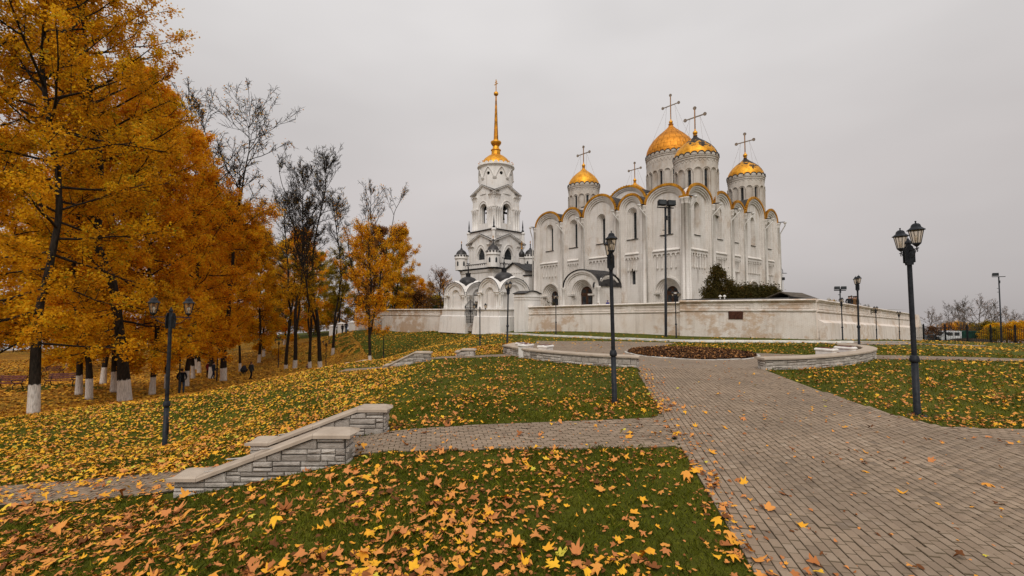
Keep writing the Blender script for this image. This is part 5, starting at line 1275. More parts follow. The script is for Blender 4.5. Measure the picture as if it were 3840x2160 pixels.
lamp0 = make_lamp(); LAMPS = [
    (3440, 1550, 9.85, 64, 1.0, 'tall two-lantern lamp nearest on the right lawn beside the path', 0, -.6),
    (2305, 1527, 11.1, 81, 1.0, 'near lamp left of the path, its two lanterns one behind the other', -1.0, 0),
    (617, 1685, 12.36, -2, 1.0, 'near lamp on the leafy slope before the orange trees, lanterns side by side', 0, 0),
    (3222, 1305, 25.8, 60, 1.0, 'lamp just behind the hooked end of the right curved wall', 0, 0),
    (1902, 1291, 29.7, 104, 1.0, 'lamp rising behind the curled end of the left curved wall', 0, 0),
    (1800, 1316, 39.2, 2, 1.0, 'lamp with wide-set lanterns in front of the iron gate', 0, 0),
    (2085, 1252, 47.5, 65, 1.0, 'lamp on the grass strip before the leftmost cathedral portal', 0, 0),
    (2536, 1267, 40.0, 42, 1.0, 'lamp on the grass strip right of the floodlight mast', 0, 0),
    (1786, 1243, 60.0, 84, 1.0, 'lamp close beside the iron gate, mostly hidden by a nearer lamp', 0, 0),
    (1540, 1240, 72, 28, 1.0, 'lamp before the left wall section next to the orange forked tree', 0, 0),
    (1438, 1362, 53.6, 33, 1.0, 'lamp rising from the hollow left of the small sloping wall', 0, 0),
    (1043, 1380, 64.5, 52, 1.0, 'lamp far in the park between pale trunk and bare trunks', 0, 0),
    (1222, 1388, 62.8, 63, 1.0, 'lamp standing right beside the forked bare-topped tree', 0, 0),
    (672, 1470, 31, 40, 1.0, 'lamp post half hidden in orange foliage beside a person', 0, 0),
    (813, 1412, 43, 50, 1.0, 'slim lamp post among the orange trees behind the walkers', 0, 0),
    (3160, 1272, 38.4, 62, .87, 'nearest of three lamps along the receding pink wall', 0, 0),
    (3288, 1272, 47.6, 66, .85, 'middle one of three lamps along the receding pink wall', 0, 0),
    (3374, 1274, 56.5, 66, .86, 'farthest of three lamps along the receding pink wall', 0, 0)]
for i, (px, py, d, az, sc, lab, lean, _) in enumerate(LAMPS):
    o = lamp0 if i == 0 else copy_tree(lamp0); p = at(px, py, d)
    o.location = (p.x, p.y, h1(p.x, p.y) - .01); o.rotation_euler = (0, R(lean) , R(az)); o.scale = (sc,) * 3
    lean = lean or random.gauss(0, .45)
    if lean: o.rotation_euler = (0, R(lean), 0); o.rotation_mode = 'XYZ'; o.rotation_euler = (Matrix.Rotation(R(lean), 3, 'Y') @ Matrix.Rotation(R(az), 3, 'Z')).to_euler()
    tag(o, lab, 'street lamp', 'two-lantern street lamps')

# ------------------------------------------------------------------ floodlight masts
def floodmast(label, px, py, d, H, nl=2, sc=1.0, lean=0.0, face=0.0, z=None):
    p = at(px, py, d); t = thing('floodlight_mast', label, 'floodlight', (p.x, p.y, h1(p.x, p.y) if z is None else z), R(face)); t.rotation_euler = (0, R(lean), R(face))
    IR = MAT['iron']
    MB().lathe([(.15 * sc, -.3), (.15 * sc, H * .4), (.12 * sc, H * .4 + .03), (.11 * sc, H)], 10, cap1=True).build('pole', MAT['lamp'], t, True)
    MB().box(-1.0 * sc, 1.0 * sc, -.05, .05, H - .05, H + .04).build('crossbar', IR, t)
    for k in range(nl):
        x = (-.56 + 1.12 * k) * sc
        b = MB(); b.loft([[(x - .46 * sc, -.5 * sc, H + .22 * sc), (x + .46 * sc, -.5 * sc, H + .22 * sc), (x + .46 * sc, -.44 * sc, H + .78 * sc), (x - .46 * sc, -.44 * sc, H + .78 * sc)], [(x - .4 * sc, 0, H + .16 * sc), (x + .4 * sc, 0, H + .16 * sc), (x + .4 * sc, .04, H + .66 * sc), (x - .4 * sc, .04, H + .66 * sc)], [(x - .2 * sc, .25 * sc, H + .25 * sc), (x + .2 * sc, .25 * sc, H + .25 * sc), (x + .2 * sc, .27 * sc, H + .55 * sc), (x - .2 * sc, .27 * sc, H + .55 * sc)]]); F = b.build('floodlight', IR, t)
        MB().add([(x - .4 * sc, -.505 * sc, H + .27 * sc), (x + .4 * sc, -.505 * sc, H + .27 * sc), (x + .4 * sc, -.455 * sc, H + .73 * sc), (x - .4 * sc, -.455 * sc, H + .73 * sc)], [(0, 1, 2, 3)]).build('lens', MAT['window'], F)
        MB().tube([(x - .5 * sc, -.2 * sc, H + .04), (x - .5 * sc, -.2 * sc, H + .5 * sc), (x + .5 * sc, -.2 * sc, H + .5 * sc), (x + .5 * sc, -.2 * sc, H + .04)], .03 * sc, 5).build('yoke', IR, F)
    for k in range(2): MB().box(-.35 * sc, 0, -.03, .03, H * .82 - k * .55, H * .82 + .06 - k * .55).build('rung', IR, t)
    MB().box(-.14 * sc, .14 * sc, -.25 * sc, -.1 * sc, H * .9, H * .9 + .4).build('junction_box', MAT['lamp'], t)
    return t
floodmast('tall dark floodlight mast with twin square lamps before the cathedral corner', 2497, 1262, 41.5, 11.9, 2, .82, .7, 10)
floodmast('slim floodlight mast behind the iron fence at the far right', 3757, 1290, 66, 9.6, 1, .7, 0, -30)
floodmast('small floodlight bracket mast standing on the churchyard behind the receding wall', 3151, 1125, 46, 2.7, 2, .5, 0, -20, 1.4)
p = at(2937, 1090, 82)
cctv = thing('hook_pole', 'thin pole with a hooked top at the cathedral right end', 'pole', (p.x, p.y, TZ))
MB().tube([(0, 0, -.2), (0, 0, 6.2)], .07, 6).build('pole', MAT['zinc'], cctv); MB().tube([(0, 0, 6.0)] + [(-.55 + .55 * math.cos(a), 0, 6.6 + .6 * math.sin(a)) for a in np.linspace(0, 3.4, 10)], .05, 5).build('hook', MAT['iron'], cctv)
MB().box(-.25, .25, -.2, .2, 5.0, 5.5).build('camera_box', MAT['iron'], cctv); MB().box(-.1, .7, -.06, .06, 6.2, 6.3).build('bracket', MAT['iron'], cctv)

# ------------------------------------------------------------------ iron fence on the right
fpx = [(3432, 1274, 68), (3465, 1275, 66.5), (3546, 1279, 64.6), (3629, 1281.5, 62.8), (3717, 1284, 61), (3809, 1287, 59), (3905, 1290, 57.2), (4005, 1293, 55.5)]
FP = [at(*q) for q in fpx]
fence = thing('iron_fence', 'black iron bar fence closing the far right of the lawn', 'fence', (FP[3].x, FP[3].y, 0))
post_me = MB().box(-.075, .075, -.075, .075, -.3, 2.25).mesh('fence_post', MAT['iron']); cap_me = MB().lathe([(.09, 2.25), (.09, 2.3), (.01, 2.45)], 4, 0, 0, math.pi / 4).mesh('post_cap', MAT['iron'])
bar_me = MB().box(-.014, .014, -.014, .014, .05, 2.0).mesh('bar', MAT['iron'])
o0 = Vector((FP[3].x, FP[3].y))
for a, b in zip(FP, FP[1:] + [None]):
    za = h1(a.x, a.y); po = obj('fence_post', post_me, fence, (a.x - o0.x, a.y - o0.y, za)); obj('post_cap', cap_me, po)
    if b is None: break
    zb = h1(b.x, b.y); d = Vector((b.x - a.x, b.y - a.y)); n = int(d.length / .17)
    for zz in (.2, .42, 1.78, 1.95): MB().tube([(a.x - o0.x, a.y - o0.y, za + zz), (b.x - o0.x, b.y - o0.y, zb + zz)], .022, 4).build('rail', MAT['iron'], fence)
    for k in range(1, n):
        q = k / n; obj('bar', bar_me, fence, (a.x - o0.x + d.x * q, a.y - o0.y + d.y * q, za + (zb - za) * q))

# ------------------------------------------------------------------ vehicles behind the fence
def paint(name, c, rough=.35): return simple(name, tuple(x * .85 for x in c), c, 2.0, rough, 0, 0)
RUB = simple('tyre_rubber', (.012, .012, .012), (.03, .03, .03), 6, .8, 0, 0)
def wheel(host, x, y, r, w):
    t = MB(); prof = [(r * .55, -w / 2), (r, -w / 2), (r, w / 2), (r * .55, w / 2)]; rings = [[(x + q * math.cos(a), y + s, r + q * math.sin(a)) for a in [2 * math.pi * k / 16 for k in range(16)]] for q, s in prof]
    t.loft(rings); W = t.build('wheel', RUB, host); h = MB(); h.loft([[(x + q * math.cos(a), y + s, r + q * math.sin(a)) for a in [2 * math.pi * k / 12 for k in range(12)]] for q, s in ((r * .55, -w * .52), (r * .4, -w * .45), (r * .55, w * .52))]); h.build('rim', MAT['zinc'], W)
p = at(3588, 1273, 88); vz = h1(p.x, p.y)
tr = thing('truck', 'white double-cab truck with a dark green tarpaulin behind the iron fence', 'truck', (p.x, p.y, vz), R(-12))
WP = paint('white_truck_paint', (.72, .73, .74)); GT = simple('green_tarpaulin', (.006, .03, .022), (.016, .065, .045), 1.2, .55, 0, .4, bd=.1)
cab = MB(); cab.prism([(-3.1, .55), (.2, .55), (.2, 2.25), (-1.6, 2.3), (-2.45, 2.2), (-3.05, 1.35), (-3.2, 1.2)], -.95, .95, 'y'); cab.build('cab', WP, tr)
for x0, x1, pts in ((0, 0, [(-2.0, 1.4), (-1.2, 1.4), (-1.2, 2.05), (-2.2, 2.05), (-2.45, 1.75)]), (0, 0, [(-.95, 1.4), (-.1, 1.4), (-.1, 2.05), (-.95, 2.05)])):
    for s in (-1, 1): MB().prism(pts, s * .955, s * .97, 'y').build('side_window', MAT['window'], tr)
MB().add([(-2.53, -.8, 2.1), (-2.53, .8, 2.1), (-3.09, .85, 1.38), (-3.09, -.85, 1.38)], [(0, 1, 2, 3)]).build('windscreen', MAT['window'], tr)
MB().box(-3.24, -3.12, -.92, .92, .45, .7).build('bumper', MAT['lamp'], tr); MB().box(-3.22, -3.14, -.6, .6, .85, 1.05).build('grille', MAT['lamp'], tr)
for s in (-1, 1): MB().box(-3.22, -3.14, s * .78 - .14, s * .78 + .14, .85, 1.07).build('headlight', MAT['bulb'], tr)
for x in (-1.05, .12): MB().box(x - .015, x + .015, -.962, -.95, .6, 1.35).build('door_seam', MAT['lamp'], tr)
tb = MB(); tb.prism([(.3, .75), (4.0, .75), (4.0, 2.1), (3.6, 2.28), (.8, 2.34), (.3, 2.2)], -1.0, 1.0, 'y'); tb.build('tarpaulin', GT, tr)
MB().box(.25, 4.0, -.98, .98, .55, .76).build('load_bed', WP, tr)
for x in (-2.3, 2.6):
    for s in (-1, 1): wheel(tr, x, s * .8, .42, .26)
p = at(3487, 1272, 90); carr = thing('car', 'dark grey hatchback partly hidden by the white truck', 'car', (p.x, p.y, h1(p.x, p.y)), R(-6)); CG = paint('grey_car_paint', (.10, .105, .11), .3)
b = MB(); sec = [(-2.1, .35, .75, .8), (-2.15, .3, .95, .85), (-1.6, .25, 1.0, .88), (-.9, .25, 1.5, .8), (.4, .25, 1.55, .8), (1.2, .25, 1.1, .86), (2.0, .3, .9, .84), (2.15, .38, .7, .78)]
b.loft([[(x, -w, z0), (x, w, z0), (x, w * 1.02, z0 + (z1 - z0) * .5), (x, w * .8, z1), (x, -w * .8, z1), (x, -w * 1.02, z0 + (z1 - z0) * .5)] for x, z0, z1, w in sec]); b.build('body', CG, carr, True)
for s in (-1, 1):
    MB().prism([(-1.3, 1.0), (.95, 1.0), (.4, 1.42), (-.85, 1.4)], s * .83, s * .86, 'y').build('side_window', MAT['window'], carr)
    for x in (-1.35, 1.35): wheel(carr, x, s * .74, .32, .2)
    MB().box(1.95, 2.1, s * .6 - .15, s * .6 + .15, .68, .8).build('headlight', MAT['bulb'], carr)
md = at(3640, 1276, 72); mound = thing('soil_mound', 'low heap of dark earth in front of the green tarpaulin', 'earth heap', (md.x, md.y, h1(md.x, md.y)), R(-35))
b = MB(); rr = random.Random(4); b.loft([[(3.6 * s * math.cos(2 * math.pi * k / 28) * (1 + rr.gauss(0, .05)), 1.5 * s * math.sin(2 * math.pi * k / 28) * (1 + rr.gauss(0, .08)), z + rr.gauss(0, .03)) for k in range(28)] for s, z in ((1, -.3), (.85, .15), (.62, .38), (.4, .52), (.18, .6))]); b.build('heap', simple('dug_earth', (.02, .014, .009), (.065, .045, .028), 2, .95, 0, .8, bd=.2), mound)

# ------------------------------------------------------------------ park benches
def park_bench(label, px, py, d, rz, z=None):
    p = at(px, py, d); t = thing('park_bench', label, 'bench', (p.x, p.y, h1(p.x, p.y)), R(rz), 'park benches under the trees')
    for s in (-1, 1):
        x = s * .78; a = MB(); a.tube([(x, -.28, .02), (x, -.33, .3), (x, -.2, .43), (x, .12, .42), (x, .2, .5), (x, .36, .9)], .028, 6); A = a.build('side_frame', MAT['iron'], t)
        MB().tube([(x, .3, .02), (x, .2, .25), (x, .12, .42)], .028, 6).build('rear_leg', MAT['iron'], t)
        MB().tube([(x, -.22, .43)] + [(x, -.3 + .14 * math.cos(q), .6 + .1 * math.sin(q)) for q in np.linspace(2.8, .2, 7)] + [(x, .22, .62)], .02, 5).build('arm_rest', MAT['iron'], t)
    for k in range(4): MB().box(-.95, .95, -.22 + k * .09, -.22 + k * .09 + .075, .44, .475).build('seat_slat', MAT['redwood'], t)
    for k in range(3): MB().box(-.95, .95, -.02, .02, -.045, .045).build('back_slat', MAT['redwood'], t, loc=(0, .235 + k * .045, .58 + k * .125), rot=(R(-20), 0, 0))
    return t
park_bench('dark red bench beneath the trees, right of the nearest trunk', 233, 1445, 31, 12)
park_bench('dark red bench at the left picture edge behind branches', 28, 1452, 29, -5)
park_bench('small red bench farther back in the park above the other bench', 200, 1374, 46, 8)

# ------------------------------------------------------------------ people
def mat_person(name, bands):
    m = NT(name); v = m.coord('Object'); sx = m.new('ShaderNodeSeparateXYZ'); m.l.new(v, sx.inputs[0])
    mr_ = m.new('ShaderNodeMapRange'); mr_.inputs[2].default_value = 2.0; m.l.new(sx.outputs[2], mr_.inputs[0])
    c = m.ramp(mr_.outputs[0], [(z / 2.0, c_) for z, c_ in bands], 'CONSTANT')
    n = m.noise(v, 9, 4); c = m.mix(m.math('MULTIPLY', n, .35), c, (.01, .01, .01, 1)); m.color(c).set(Roughness=.85); return m.mat
def person(label, loc, rz, coat, legs, hair=(.03, .02, .015), H=1.75, stride=0.0, arms='down', lean=0.0, cap=None):
    s = H / 1.75; t = thing('person', label, 'person', loc, R(rz)); st = stride
    V = [(0, 0, .95), (0, .0, 1.12), (0, -.01 + lean * .3, 1.32), (0, lean * .5, 1.46), (0, lean * .6, 1.53), (0, lean * .7 - .02, 1.60), (0, lean * .75 - .02, 1.70),
         (.20, lean * .45, 1.42), (.25, .02, 1.15), (.23, -.08, .93), (.22, -.12, .84), (-.20, lean * .45, 1.42), (-.25, .02, 1.15), (-.23, -.08, .93), (-.22, -.12, .84),
         (.10, 0, .90), (.11, -st * .5, .50), (.11, -st * .35 + .02, .10), (.12, -st * .4 - .14, .04), (-.10, 0, .90), (-.11, st * .3, .50), (-.11, st * .8 + .02, .12), (-.12, st * .8 - .12, .05)]
    if arms == 'pocket':
        for k, sg in ((8, 1), (12, -1)): V[k] = (sg * .29, .08, 1.16); V[k + 1] = (sg * .2, -.1, .98); V[k + 2] = (sg * .17, -.12, .95)
    E = [(0, 1), (1, 2), (2, 3), (3, 4), (4, 5), (5, 6), (3, 7), (7, 8), (8, 9), (9, 10), (3, 11), (11, 12), (12, 13), (13, 14), (0, 15), (15, 16), (16, 17), (17, 18), (0, 19), (19, 20), (20, 21), (21, 22)]
    RD = [(.16, .12), (.15, .11), (.18, .12), (.12, .09), (.055, .055), (.08, .095), (.07, .085), (.085, .08), (.06, .06), (.045, .045), (.04, .025), (.085, .08), (.06, .06), (.045, .045), (.04, .025), (.10, .10), (.07, .07), (.05, .05), (.045, .035), (.10, .10), (.07, .07), (.05, .05), (.045, .035)]
    me = bpy.data.meshes.new('body'); me.from_pydata([(x * s, y * s, z * s) for x, y, z in V], E, [])
    me.materials.append(mat_person('clothing', [(0.0, (.01, .01, .01)), (.10 * s, legs), (.80 * s, coat), (1.50 * s, (.45, .25, .17)), (1.66 * s, cap or hair)]))
    o = obj('body', me, t); mod = o.modifiers.new('skin', 'SKIN'); sub = o.modifiers.new('sub', 'SUBSURF'); sub.levels = 1; sub.render_levels = 1
    for d_, r_ in zip(me.skin_vertices[0].data, RD): d_.radius = (r_[0] * s, r_[1] * s)
    me.skin_vertices[0].data[0].use_root = True
    hd = MB(); hd.lathe([(.02, 1.57), (.085, 1.62), (.098, 1.68), (.088, 1.735), (.05, 1.77), (.004, 1.78)], 10, 0, 0); hd.v = [(x * s, (y * 1.1 + lean * .75 + .01) * s, z * s) for x, y, z in hd.v]
    hd.build('hat' if cap else 'hair', simple('head_cover', tuple(.8 * q for q in (cap or hair)), cap or hair, 8, .9, 0, 0), t, True)
    return t
BK, NV, BR_, GY = (.012, .012, .014), (.012, .018, .045), (.16, .085, .035), (.05, .05, .052)
for k, (px, c, l, hh, lab) in enumerate([(3184.5, (.02, .022, .026), BK, 1.75, 'leftmost of four men on the wall terrace, dark jacket'), (3193.5, (.028, .018, .02), BK, 1.8, 'second of four men on the wall terrace, broad in a black-brown coat'), (3203, BR_, GY, 1.74, 'man in a tan-brown jacket among the four on the wall terrace'), (3210.5, (.02, .04, .06), BK, 1.76, 'rightmost of four men on the wall terrace, dark blue jacket')]):
    q = at(px, 1130, 46.3 + .25 * (k % 2)); person(lab, (q.x, q.y, 1.76), -40 + k * 12, c, l, H=hh, arms='pocket')
q = at(1284, 1248, 76); person('person in black with a backpack walking beside a taller one far by the wall', (q.x, q.y, h1(q.x, q.y)), 175, BK, BK, H=1.62, stride=.2)
q = at(1298, 1248, 76); person('taller person in a black jacket and blue jeans far by the left wall', (q.x, q.y, h1(q.x, q.y)), 180, BK, (.05, .09, .17), H=1.8, stride=.25)
q = at(942, 1392, 44); person('person in a grey jacket and black leggings walking beyond the white trunks', (q.x, q.y, h1(q.x, q.y)), 165, (.045, .055, .06), BK, hair=(.16, .08, .04), H=1.7, stride=.35)
q = at(681, 1466, 31.6); person('person in a dark coat standing behind a lamp post under the trees', (q.x, q.y, h1(q.x, q.y)), 200, (.012, .014, .02), (.05, .07, .11), H=1.72, arms='pocket')
q = at(800, 1412, 45.5); person('person in dark clothes beside a dark trunk among orange leaves', (q.x, q.y, h1(q.x, q.y)), 150, (.02, .03, .05), NV, H=1.75, stride=.3)
q = at(780, 1410, 47.5); person('person with a red jacket half hidden by the dark trunk', (q.x, q.y, h1(q.x, q.y)), 170, (.16, .012, .012), BK, H=1.7)
q = at(1152, 1368, 60); person('small child in a blue cap behind the thin bare trunk', (q.x, q.y, h1(q.x, q.y)), 180, (.18, .06, .06), GY, H=1.05, cap=(.05, .09, .25))
q = at(2243, 1145, 60); person('person in pale clothes before the cathedral porch, only the head above the wall', (q.x, q.y, 1.35), 20, (.35, .33, .3), GY, H=1.65, hair=(.5, .47, .4))
q = at(2279, 1142, 60); person('person in a bright blue jacket by the cathedral porch above the wall', (q.x, q.y, 1.55), 20, (.02, .03, .25), NV, H=1.75, cap=(.02, .03, .22))
q = at(917, 1365, 50); st = thing('pram', 'dark baby carriage parked beyond the white trunks', 'pram', (q.x, q.y, h1(q.x, q.y)), R(100))
b = MB(); b.loft([[(x, w * math.cos(a), .55 + hh * math.sin(a)) for a in np.linspace(math.pi, 2 * math.pi, 7)] for x, w, hh in ((-.5, .2, .2), (-.4, .27, .3), (.3, .27, .3), (.5, .2, .15))]); b.build('basket', paint('pram_cloth', (.02, .02, .024), .8), st)
b = MB(); b.loft([[(-.05 - .45 * math.sin(t), .27 * math.cos(a), .55 + .5 * math.cos(t) * math.sin(a)) for a in np.linspace(0, math.pi, 7)] for t in np.linspace(0, 1.4, 5)], False, False, False); b.build('hood', paint('pram_hood', (.025, .025, .03), .8), st)
for x in (-.35, .35):
    for s in (-1, 1): MB().tube([(x + .15 * math.cos(a), s * .25, .16 + .15 * math.sin(a)) for a in np.linspace(0, 6.28, 13)], .02, 5).build('wheel', RUB, st)
MB().tube([(.45, -.2, .55), (.85, -.2, .95), (.85, .2, .95), (.45, .2, .55)], .018, 5).build('handle', MAT['iron'], st)

# roofed shed and dark parapet sheet behind the near wall
q = at(2968, 1118, 43.5); sh = thing('shed', 'low shed with a brown shingle roof just behind the near wall', 'shed', (q.x, q.y, 2.05), R(38.9))
MB().box(-2.0, 2.6, -1.2, 1.4, -.4, 1.0).build('wall', MAT['zinc'], sh)
for s in (-1, 1):
    r = MB(); r.loft([[(x, s * 1.75 + .1, .95), (x, .1, 1.7), (x, .1, 1.77), (x, s * 1.75 + .1, 1.03)] for x in (-2.4, 3.0)]); r.build('roof', MAT['rooftile'], sh)
MB().prism([(-1.5, 1.0), (.1, 1.65), (1.7, 1.0)], 2.62, 2.7, 'x').build('gable', MAT['zinc'], sh)
rf = thing('wall_roofing', 'black bituminous roofing strip lying along the near wall top', 'roofing', (20.3, 39.8, 0)); n_ = Vector((.785 * 1, .62)).normalized(); dd = (q2_ - q1_).normalized(); nn = Vector((-dd.y, dd.x))
def rM(u, o, z): w = q1_ + dd * u + nn * o - Vector((20.3, 39.8)); return (w.x, w.y, z)
Lq = (q2_ - q1_).length; b = MB(); b.loft([[rM(u, .25, 3.03), rM(u, .25, 3.09), rM(u, 1.6, 3.17), rM(u, 1.6, 3.1)] for u in (0.15, Lq * .5, Lq - .2)]); b.build('strip', MAT['roof'], rf)
b = MB(); d3 = (Vector(W3) - q2_).normalized(); n3b = Vector((-d3.y, d3.x))
def rM2(u, o, z): w = q2_ + d3 * u + n3b * o - Vector((20.3, 39.8)); return (w.x, w.y, z)
b.loft([[rM2(u, .25, 3.0 - .0325 * u), rM2(u, .25, 3.06 - .0325 * u), rM2(u, 2.0, 3.3 - .04 * u), rM2(u, 2.0, 3.15 - .04 * u)] for u in (0.1, 4, 8.2)]); b.build('strip', MAT['roof'], rf)
for k, px in enumerate((2701, 2717)):
    q = at(px, 1119, 41.2 - .3 * k); v_ = thing('vent_pipe', 'left of two little metal roof vents before the thuja' if k == 0 else 'right of two little metal roof vents before the thuja', 'vent', (q.x, q.y, 3.0), 0, 'roof vents'); MB().lathe([(.06, 0), (.06, .34)], 8).build('pipe', MAT['zinc'], v_); MB().lathe([(.15, .32), (.13, .4), (.03, .48)], 8, cap0=True).build('cowl', MAT['zinc'], v_)

# white gate piers and railing at the far park entrance
for k, (px, w, hh, lab) in enumerate([(1247, .55, 1.55, 'leftmost white gate pier at the far park entrance'), (1280, .62, 1.6, 'white gate pier just behind the two walkers far away'), (1320, .55, 1.45, 'rightmost white gate pier at the far park entrance')]):
    q = at(px, 1248, 79); g = thing('gate_pier', lab, 'gate pier', (q.x, q.y, h1(q.x, q.y)), R(20), 'white piers of the park entrance')
    MB().box(-w, w, -.35, .35, -.3, hh).build('shaft', MAT['lime'], g); MB().loft([[(-w - .08, -.43, hh), (w + .08, -.43, hh), (w + .08, .43, hh), (-w - .08, .43, hh)], [(-w - .08, -.43, hh + .1), (w + .08, -.43, hh + .1), (w + .08, .43, hh + .1), (-w - .08, .43, hh + .1)], [(-.1, -.1, hh + .3), (.1, -.1, hh + .3), (.1, .1, hh + .3), (-.1, .1, hh + .3)]]).build('pier_cap', MAT['lime'], g)
q = at(1400, 1246, 76); rl = thing('railing', 'black iron railing beside the forked orange tree near the left wall', 'railing', (q.x, q.y, h1(q.x, q.y)), R(30))
for k in range(24): MB().box(-.02, .02, -.02, .02, -.1, 2.1).build('bar', MAT['iron'], rl, loc=(-2.3 + k * .2, 0, 0))
for z in (.3, 1.9): MB().box(-2.4, 2.4, -.03, .03, z, z + .05).build('rail', MAT['iron'], rl)
# ------------------------------------------------------------------ trees
def tube_np(pts, rs, n):
    """numpy tube: returns verts, quads"""
    pts = np.asarray(pts, float); k = len(pts); t = np.empty_like(pts)
    t[1:-1] = pts[2:] - pts[:-2]; t[0] = pts[1] - pts[0]; t[-1] = pts[-1] - pts[-2]
    t /= np.linalg.norm(t, axis=1, keepdims=True) + 1e-9
    ref = np.array([0, 0, 1.0]) if abs(t[0, 2]) < .9 else np.array([1.0, 0, 0])
    u = np.cross(t, ref); u /= np.linalg.norm(u, axis=1, keepdims=True) + 1e-9; w = np.cross(t, u)
    a = np.arange(n) * 2 * np.pi / n
    v = pts[:, None] + np.asarray(rs)[:, None, None] * (np.cos(a)[None, :, None] * u[:, None] + np.sin(a)[None, :, None] * w[:, None])
    i = np.arange(k - 1)[:, None] * n + np.arange(n)[None]; j = np.arange(k - 1)[:, None] * n + (np.arange(n) + 1)[None] % n
    return v.reshape(-1, 3), np.stack([i, j, j + n, i + n], -1).reshape(-1, 4)

def leaf_cards(pos, size, rng, flat=.5):
    """bent four-point leaves at pos"""
    n = len(pos); d = rng.normal(size=(n, 3)); d[:, 2] *= flat; d[:, 2] -= .25; d /= np.linalg.norm(d, axis=1, keepdims=True)
    s = rng.normal(size=(n, 3)); s -= d * (s * d).sum(1, keepdims=True); s /= np.linalg.norm(s, axis=1, keepdims=True); nn = np.cross(d, s)
    sz = size * rng.uniform(.6, 1.3, n)[:, None]
    v = np.stack([pos - d * sz * .5, pos + s * sz * .42 + nn * sz * .12, pos + d * sz * .55, pos - s * sz * .42 + nn * sz * .12], 1)
    return v.reshape(-1, 3), (np.arange(n)[:, None] * 4 + np.arange(4)[None])

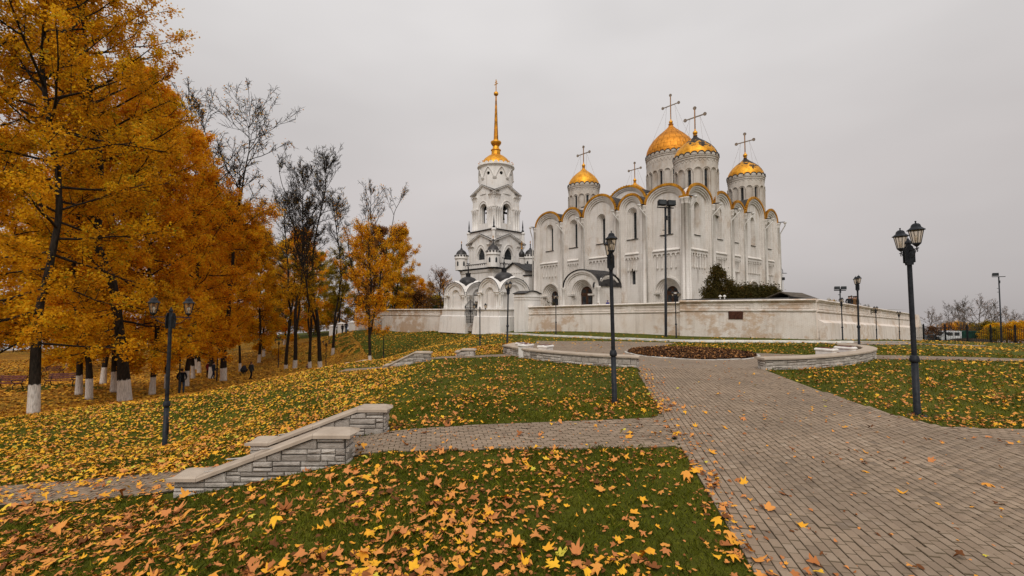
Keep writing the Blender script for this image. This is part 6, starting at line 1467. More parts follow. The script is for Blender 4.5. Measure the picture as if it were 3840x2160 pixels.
def tree_meshes(seed, H=20, r0=.32, cb=3.0, cr=4.6, nprim=46, nleaf=26000, leaf=.13, bare=1.1, lean=(0, 0), forks=0, droop=0.0, white=1.25, shape='oval', twig=4, fork_h=.25, nsec=6, fine=True, up=1.0, low=-.1, tw=1.0):
    rng = np.random.default_rng(seed); stems = []
    zt = np.linspace(0, 1, 12)
    def stem(base, top, ra, rb, wob):
        p = base[None] + (top - base)[None] * zt[:, None]; w = np.cumsum(rng.normal(0, wob, (12, 2)), 0); w -= w[0]; p[:, :2] += w * np.minimum(1, zt * 3)[:, None]
        r = ra + (rb - ra) * zt ** .85; return p, r
    p, r = stem(np.array([0, 0, -.4]), np.array([lean[0], lean[1], H * (.97 if not forks else .9)]), r0, .03, H * .008); r[0] = r0 * 1.22; r[1] = max(r[1], r0 * .97); stems.append((p, r))
    for k in range(forks):
        i = int(12 * fork_h) + k; b = stems[0][0][i]; az = rng.uniform(0, 6.28) if k else (.2 if seed % 2 else 2.9)
        q, rr = stem(b, b + np.array([math.cos(az) * H * .16, math.sin(az) * H * .16, (H - b[2]) * (.86 if k == 0 else .7)]), stems[0][1][i] * .78, .03, H * .010); stems.append((q, rr))
    TV, TF, BV, BF, LP, LR = [], [], [], [], [], []; to = bo = 0
    for p, r in stems:
        zf = np.linspace(0, 1, 30); pf = np.stack([np.interp(zf, zt, p[:, c]) for c in range(3)], 1); rf = np.interp(zf, zt, r)
        v, f = tube_np(pf, rf * (1 + rng.normal(0, .03, 30)), 10); TV.append(v); TF.append(f + to); to += len(v)
    twigs = []
    for i in range(nprim):
        p, r = stems[i % len(stems)] if rng.random() < .75 else stems[0]
        tt = (cb / H) + (1 - cb / H) * ((i + rng.random()) / nprim) ** .92; tt = min(tt, .985)
        f = (tt * H - p[0, 2]) / (p[-1, 2] - p[0, 2]); f = min(max(f, .05), .99)
        b = np.array([np.interp(f, zt, p[:, c]) for c in range(3)]); rb = np.interp(f, zt, r)
        x = (tt - cb / H) / (1 - cb / H)
        prof = {'oval': (.45 + .75 * x) * (1 - x ** 2.6) + .12, 'spread': .35 + .75 * math.sin(math.pi * min(1, .2 + .8 * x)), 'vase': .25 + .85 * x * (1.08 - x ** 5), 'cone': 1.02 - x}[shape]
        Ln = cr * max(.18, prof) * rng.uniform(.75, 1.15); az = i * 2.39996 + rng.normal(0, .35)
        el = up * (low + (1.1 - low) * x) + rng.normal(0, .26) - droop; s = np.linspace(0, 1, 7)
        dirh = np.array([math.cos(az), math.sin(az)]); bend = rng.normal(0, .18) + .25
        hx = Ln * s * math.cos(el); vz_ = Ln * (s * math.sin(el) + bend * .35 * s ** 2 - droop * .5 * s ** 2)
        side = np.array([-dirh[1], dirh[0]]) * rng.normal(0, .12) * Ln
        q = np.stack([b[0] + dirh[0] * hx + side[0] * s ** 2, b[1] + dirh[1] * hx + side[1] * s ** 2, b[2] + vz_], 1); q[1:-1] += rng.normal(0, .03 * Ln / 4, (5, 3))
        ra = min(rb * .7, .012 + .0115 * Ln); v, f_ = tube_np(q, ra * (1 - .85 * s) + .006, 5); BV.append(v); BF.append(f_ + bo); bo += len(v)
        for k in range(nsec):
            u = .22 + .78 * (k + rng.random()) / nsec; c0 = np.array([np.interp(u, s, q[:, c]) for c in range(3)]); tang = q[min(6, int(u * 6) + 1)] - q[int(u * 6) if u < 1 else 5]; tang /= np.linalg.norm(tang) + 1e-9
            d = tang * .75 + rng.normal(0, .55, 3) + np.array([0, 0, .22 - droop]); d /= np.linalg.norm(d); L2 = Ln * rng.uniform(.22, .42) * (1.15 - .5 * u)
            s2 = np.linspace(0, 1, 4); q2 = c0 + d * (L2 * s2)[:, None] + np.array([0, 0, .12 * L2]) * (s2 ** 2)[:, None]
            v, f_ = tube_np(q2, ra * .35 * (1 - .8 * s2) + .004 * tw, 3); BV.append(v); BF.append(f_ + bo); bo += len(v)
            for m_ in range(twig):
                u2 = .25 + .75 * rng.random(); c1 = c0 + (q2[-1] - c0) * u2; d2 = d * .6 + rng.normal(0, .6, 3) + np.array([0, 0, .15 - droop * .6]); d2 /= np.linalg.norm(d2); L3 = rng.uniform(.35, .8) * (L2 * .55 + .25)
                e = c1 + d2 * L3
                if fine:
                    v, f_ = tube_np(np.array([c1, (c1 + e) / 2 + rng.normal(0, .03, 3), e]), np.array([.006, .0045, .003]) * tw, 3); BV.append(v); BF.append(f_ + bo); bo += len(v)
                twigs.append((c1, e))
    if nleaf:
        T = np.array(twigs); hgt = T[:, 1, 2] / H; keep = np.clip((bare - hgt) / .12, 0.0, 1) if bare < 1 else np.ones(len(T)); pr = keep * rng.uniform(.5, 1.5, len(T)) + (.02 if bare < 1 else 0); pr /= pr.sum()
        ti = rng.choice(len(T), nleaf, p=pr); u = rng.uniform(.1, 1.1, nleaf)[:, None]
        pos = T[ti, 0] * (1 - u) + T[ti, 1] * u + rng.normal(0, leaf * 1.15, (nleaf, 3)); cl = rng.random(len(T))[ti]
        v, f_ = leaf_cards(pos, leaf, rng); rnd = np.clip(cl * .7 + rng.random(nleaf) * .42 - .05, 0, 1)
        crown = np_mesh('crown', v, f_, MAT['foliage_orange'], np.repeat(rnd, 4))
    else: crown = None
    tv = np.concatenate(TV); tf = np.concatenate(TF)
    trunk = np_mesh('trunk', tv, tf, MAT['limed'] if white else MAT['bark'], smooth=True)
    br = np_mesh('branchwork', np.concatenate(BV), np.concatenate(BF), MAT['bark'], smooth=False)
    return trunk, br, crown

def refine_white(tm): return tm
def plant(kind, meshes, loc, rz, sc, label, cat, group, fol=None, sz=None):
    t = thing(kind, label, cat, loc, R(rz), group); t.scale = (sc, sc, sz or sc); tm, bm_, cm = meshes
    obj('trunk', tm, t)
    tag(obj('branchwork', bm_, t), kind='stuff')
    if cm:
        c = obj('crown', cm, t); tag(c, kind='stuff')
        if fol: c.material_slots[0].link = 'OBJECT'; c.material_slots[0].material = MAT[fol]
    return t
GR = 'lime trees of the park'; THICKET = []
def ptree(m, px, py, d, rz, sc, label, fol, kind='lime_tree', group=GR, sz=None, dz=0):
    p = at(px, py, d); return plant(kind, m, (p.x, p.y, h1(p.x, p.y) + dz), rz, sc, label, 'tree', group, fol, sz)
T_A = tree_meshes(101, H=25, r0=.18, cb=2.7, low=-.25, cr=5.0, nprim=74, nleaf=66000, leaf=.112, lean=(-.8, .3), white=1.25)
T_B = tree_meshes(102, H=26, r0=.29, cb=2.6, low=-.25, cr=5.8, nprim=76, nleaf=70000, leaf=.118, lean=(-2.6, .5), white=1.25, shape='oval')
T_C = tree_meshes(103, H=20, r0=.18, cb=2.2, low=-.2, cr=4.3, nprim=70, nleaf=56000, leaf=.125, white=1.2)
T_D = tree_meshes(104, tw=3.6, twig=7, nsec=8, low=.0, H=28, r0=.27, cb=3.2, cr=5.8, nprim=84, nleaf=42000, leaf=.14, bare=.66, forks=2, fork_h=.55, white=1.2, shape='vase', up=.95)
T_E = tree_meshes(105, tw=3.4, twig=7, nsec=8, low=.1, H=30, r0=.27, cb=9.5, cr=4.3, nprim=78, nleaf=2600, leaf=.16, bare=.52, forks=1, fork_h=.22, white=1.25, shape='vase', up=1.1)
T_F = tree_meshes(107, tw=2.8, twig=6, nsec=7, up=1.1, H=21, r0=.22, cb=3.6, cr=3.9, nprim=64, nleaf=20000, leaf=.14, bare=.80, forks=2, fork_h=.2, white=1.2, shape='oval')
T_G = tree_meshes(108, H=20, r0=.22, cb=2.0, cr=5.4, nprim=50, nleaf=32000, leaf=.2, white=1.2, fine=False, twig=3)
T_H = tree_meshes(109, H=22, r0=.2, cb=4.0, cr=4.2, nprim=48, nleaf=20000, leaf=.19, bare=.9, white=1.2, fine=False, twig=3)

ptree(T_A, 125, 1556, 19.2, 20, 1.0, 'nearest lime tree on the left with a tall white-painted trunk', 'foliage_gold')
ptree(T_B, 470, 1507, 25.5, 75, 1.0, 'big golden lime leaning left, its broad white trunk right of a thinner one', 'foliage_gold')
ptree(T_C, 428, 1481, 31, 200, 1.12, 'lime with a thinner white trunk just behind the broad leaning one', 'foliage_orange')
ptree(T_C, 570, 1484, 31, 40, .98, 'bright orange lime left of the near lamp, slanting white trunk', 'foliage_orange')
ptree(T_C, 697, 1451, 38, 120, 1.05, 'dense orange lime whose narrow trunk stands by the half-hidden lamp post', 'foliage_orange')
ptree(T_D, 838, 1429, 43, 30, .98, 'tallest lime with bare twiggy top above orange foliage', 'foliage_orange')
ptree(T_C, 747, 1400, 53, 300, 1.08, 'orange lime behind the tallest one, short white trunk', 'foliage_orange')
ptree(T_C, 724, 1420, 47, 250, 1.05, 'orange lime with a stout white trunk behind the person in a dark coat', 'foliage_orange')
ptree(T_F, 790, 1412, 46.5, 10, .95, 'dark-trunked orange lime screening two walkers', 'foliage_orange')
ptree(T_G, 970, 1361, 68, 60, 1.0, 'golden lime far back, left of a twin white trunk', 'foliage_gold')
ptree(T_G, 988, 1352, 72, 160, .95, 'golden lime far back, right of a twin white trunk', 'foliage_gold')
ptree(T_E, 1105, 1384, 56.6, 80, .88, 'tall sparse lime with a straight dark trunk, leftmost of three', 'foliage_gold')
ptree(T_E, 1162, 1393, 57, 260, .74, 'slim sparse lime between two taller bare-topped trunks', 'foliage_gold')
ptree(T_E, 1201, 1392, 60, 180, 1.0, 'tallest of the sparse limes, forked trunk and bare crown', 'foliage_olive')
ptree(T_F, 1386, 1378, 50, 0, .8, 'orange forked lime standing alone right of the park, nearest the left wall', 'foliage_orange', sz=1.02)
ptree(T_A, -160, 1600, 19.5, 140, .95, 'lime at the left picture edge, only its branches in view', 'foliage_gold')
ptree(T_C, 297, 1458, 29, 0, .98, 'slender lime with a short white trunk right of the red bench', 'foliage_gold')
ptree(T_C, 385, 1448, 36, 90, 1.05, 'slender lime far left whose trunk shows between bench and broad trunk', 'foliage_orange')
ptree(T_G, 255, 1365, 52, 30, 1.0, 'lime behind the small red bench, slanting white trunk', 'foliage_gold')
# thicket closing the view under the crowns
for i, (x, y) in enumerate([(-17, 104), (-21, 100), (-25, 103), (-30, 100), (-34, 104), (-39, 99), (-45, 103), (-52, 100), (-60, 103), (-68, 98), (-76, 96), (-84, 90), (-92, 84), (-98, 76), (-103, 66), (-105, 56), (-104, 46), (-100, 36), (-92, 28), (-82, 22)]):
    THICKET.append((x, y, 1.6 + .5 * ((i * 37) % 10) / 10, ('foliage_olive', 'foliage_rust', 'foliage_gold')[i % 3]))
T_S = tree_meshes(112, H=24, r0=.17, cb=4.2, cr=3.2, nprim=64, nleaf=36000, leaf=.125, white=1.2, shape='oval', up=1.15, low=.0)
for px, py, d, rz, sc, lab, fo in [(335, 1478, 27.5, 80, 1.0, 'slender upright lime left of the broad leaning trunk', 'foliage_orange'), (625, 1466, 35, 140, .95, 'slender orange lime right behind the near lamp', 'foliage_orange'), (900, 1395, 58, 30, .9, 'slender orange lime beyond the slim lamp post', 'foliage_orange')]:
    ptree(T_S, px, py, d, rz, sc, lab, fo)
ptree(T_E, 1072, 1380, 62, 300, .84, 'straight bare trunk just left of the three sparse limes', 'foliage_gold'); ptree(T_E, 1246, 1385, 67, 30, .8, 'bare upright lime behind the lamp beside the forked tree', 'foliage_olive')
bgs = [(-78, 62, 'foliage_gold'), (-66, 72, 'foliage_orange'), (-58, 64, 'foliage_gold'), (-52, 78, 'foliage_olive'), (-45, 70, 'foliage_gold'), (-44, 88, 'foliage_olive'), (-38, 80, 'foliage_orange'), (-36, 95, 'foliage_olive'), (-30, 98, 'foliage_rust'), (-70, 45, 'foliage_gold'), (-52, 50, 'foliage_orange'), (-24.5, 95, 'foliage_gold'), (-86, 84, 'foliage_olive'), (-62, 92, 'foliage_olive'), (-40, 58, 'foliage_gold'), (-47, 40, 'foliage_gold'), (-28, 106, 'foliage_olive'), (-35, 112, 'foliage_gold'), (-45, 104, 'foliage_olive'), (-57, 108, 'foliage_gold'), (-74, 102, 'foliage_olive'), (-92, 98, 'foliage_gold'), (-100, 74, 'foliage_olive'), (-98, 54, 'foliage_gold'), (-90, 40, 'foliage_olive'), (-80, 30, 'foliage_gold'), (-62, 30, 'foliage_orange'), (-84, 70, 'foliage_gold')]
rr = random.Random(3)
for i, (x, y, fo) in enumerate(bgs):
    lab = 'background lime of the park filling the gaps behind the nearer trunks'
    plant('lime_tree', (T_G, T_H, T_G)[i % 3], (x, y, h1(x, y)), rr.uniform(0, 360), rr.uniform(.9, 1.1), lab, 'tree', 'background limes of the park', fo)
# beyond the left wall
T_BI = tree_meshes(120, H=12, r0=.14, cb=1.5, cr=2.6, nprim=40, nleaf=9000, leaf=.2, white=0, droop=.25, fine=False, twig=3, shape='oval')
T_RU = tree_meshes(121, tw=3, H=12, r0=.22, cb=2.0, cr=4.2, nprim=40, nleaf=3600, leaf=.18, white=0, shape='spread', twig=4)
for i, (px, d, sc, fo, lab) in enumerate([(1520, 120, 1.05, 'foliage_pale', 'amber birch beyond the left wall, beside the forked tree'), (1551, 124, 1.12, 'foliage_pale', 'tallest amber birch beyond the left wall'), (1580, 120, 1.02, 'foliage_orange', 'orange birch beyond the left wall, middle of the group'), (1606, 128, 1.0, 'foliage_pale', 'amber birch beyond the wall, next to the dark spruce')]):
    p = at(px, 1155, d); plant('birch_tree', T_BI, (p.x, p.y, -2.6), i * 77, sc, lab, 'tree', 'birches beyond the wall', fo)
p = at(1645, 1155, 98); plant('maple_tree', T_RU, (p.x, p.y, -2.2), 30, .95, 'thin-leaved reddish tree at the left corner of the gatehouse', 'tree', 'trees beyond the wall', 'foliage_rust')
p = at(1668, 1155, 116); plant('maple_tree', T_RU, (p.x, p.y, -2.4), 190, .9, 'low orange tree close behind the gatehouse', 'tree', 'trees beyond the wall', 'foliage_orange')
T_SP = tree_meshes(122, H=7, r0=.14, cb=.4, cr=2.0, nprim=56, nleaf=12000, leaf=.12, white=0, shape='cone', droop=.3, fine=False, twig=2, nsec=5)
p = at(1634, 1155, 84); plant('spruce_tree', T_SP, (p.x, p.y, -3.2), 0, .82, 'small dark green spruce peeping over the left wall', 'tree', None, 'foliage_spruce')
# right: bare trees and yellow scrub on the bluff
T_BA = tree_meshes(130, tw=2.4, low=.2, H=9, r0=.13, cb=1.2, cr=3.4, nprim=30, nleaf=160, leaf=.14, bare=.9, white=0, shape='vase', up=1.2, twig=5, forks=1, fork_h=.15)
T_BB = tree_meshes(131, tw=2.4, low=.2, H=8, r0=.11, cb=1.0, cr=3.0, nprim=28, nleaf=420, leaf=.14, white=0, shape='spread', twig=5, forks=2, fork_h=.12)
T_BU = tree_meshes(132, H=3.2, r0=.05, cb=.2, cr=2.0, nprim=34, nleaf=5200, leaf=.16, white=0, shape='spread', twig=3, fine=False)
for M3 in (T_BA, T_BB): M3[0].materials[0] = MAT['twigbark']; M3[1].materials[0] = MAT['twigbark']
for i, (px, d, ty, m_, sc) in enumerate([(3492, 92, 1170, T_BB, .8), (3531, 88, 1190, T_BB, .62), (3556, 92, 1150, T_BA, 1.0), (3600, 93, 1155, T_BA, .95), (3625, 97, 1135, T_BA, 1.08), (3672, 93, 1130, T_BB, 1.15), (3733, 95, 1145, T_BA, 1.05), (3778, 88, 1170, T_BB, .95), (3815, 84, 1180, T_BB, .9), (3860, 84, 1170, T_BA, .9)]):
    p = at(px, 1280, d); z0 = h1(p.x, p.y); top = at(px, ty, d).z; s_ = (top - z0) / (9.0 if m_ is T_BA else 8.0)
    plant('bare_tree', m_, (p.x, p.y, z0 - .1), i * 63, s_, 'leafless tree on the bluff behind the iron fence, %s' % ['leftmost by the buttress', 'small one left of the grey car', 'tall one above the white cab', 'between white cab and green tarpaulin', 'tallest one above the green tarpaulin', 'broad one above the yellow scrub', 'left of the slim floodlight mast', 'right of the slim floodlight mast', 'second right of the slim floodlight mast', 'at the right picture edge'][i], 'tree', 'leafless trees on the bluff', 'foliage_rust')
for i, (px, d, ty, fo) in enumerate([(3500, 90, 1236, 'foliage_rust'), (3655, 104, 1234, 'foliage_olive'), (3712, 84, 1236, 'foliage_gold'), (3702, 92, 1224, 'foliage_olive'), (3735, 84, 1230, 'foliage_gold'), (3775, 80, 1236, 'foliage_olive'), (3808, 78, 1226, 'foliage_gold'), (3845, 76, 1224, 'foliage_gold'), (3600, 104, 1228, 'foliage_gold'), (3722, 76, 1240, 'foliage_olive'), (3880, 70, 1225, 'foliage_orange'), (3560, 104, 1230, 'foliage_orange')]):
    p = at(px, 1280, d); z0 = h1(p.x, p.y); top = at(px, ty, d).z
    plant('shrub', T_BU, (p.x, p.y, z0 - .1), i * 51, max(.5, (top - z0) / 3.2), 'yellowing shrub in the scrub behind the iron fence', 'shrub', 'yellow scrub behind the fence', fo)

for i, (x, y, s_, fo) in enumerate(THICKET): plant('thicket_shrub', T_BU, (x, y, h1(x, y) - .1), i * 71, s_, 'tall autumn shrub of the thicket at the far edge of the park', 'shrub', 'thicket at the park edge', fo)
# thuja and ivy hedge on the churchyard
def blob(name, n, fn, leaf, mat, seed):
    rng = np.random.default_rng(seed); k = max(12, n // 60); cen = fn(rng, k); ci = rng.integers(0, k, n); spread = leaf * rng.uniform(.7, 2.0, k)[ci][:, None]
    pos = cen[ci] + rng.normal(0, 1, (n, 3)) * spread * np.array([1, 1, 1.15]); m_ = n // 4; pos[:m_] = fn(rng, m_); tone = np.clip(rng.random(k)[ci] * .5 + rng.random(n) * .55, 0, 1)
    v, f = leaf_cards(pos, leaf, rng, 1.0); return np_mesh(name, v, f, MAT[mat], np.repeat(tone, 4))
def f_thuja(rng, n):
    z = rng.random(n) ** 1.35; a = rng.uniform(0, 6.283, n); lob = 1 + .26 * np.sin(a * 3 + 1 + z * 3) + .2 * np.sin(a * 7 + z * 9) + .16 * np.sin(z * 22 + a * 2)
    r = 1.7 * (1 - z ** 2.0) ** .85 * lob * (1 - .45 * rng.random(n) ** 2) + .05; return np.stack([r * np.cos(a), r * np.sin(a), .15 + z * 4.6 + .12 * rng.normal(size=n)], 1)
q = at(2690, 1122, 49); th = thing('thuja', 'dark olive thuja bush before the cathedral south front', 'bush', (q.x, q.y, 2.0))
tag(obj('crown', blob('crown', 14000, f_thuja, .13, 'foliage_thuja', 5), th), kind='stuff')
MB().lathe([(.12, -.2), (.1, 2.5), (.02, 4.6)], 8).build('trunk', MAT['bark'], th)
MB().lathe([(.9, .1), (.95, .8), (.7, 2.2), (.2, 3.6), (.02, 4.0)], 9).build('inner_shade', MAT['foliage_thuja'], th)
def f_side(rng, n): p = f_thuja(rng, n); p[:, 2] *= .62; return p
obj_ = thing('thuja', 'lower rounded thuja leaning on the right of the taller one', 'bush', (q.x + 1.55, q.y + .3, 2.0)); tag(obj('crown', blob('crown', 7000, f_side, .13, 'foliage_thuja', 6), obj_), kind='stuff'); MB().lathe([(.1, -.2), (.08, 1.5), (.02, 2.6)], 8).build('trunk', MAT['bark'], obj_)
def f_hedge(rng, n):
    u = rng.uniform(-2.75, 2.75, n); a = rng.uniform(-.25, math.pi + .25, n); bump = 1 + .07 * np.sin(u * 4) + .06 * np.sin(u * 9 + a * 3)
    e = np.clip((2.75 - np.abs(u)) / .6, 0, 1) ** .5; return np.stack([u, .95 * np.cos(a) * bump * e, (1.0 + 1.35 * np.sin(a) * bump * e) + .07 * rng.normal(size=n)], 1)
q = at(2832, 1122, 50); hd = thing('ivy_hedge', 'long dark hedge covered in ivy below the cathedral south portal', 'hedge', (q.x, q.y, 2.05), R(3))
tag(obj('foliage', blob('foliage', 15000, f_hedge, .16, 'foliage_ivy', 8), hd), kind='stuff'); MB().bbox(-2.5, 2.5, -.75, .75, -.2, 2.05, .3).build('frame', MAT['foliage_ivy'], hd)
def small_bush(label, px, py, d, r, h, fo, z, seed, n=900):
    q = at(px, py, d); b = thing('small_shrub', label, 'shrub', (q.x, q.y, z))
    def f(rng, m_): 
        a = rng.uniform(0, 6.283, m_); zz = rng.random(m_); rr_ = r * np.sqrt(rng.random(m_)) * (1.1 - .5 * zz); return np.stack([rr_ * np.cos(a), rr_ * np.sin(a), zz * h], 1)
    tag(obj('foliage', blob('foliage', n, f, .1, fo, seed), b), kind='stuff')
    for k in range(5): MB().tube([(0, 0, -.2), (r * .5 * math.cos(k * 1.3), r * .5 * math.sin(k * 1.3), h)], .012, 4).build('stem', MAT['bark'], b)
small_bush('low shrub on the churchyard left of the four men', 3113, 1120, 47, .9, .95, 'foliage_olive', 2.1, 31)
small_bush('yellow-tipped shrub next to the small floodlight bracket', 3135, 1122, 46, .45, .75, 'foliage_gold', 2.1, 32, 500)
small_bush('pale green shrub just left of the four men', 3173, 1130, 47, .6, .9, 'foliage_olive', 1.75, 33)
small_bush('straggly shrub on the wall top right of the four men', 3240, 1143, 50, .9, .7, 'foliage_thuja', 1.75, 34, 500)
small_bush('garden shrub above the wall before the leftmost portal', 2066, 1146, 60, 1.0, 1.1, 'foliage_thuja', 2.0, 35, 700)

# ------------------------------------------------------------------ park floor, litter and grass
def vnoise(x, y, s, seed):
    rng = np.random.default_rng(seed); g = rng.random((64, 64)); u, v = x / s, y / s; i, j = np.floor(u).astype(int), np.floor(v).astype(int); a, b = u - i, v - j; a = a * a * (3 - 2 * a); b = b * b * (3 - 2 * b)
    G = lambda p, q: g[p % 64, q % 64]; return (G(i, j) * (1 - a) + G(i + 1, j) * a) * (1 - b) + (G(i, j + 1) * (1 - a) + G(i + 1, j + 1) * a) * b
PARK = [(-24, 14), (-20.5, 18), (-17.5, 21.5), (-14.5, 24), (-12, 27), (-11, 32), (-12, 40), (-13, 48), (-19, 60), (-26, 74), (-30, 92), (-100, 110), (-115, 60), (-110, 10), (-60, 6), (-35, 10)]
m = NT('leaf_carpet'); v = m.coord('World'); n = m.noise(v, 3.5, 6, .7); n2 = m.noise(v, .25, 4, .6); vo = m.new('ShaderNodeTexVoronoi', i_Scale=6.5); m.l.new(v, vo.inputs['Vector'])
sx = m.new('ShaderNodeSeparateXYZ'); m.l.new(vo.outputs['Color'], sx.inputs[0])
c = m.ramp(sx.outputs[0], [(0, (.10, .04, .008)), (.4, (.32, .13, .015)), (.75, (.50, .23, .022)), (1, (.62, .34, .04))]); c = m.mix(m.math('MULTIPLY', m.ramp(n2, [(.4, (0, 0, 0)), (.65, (1, 1, 1))]), .55), c, (.10, .10, .012, 1))
m.color(c).set(Roughness=.9).bump(n, .8, .06)
carpet = sheet('park_floor', PARK, m.mat, .02, 2.5)

MAPLE = [(-90, .24), (-60, .50), (-36, .58), (-18, .82), (-4, .62), (11, .56), (25, .80), (38, 1.0), (50, .78), (63, .56), (75, .78), (90, 1.08)]
MAPLE = MAPLE + [(180 - a, r) for a, r in reversed(MAPLE[1:-1])]
MAPLE_LO = [(-90, .2), (-18, .8), (8, .56), (38, 1.0), (63, .56), (90, 1.1), (117, .56), (142, 1.0), (172, .56), (198, .8)]
LIME = [(-90, .75), (-45, .62), (0, .55), (45, .65), (90, .9), (135, .65), (180, .55), (225, .62)]
def leaf_mesh(x, y, size, shape, rng, rnd, tilt=.2, lift=.02, cur=.6, zoff=0.0):
    n = len(x); T = np.array([(r * math.cos(R(a)), r * math.sin(R(a))) for a, r in shape]); T = np.vstack([T, [[0, .05]]]); k = len(T)
    rot = rng.uniform(0, 6.283, n); c, s = np.cos(rot), np.sin(rot); sz = size * .5
    a, b, cx = rng.normal(0, cur, n), rng.normal(0, cur, n), rng.normal(0, .25, n)
    lx, ly = T[None, :, 0], T[None, :, 1]
    jit = 1 + rng.normal(0, .09, (n, k)); lx = lx * jit; ly = ly * jit
    sq = rng.uniform(.65, 1.0, n)[:, None]; lx = lx * sq
    lz = a[:, None] * lx ** 2 + b[:, None] * ly ** 2 * .7 + cx[:, None] * lx * ly + .12 * np.abs(lx)
    X = (lx * c[:, None] - ly * s[:, None]); Y = (lx * s[:, None] + ly * c[:, None]); tx, ty = rng.normal(0, tilt, n), rng.normal(0, tilt, n)
    Z = lz + X * tx[:, None] + Y * ty[:, None]
    Z = Z - np.minimum(0, Z.min(1))[:, None] * .75
    gx_, gy_ = (hz(x + .1, y) - hz(x - .1, y)) / .2, (hz(x, y + .1) - hz(x, y - .1)) / .2
    X, Y, Z = X * sz[:, None], Y * sz[:, None], Z * sz[:, None]
    Z = Z + X * gx_[:, None] + Y * gy_[:, None] + (hz(x, y) + lift * rng.uniform(.3, 1.2, n) + zoff)[:, None]
    V = np.stack([X + x[:, None], Y + y[:, None], Z], -1)
    ring = np.arange(k - 1); F = np.stack([ring, np.roll(ring, -1), np.full(k - 1, k - 1)], -1); F = (F[None] + (np.arange(n) * k)[:, None, None]).reshape(-1, 3)
    return V.reshape(-1, 3), F, np.repeat(rnd, k)

WL = [tuple(p[:2]) for p in KL] 
GRASS_STRIP = WL + [(62, 69.5), (24.6, 36.2), (2.2, 53.8), (-1.5, 57)]
MIDBANK = [(-11.5, 26), (-6, 24), (-3, 23.2), (-1, 25.5), (-.2, 28), (.9, 32), (1.6, 42), (0, 50), (-3, 56), (-8, 62), (-22, 76), (-24, 70), (-16, 58), (-12, 48), (-11, 36)]
def litter_density(x, y):
    r = np.hypot(x, y); d = np.full(x.shape, .40)
    d = np.where(x < 2.2, np.clip(.26 + (2.2 - x) * .16, .2, 1.35), d)
    d = np.where((x < -3) & (y > 7), np.clip(.7 + (-3 - x) * .10 - np.clip(y - 13, 0, 12) * .02, .5, 1.5), d)
    d = np.where((x > -3.5) & (x < 5) & (y > 9.5) & (y < 24), .24, d)
    d = np.where((x > 7.5), .28, d); d = np.where((x > 9) & (y > 24), .20, d)
    d = np.where(in_poly(MIDBANK, x, y), .95, d)
    d = np.where(in_poly(PARK, x, y), 1.0, d)
    d *= .18 + 2.1 * vnoise(x + 50, y + 50, .75, 1) ** 1.4 * (.45 + 1.1 * vnoise(x + 50, y + 50, 3.1, 2))
    d = np.where(in_poly(GRASS_STRIP, x, y), .10, d)
    edge_l = np.abs(x - (1.33 + .196 * y)); onp = paved(x, y)
    d = np.where(onp, .028, d)
    d = np.where(onp & in_poly(P_MAIN, x, y) & (edge_l < .6), .75 * np.exp(-edge_l * 4.0), d)
    d = np.where(in_poly(P_SIDE, x, y), np.where(x < -5, .42, np.where(x < -2.4, .3, .11)), d)
    d = np.where(~onp & (x < 2.9) & (y < 9) & (np.abs(x - (1.33 + .196 * y)) < .25), .65, d)
    red = np.abs(y - 8.66) ; d = np.where((x > 7.9) & (y > 8.4) & (y < 9.7) & ~onp, .75, d)
    d = np.where((np.hypot(x - BED[0], y - BED[1]) < BR + .1), 0, d)
    d = np.where((x > -5.3) & (x < -2.4) & (((y > 6.78) & (y < 7.3)) | ((y > 8.55) & (y < 9.05))), 0, d)
    return d
def scatter(n, r0, r1, power, rng, amax=1.02):
    u = rng.random(n); k = 2 - power; r = (r0 ** k + u * (r1 ** k - r0 ** k)) ** (1 / k); a = rng.uniform(-amax, amax, n); return r * np.sin(a), r * np.cos(a)
rg = np.random.default_rng(77)
# near: maple leaves with full outline
x, y = scatter(15000, 3.0, 11.5, .7, rg); ok = rg.random(len(x)) < litter_density(x, y) * np.where((x < -4) & (y > 7), .7, .55); x, y = x[ok], y[ok]
r = np.hypot(x, y); o = np.argsort(r); x, y, r = x[o], y[o], r[o]
size = rg.gamma(5, .0205, len(x)).clip(.04, .20); rnd = np.clip(rg.normal(.45, .27, len(x)) + np.where((x < -3) & (y > 7), .17, -.04), 0, 1)
z_ = hz(x, y); vis = (np.abs(x / y) < 1.1) & ((CAM_Z - z_) / y < .58); big = np.zeros(len(x), bool); cand = np.where(vis)[0]; score = size[cand] / r[cand]; big[cand[np.argsort(-score)[:300]]] = True
for i in np.where(big)[0]:                                  # the 300 that show largest, each by itself
    V, F, a = leaf_mesh(x[i:i + 1], y[i:i + 1], size[i:i + 1], MAPLE, rg, rnd[i:i + 1], lift=.045 if not paved(x[i:i + 1], y[i:i + 1])[0] else .03)
    c0 = V.mean(0); me = np_mesh('leaf', V - c0, F, MAT['litter'], a); obj('leaf', me, ground, tuple(c0))
s_ = ~big; V, F, a = leaf_mesh(x[s_], y[s_], size[s_], MAPLE, rg, rnd[s_], lift=.04)
tag(obj('fallen_leaves', np_mesh('fallen_leaves', V, F, MAT['litter'], a)), 'maple leaves lying over the near lawn and paving', 'leaves', None, 'stuff')
# small brown lime leaves in between
x, y = scatter(42000, 3.0, 13, .9, rg); ok = rg.random(len(x)) < (litter_density(x, y) * .45 + .015); x, y = x[ok], y[ok]
V, F, a = leaf_mesh(x, y, rg.uniform(.035, .085, len(x)), LIME, rg, np.clip(rg.normal(.3, .22, len(x)), 0, 1), lift=.03)
tag(obj('fallen_leaves', np_mesh('fallen_leaves', V, F, MAT['litter'], a)), 'small brown leaves scattered between the maple leaves', 'leaves', None, 'stuff')
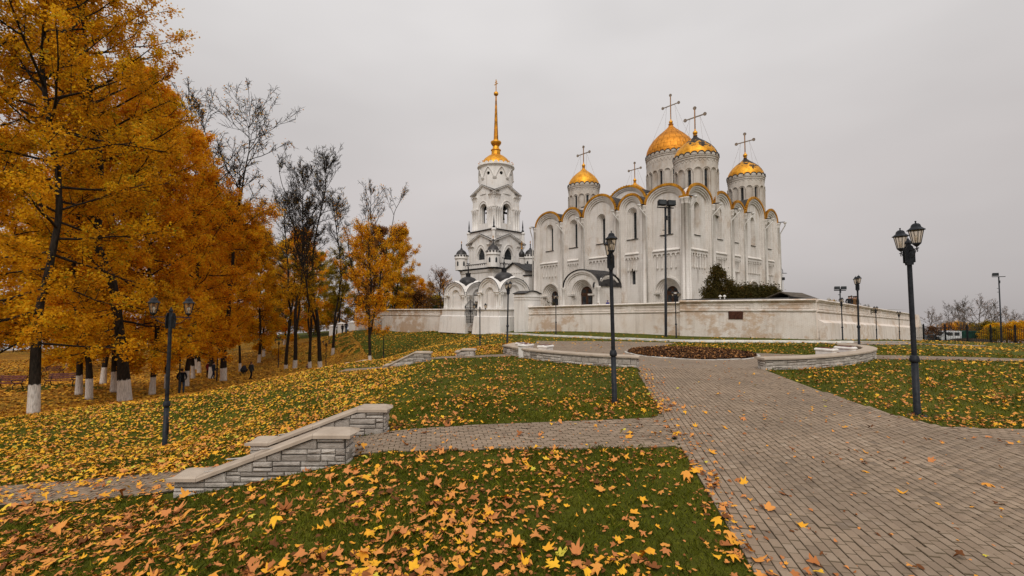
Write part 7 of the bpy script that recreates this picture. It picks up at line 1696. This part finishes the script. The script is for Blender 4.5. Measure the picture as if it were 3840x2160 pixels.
# middle distance
x, y = scatter(110000, 10.5, 34, 1.0, rg); ok = rg.random(len(x)) < litter_density(x, y) * np.where(x < -3, .95, .75); x, y = x[ok], y[ok]; r = np.hypot(x, y)
V, F, a = leaf_mesh(x, y, rg.gamma(12, .0082, len(x)).clip(.05, .18) * (.85 + r / 120), MAPLE_LO, rg, np.clip(rg.normal(.52, .26, len(x)) + np.where(x < -3, .14, -.06), 0, 1), lift=.05, tilt=.2, cur=.5)
tag(obj('fallen_leaves', np_mesh('fallen_leaves', V, F, MAT['litter'], a)), 'leaves strewn over the lawns around the plaza', 'leaves', None, 'stuff')
# far lawns and park
def far_quads(n, r0, r1, pw, rng, keep, s0):
    x, y = scatter(n, r0, r1, pw, rng); ok = keep(x, y); x, y = x[ok], y[ok]; r = np.hypot(x, y)
    sz = rng.uniform(.6, 1.3, len(x)) * (s0 + r * .0016); rot = rng.uniform(0, 6.283, len(x)); c, s = np.cos(rot), np.sin(rot); z = hz(x, y) + .05; t = rng.normal(0, .25, (2, len(x)))
    V = []
    for a, b in ((-.5, 0), (0, -.42), (.5, 0), (0, .42)):
        X, Y = (a * c - b * s) * sz, (a * s + b * c) * sz; V.append(np.stack([x + X, y + Y, z + X * t[0] + Y * t[1] + np.abs(b) * sz * .3], -1))
    V = np.stack(V, 1).reshape(-1, 3); return V, np.arange(len(x) * 4).reshape(-1, 4), len(x)
V, F, n = far_quads(130000, 17, 95, 1.05, rg, lambda x, y: in_poly(PARK, x, y) & (rg.random(len(x)) < .95), .12)
tag(obj('fallen_leaves', np_mesh('fallen_leaves', V, F, MAT['litterfar'], np.repeat(np.clip(rg.normal(.5, .25, n), 0, 1), 4))), 'deep orange leaf litter under the park trees', 'leaves', None, 'stuff')
V, F, n = far_quads(110000, 26, 80, 1.0, rg, lambda x, y: ~in_poly(PARK, x, y) & (rg.random(len(x)) < litter_density(x, y) * np.where(in_poly(MIDBANK, x, y), 1.1, .6)), .085)
tag(obj('fallen_leaves', np_mesh('fallen_leaves', V, F, MAT['litterfar'], np.repeat(np.clip(rg.normal(.6, .25, n), 0, 1), 4))), 'leaves on the far lawns and the bank below the gate', 'leaves', None, 'stuff')
# withered plants of the bed
nb_ = 9500; a = rg.uniform(0, 6.283, nb_); q = (BR - .12) * np.sqrt(rg.random(nb_)); pos = np.stack([q * np.cos(a), q * np.sin(a), .02 + .04 * (1 - q / BR) + .09 * rg.random(nb_)], 1)
v, f = leaf_cards(pos, .095, rg); MAT['withered'] = mat_leaf('withered_leaf', [(0, (.018, .010, .008)), (.55, (.06, .028, .018)), (.75, (.20, .085, .03)), (1, (.52, .25, .09))], .8, trans=0)
tag(obj('withered_foliage', np_mesh('withered_foliage', v, f, MAT['withered'], np.repeat(rg.random(nb_), 4)), bed), kind='stuff')

# grass blades
def blades(n, r0, r1, pw, hgt, wid, rng):
    x, y = scatter(n, r0, r1, pw, rng, 1.0); ok = ~paved(x + (vnoise(x + 60, y + 60, .22, 21) - .5) * .22 + rng.normal(0, .02, len(x)), y + (vnoise(x + 60, y + 60, .22, 22) - .5) * .22) & ~in_poly(PARK, x, y) & ~((x > -5.25) & (x < -2.4) & (((y > 6.82) & (y < 7.25)) | ((y > 8.66) & (y < 9.0))))
    ok &= rng.random(len(x)) < .35 + .9 * vnoise(x + 60, y + 60, .35, 9); x, y = x[ok], y[ok]; n = len(x); r = np.hypot(x, y); z = hz(x, y) - .008
    h = rng.uniform(.5, 1.25, n) * hgt * (1 + r * .02) * (.7 + .6 * vnoise(x + 60, y + 60, .5, 10)); w = wid * (1 + r * .16); az = rng.uniform(0, 6.283, n); le = rng.normal(.55, .35, n) * h; la = rng.uniform(0, 6.283, n)
    cx, cy = np.cos(az) * w, np.sin(az) * w; dx, dy = np.cos(la) * le, np.sin(la) * le
    V = np.stack([np.stack([x - cx, y - cy, z], -1), np.stack([x + cx, y + cy, z], -1), np.stack([x + dx * .35 + cx * .8, y + dy * .35 + cy * .8, z + h * .62], -1), np.stack([x + dx, y + dy, z + h], -1)], 1).reshape(-1, 3)
    return V, np.arange(n * 4).reshape(-1, 4), np.repeat(np.clip(rng.normal(.45, .25, n) + (vnoise(x + 60, y + 60, 1.3, 12) - .5) * .5, 0, 1), 4)
V1, F1, a1 = blades(170000, 2.6, 12, 1.25, .052, .0028, rg); V2, F2, a2 = blades(120000, 11, 34, 1.1, .055, .0030, rg)
tag(obj('grass', np_mesh('grass', np.concatenate([V1, V2]), np.concatenate([F1, F2 + len(V1)]), MAT['blade'], np.concatenate([a1, a2]))), 'short green lawn grass', 'grass', None, 'stuff')
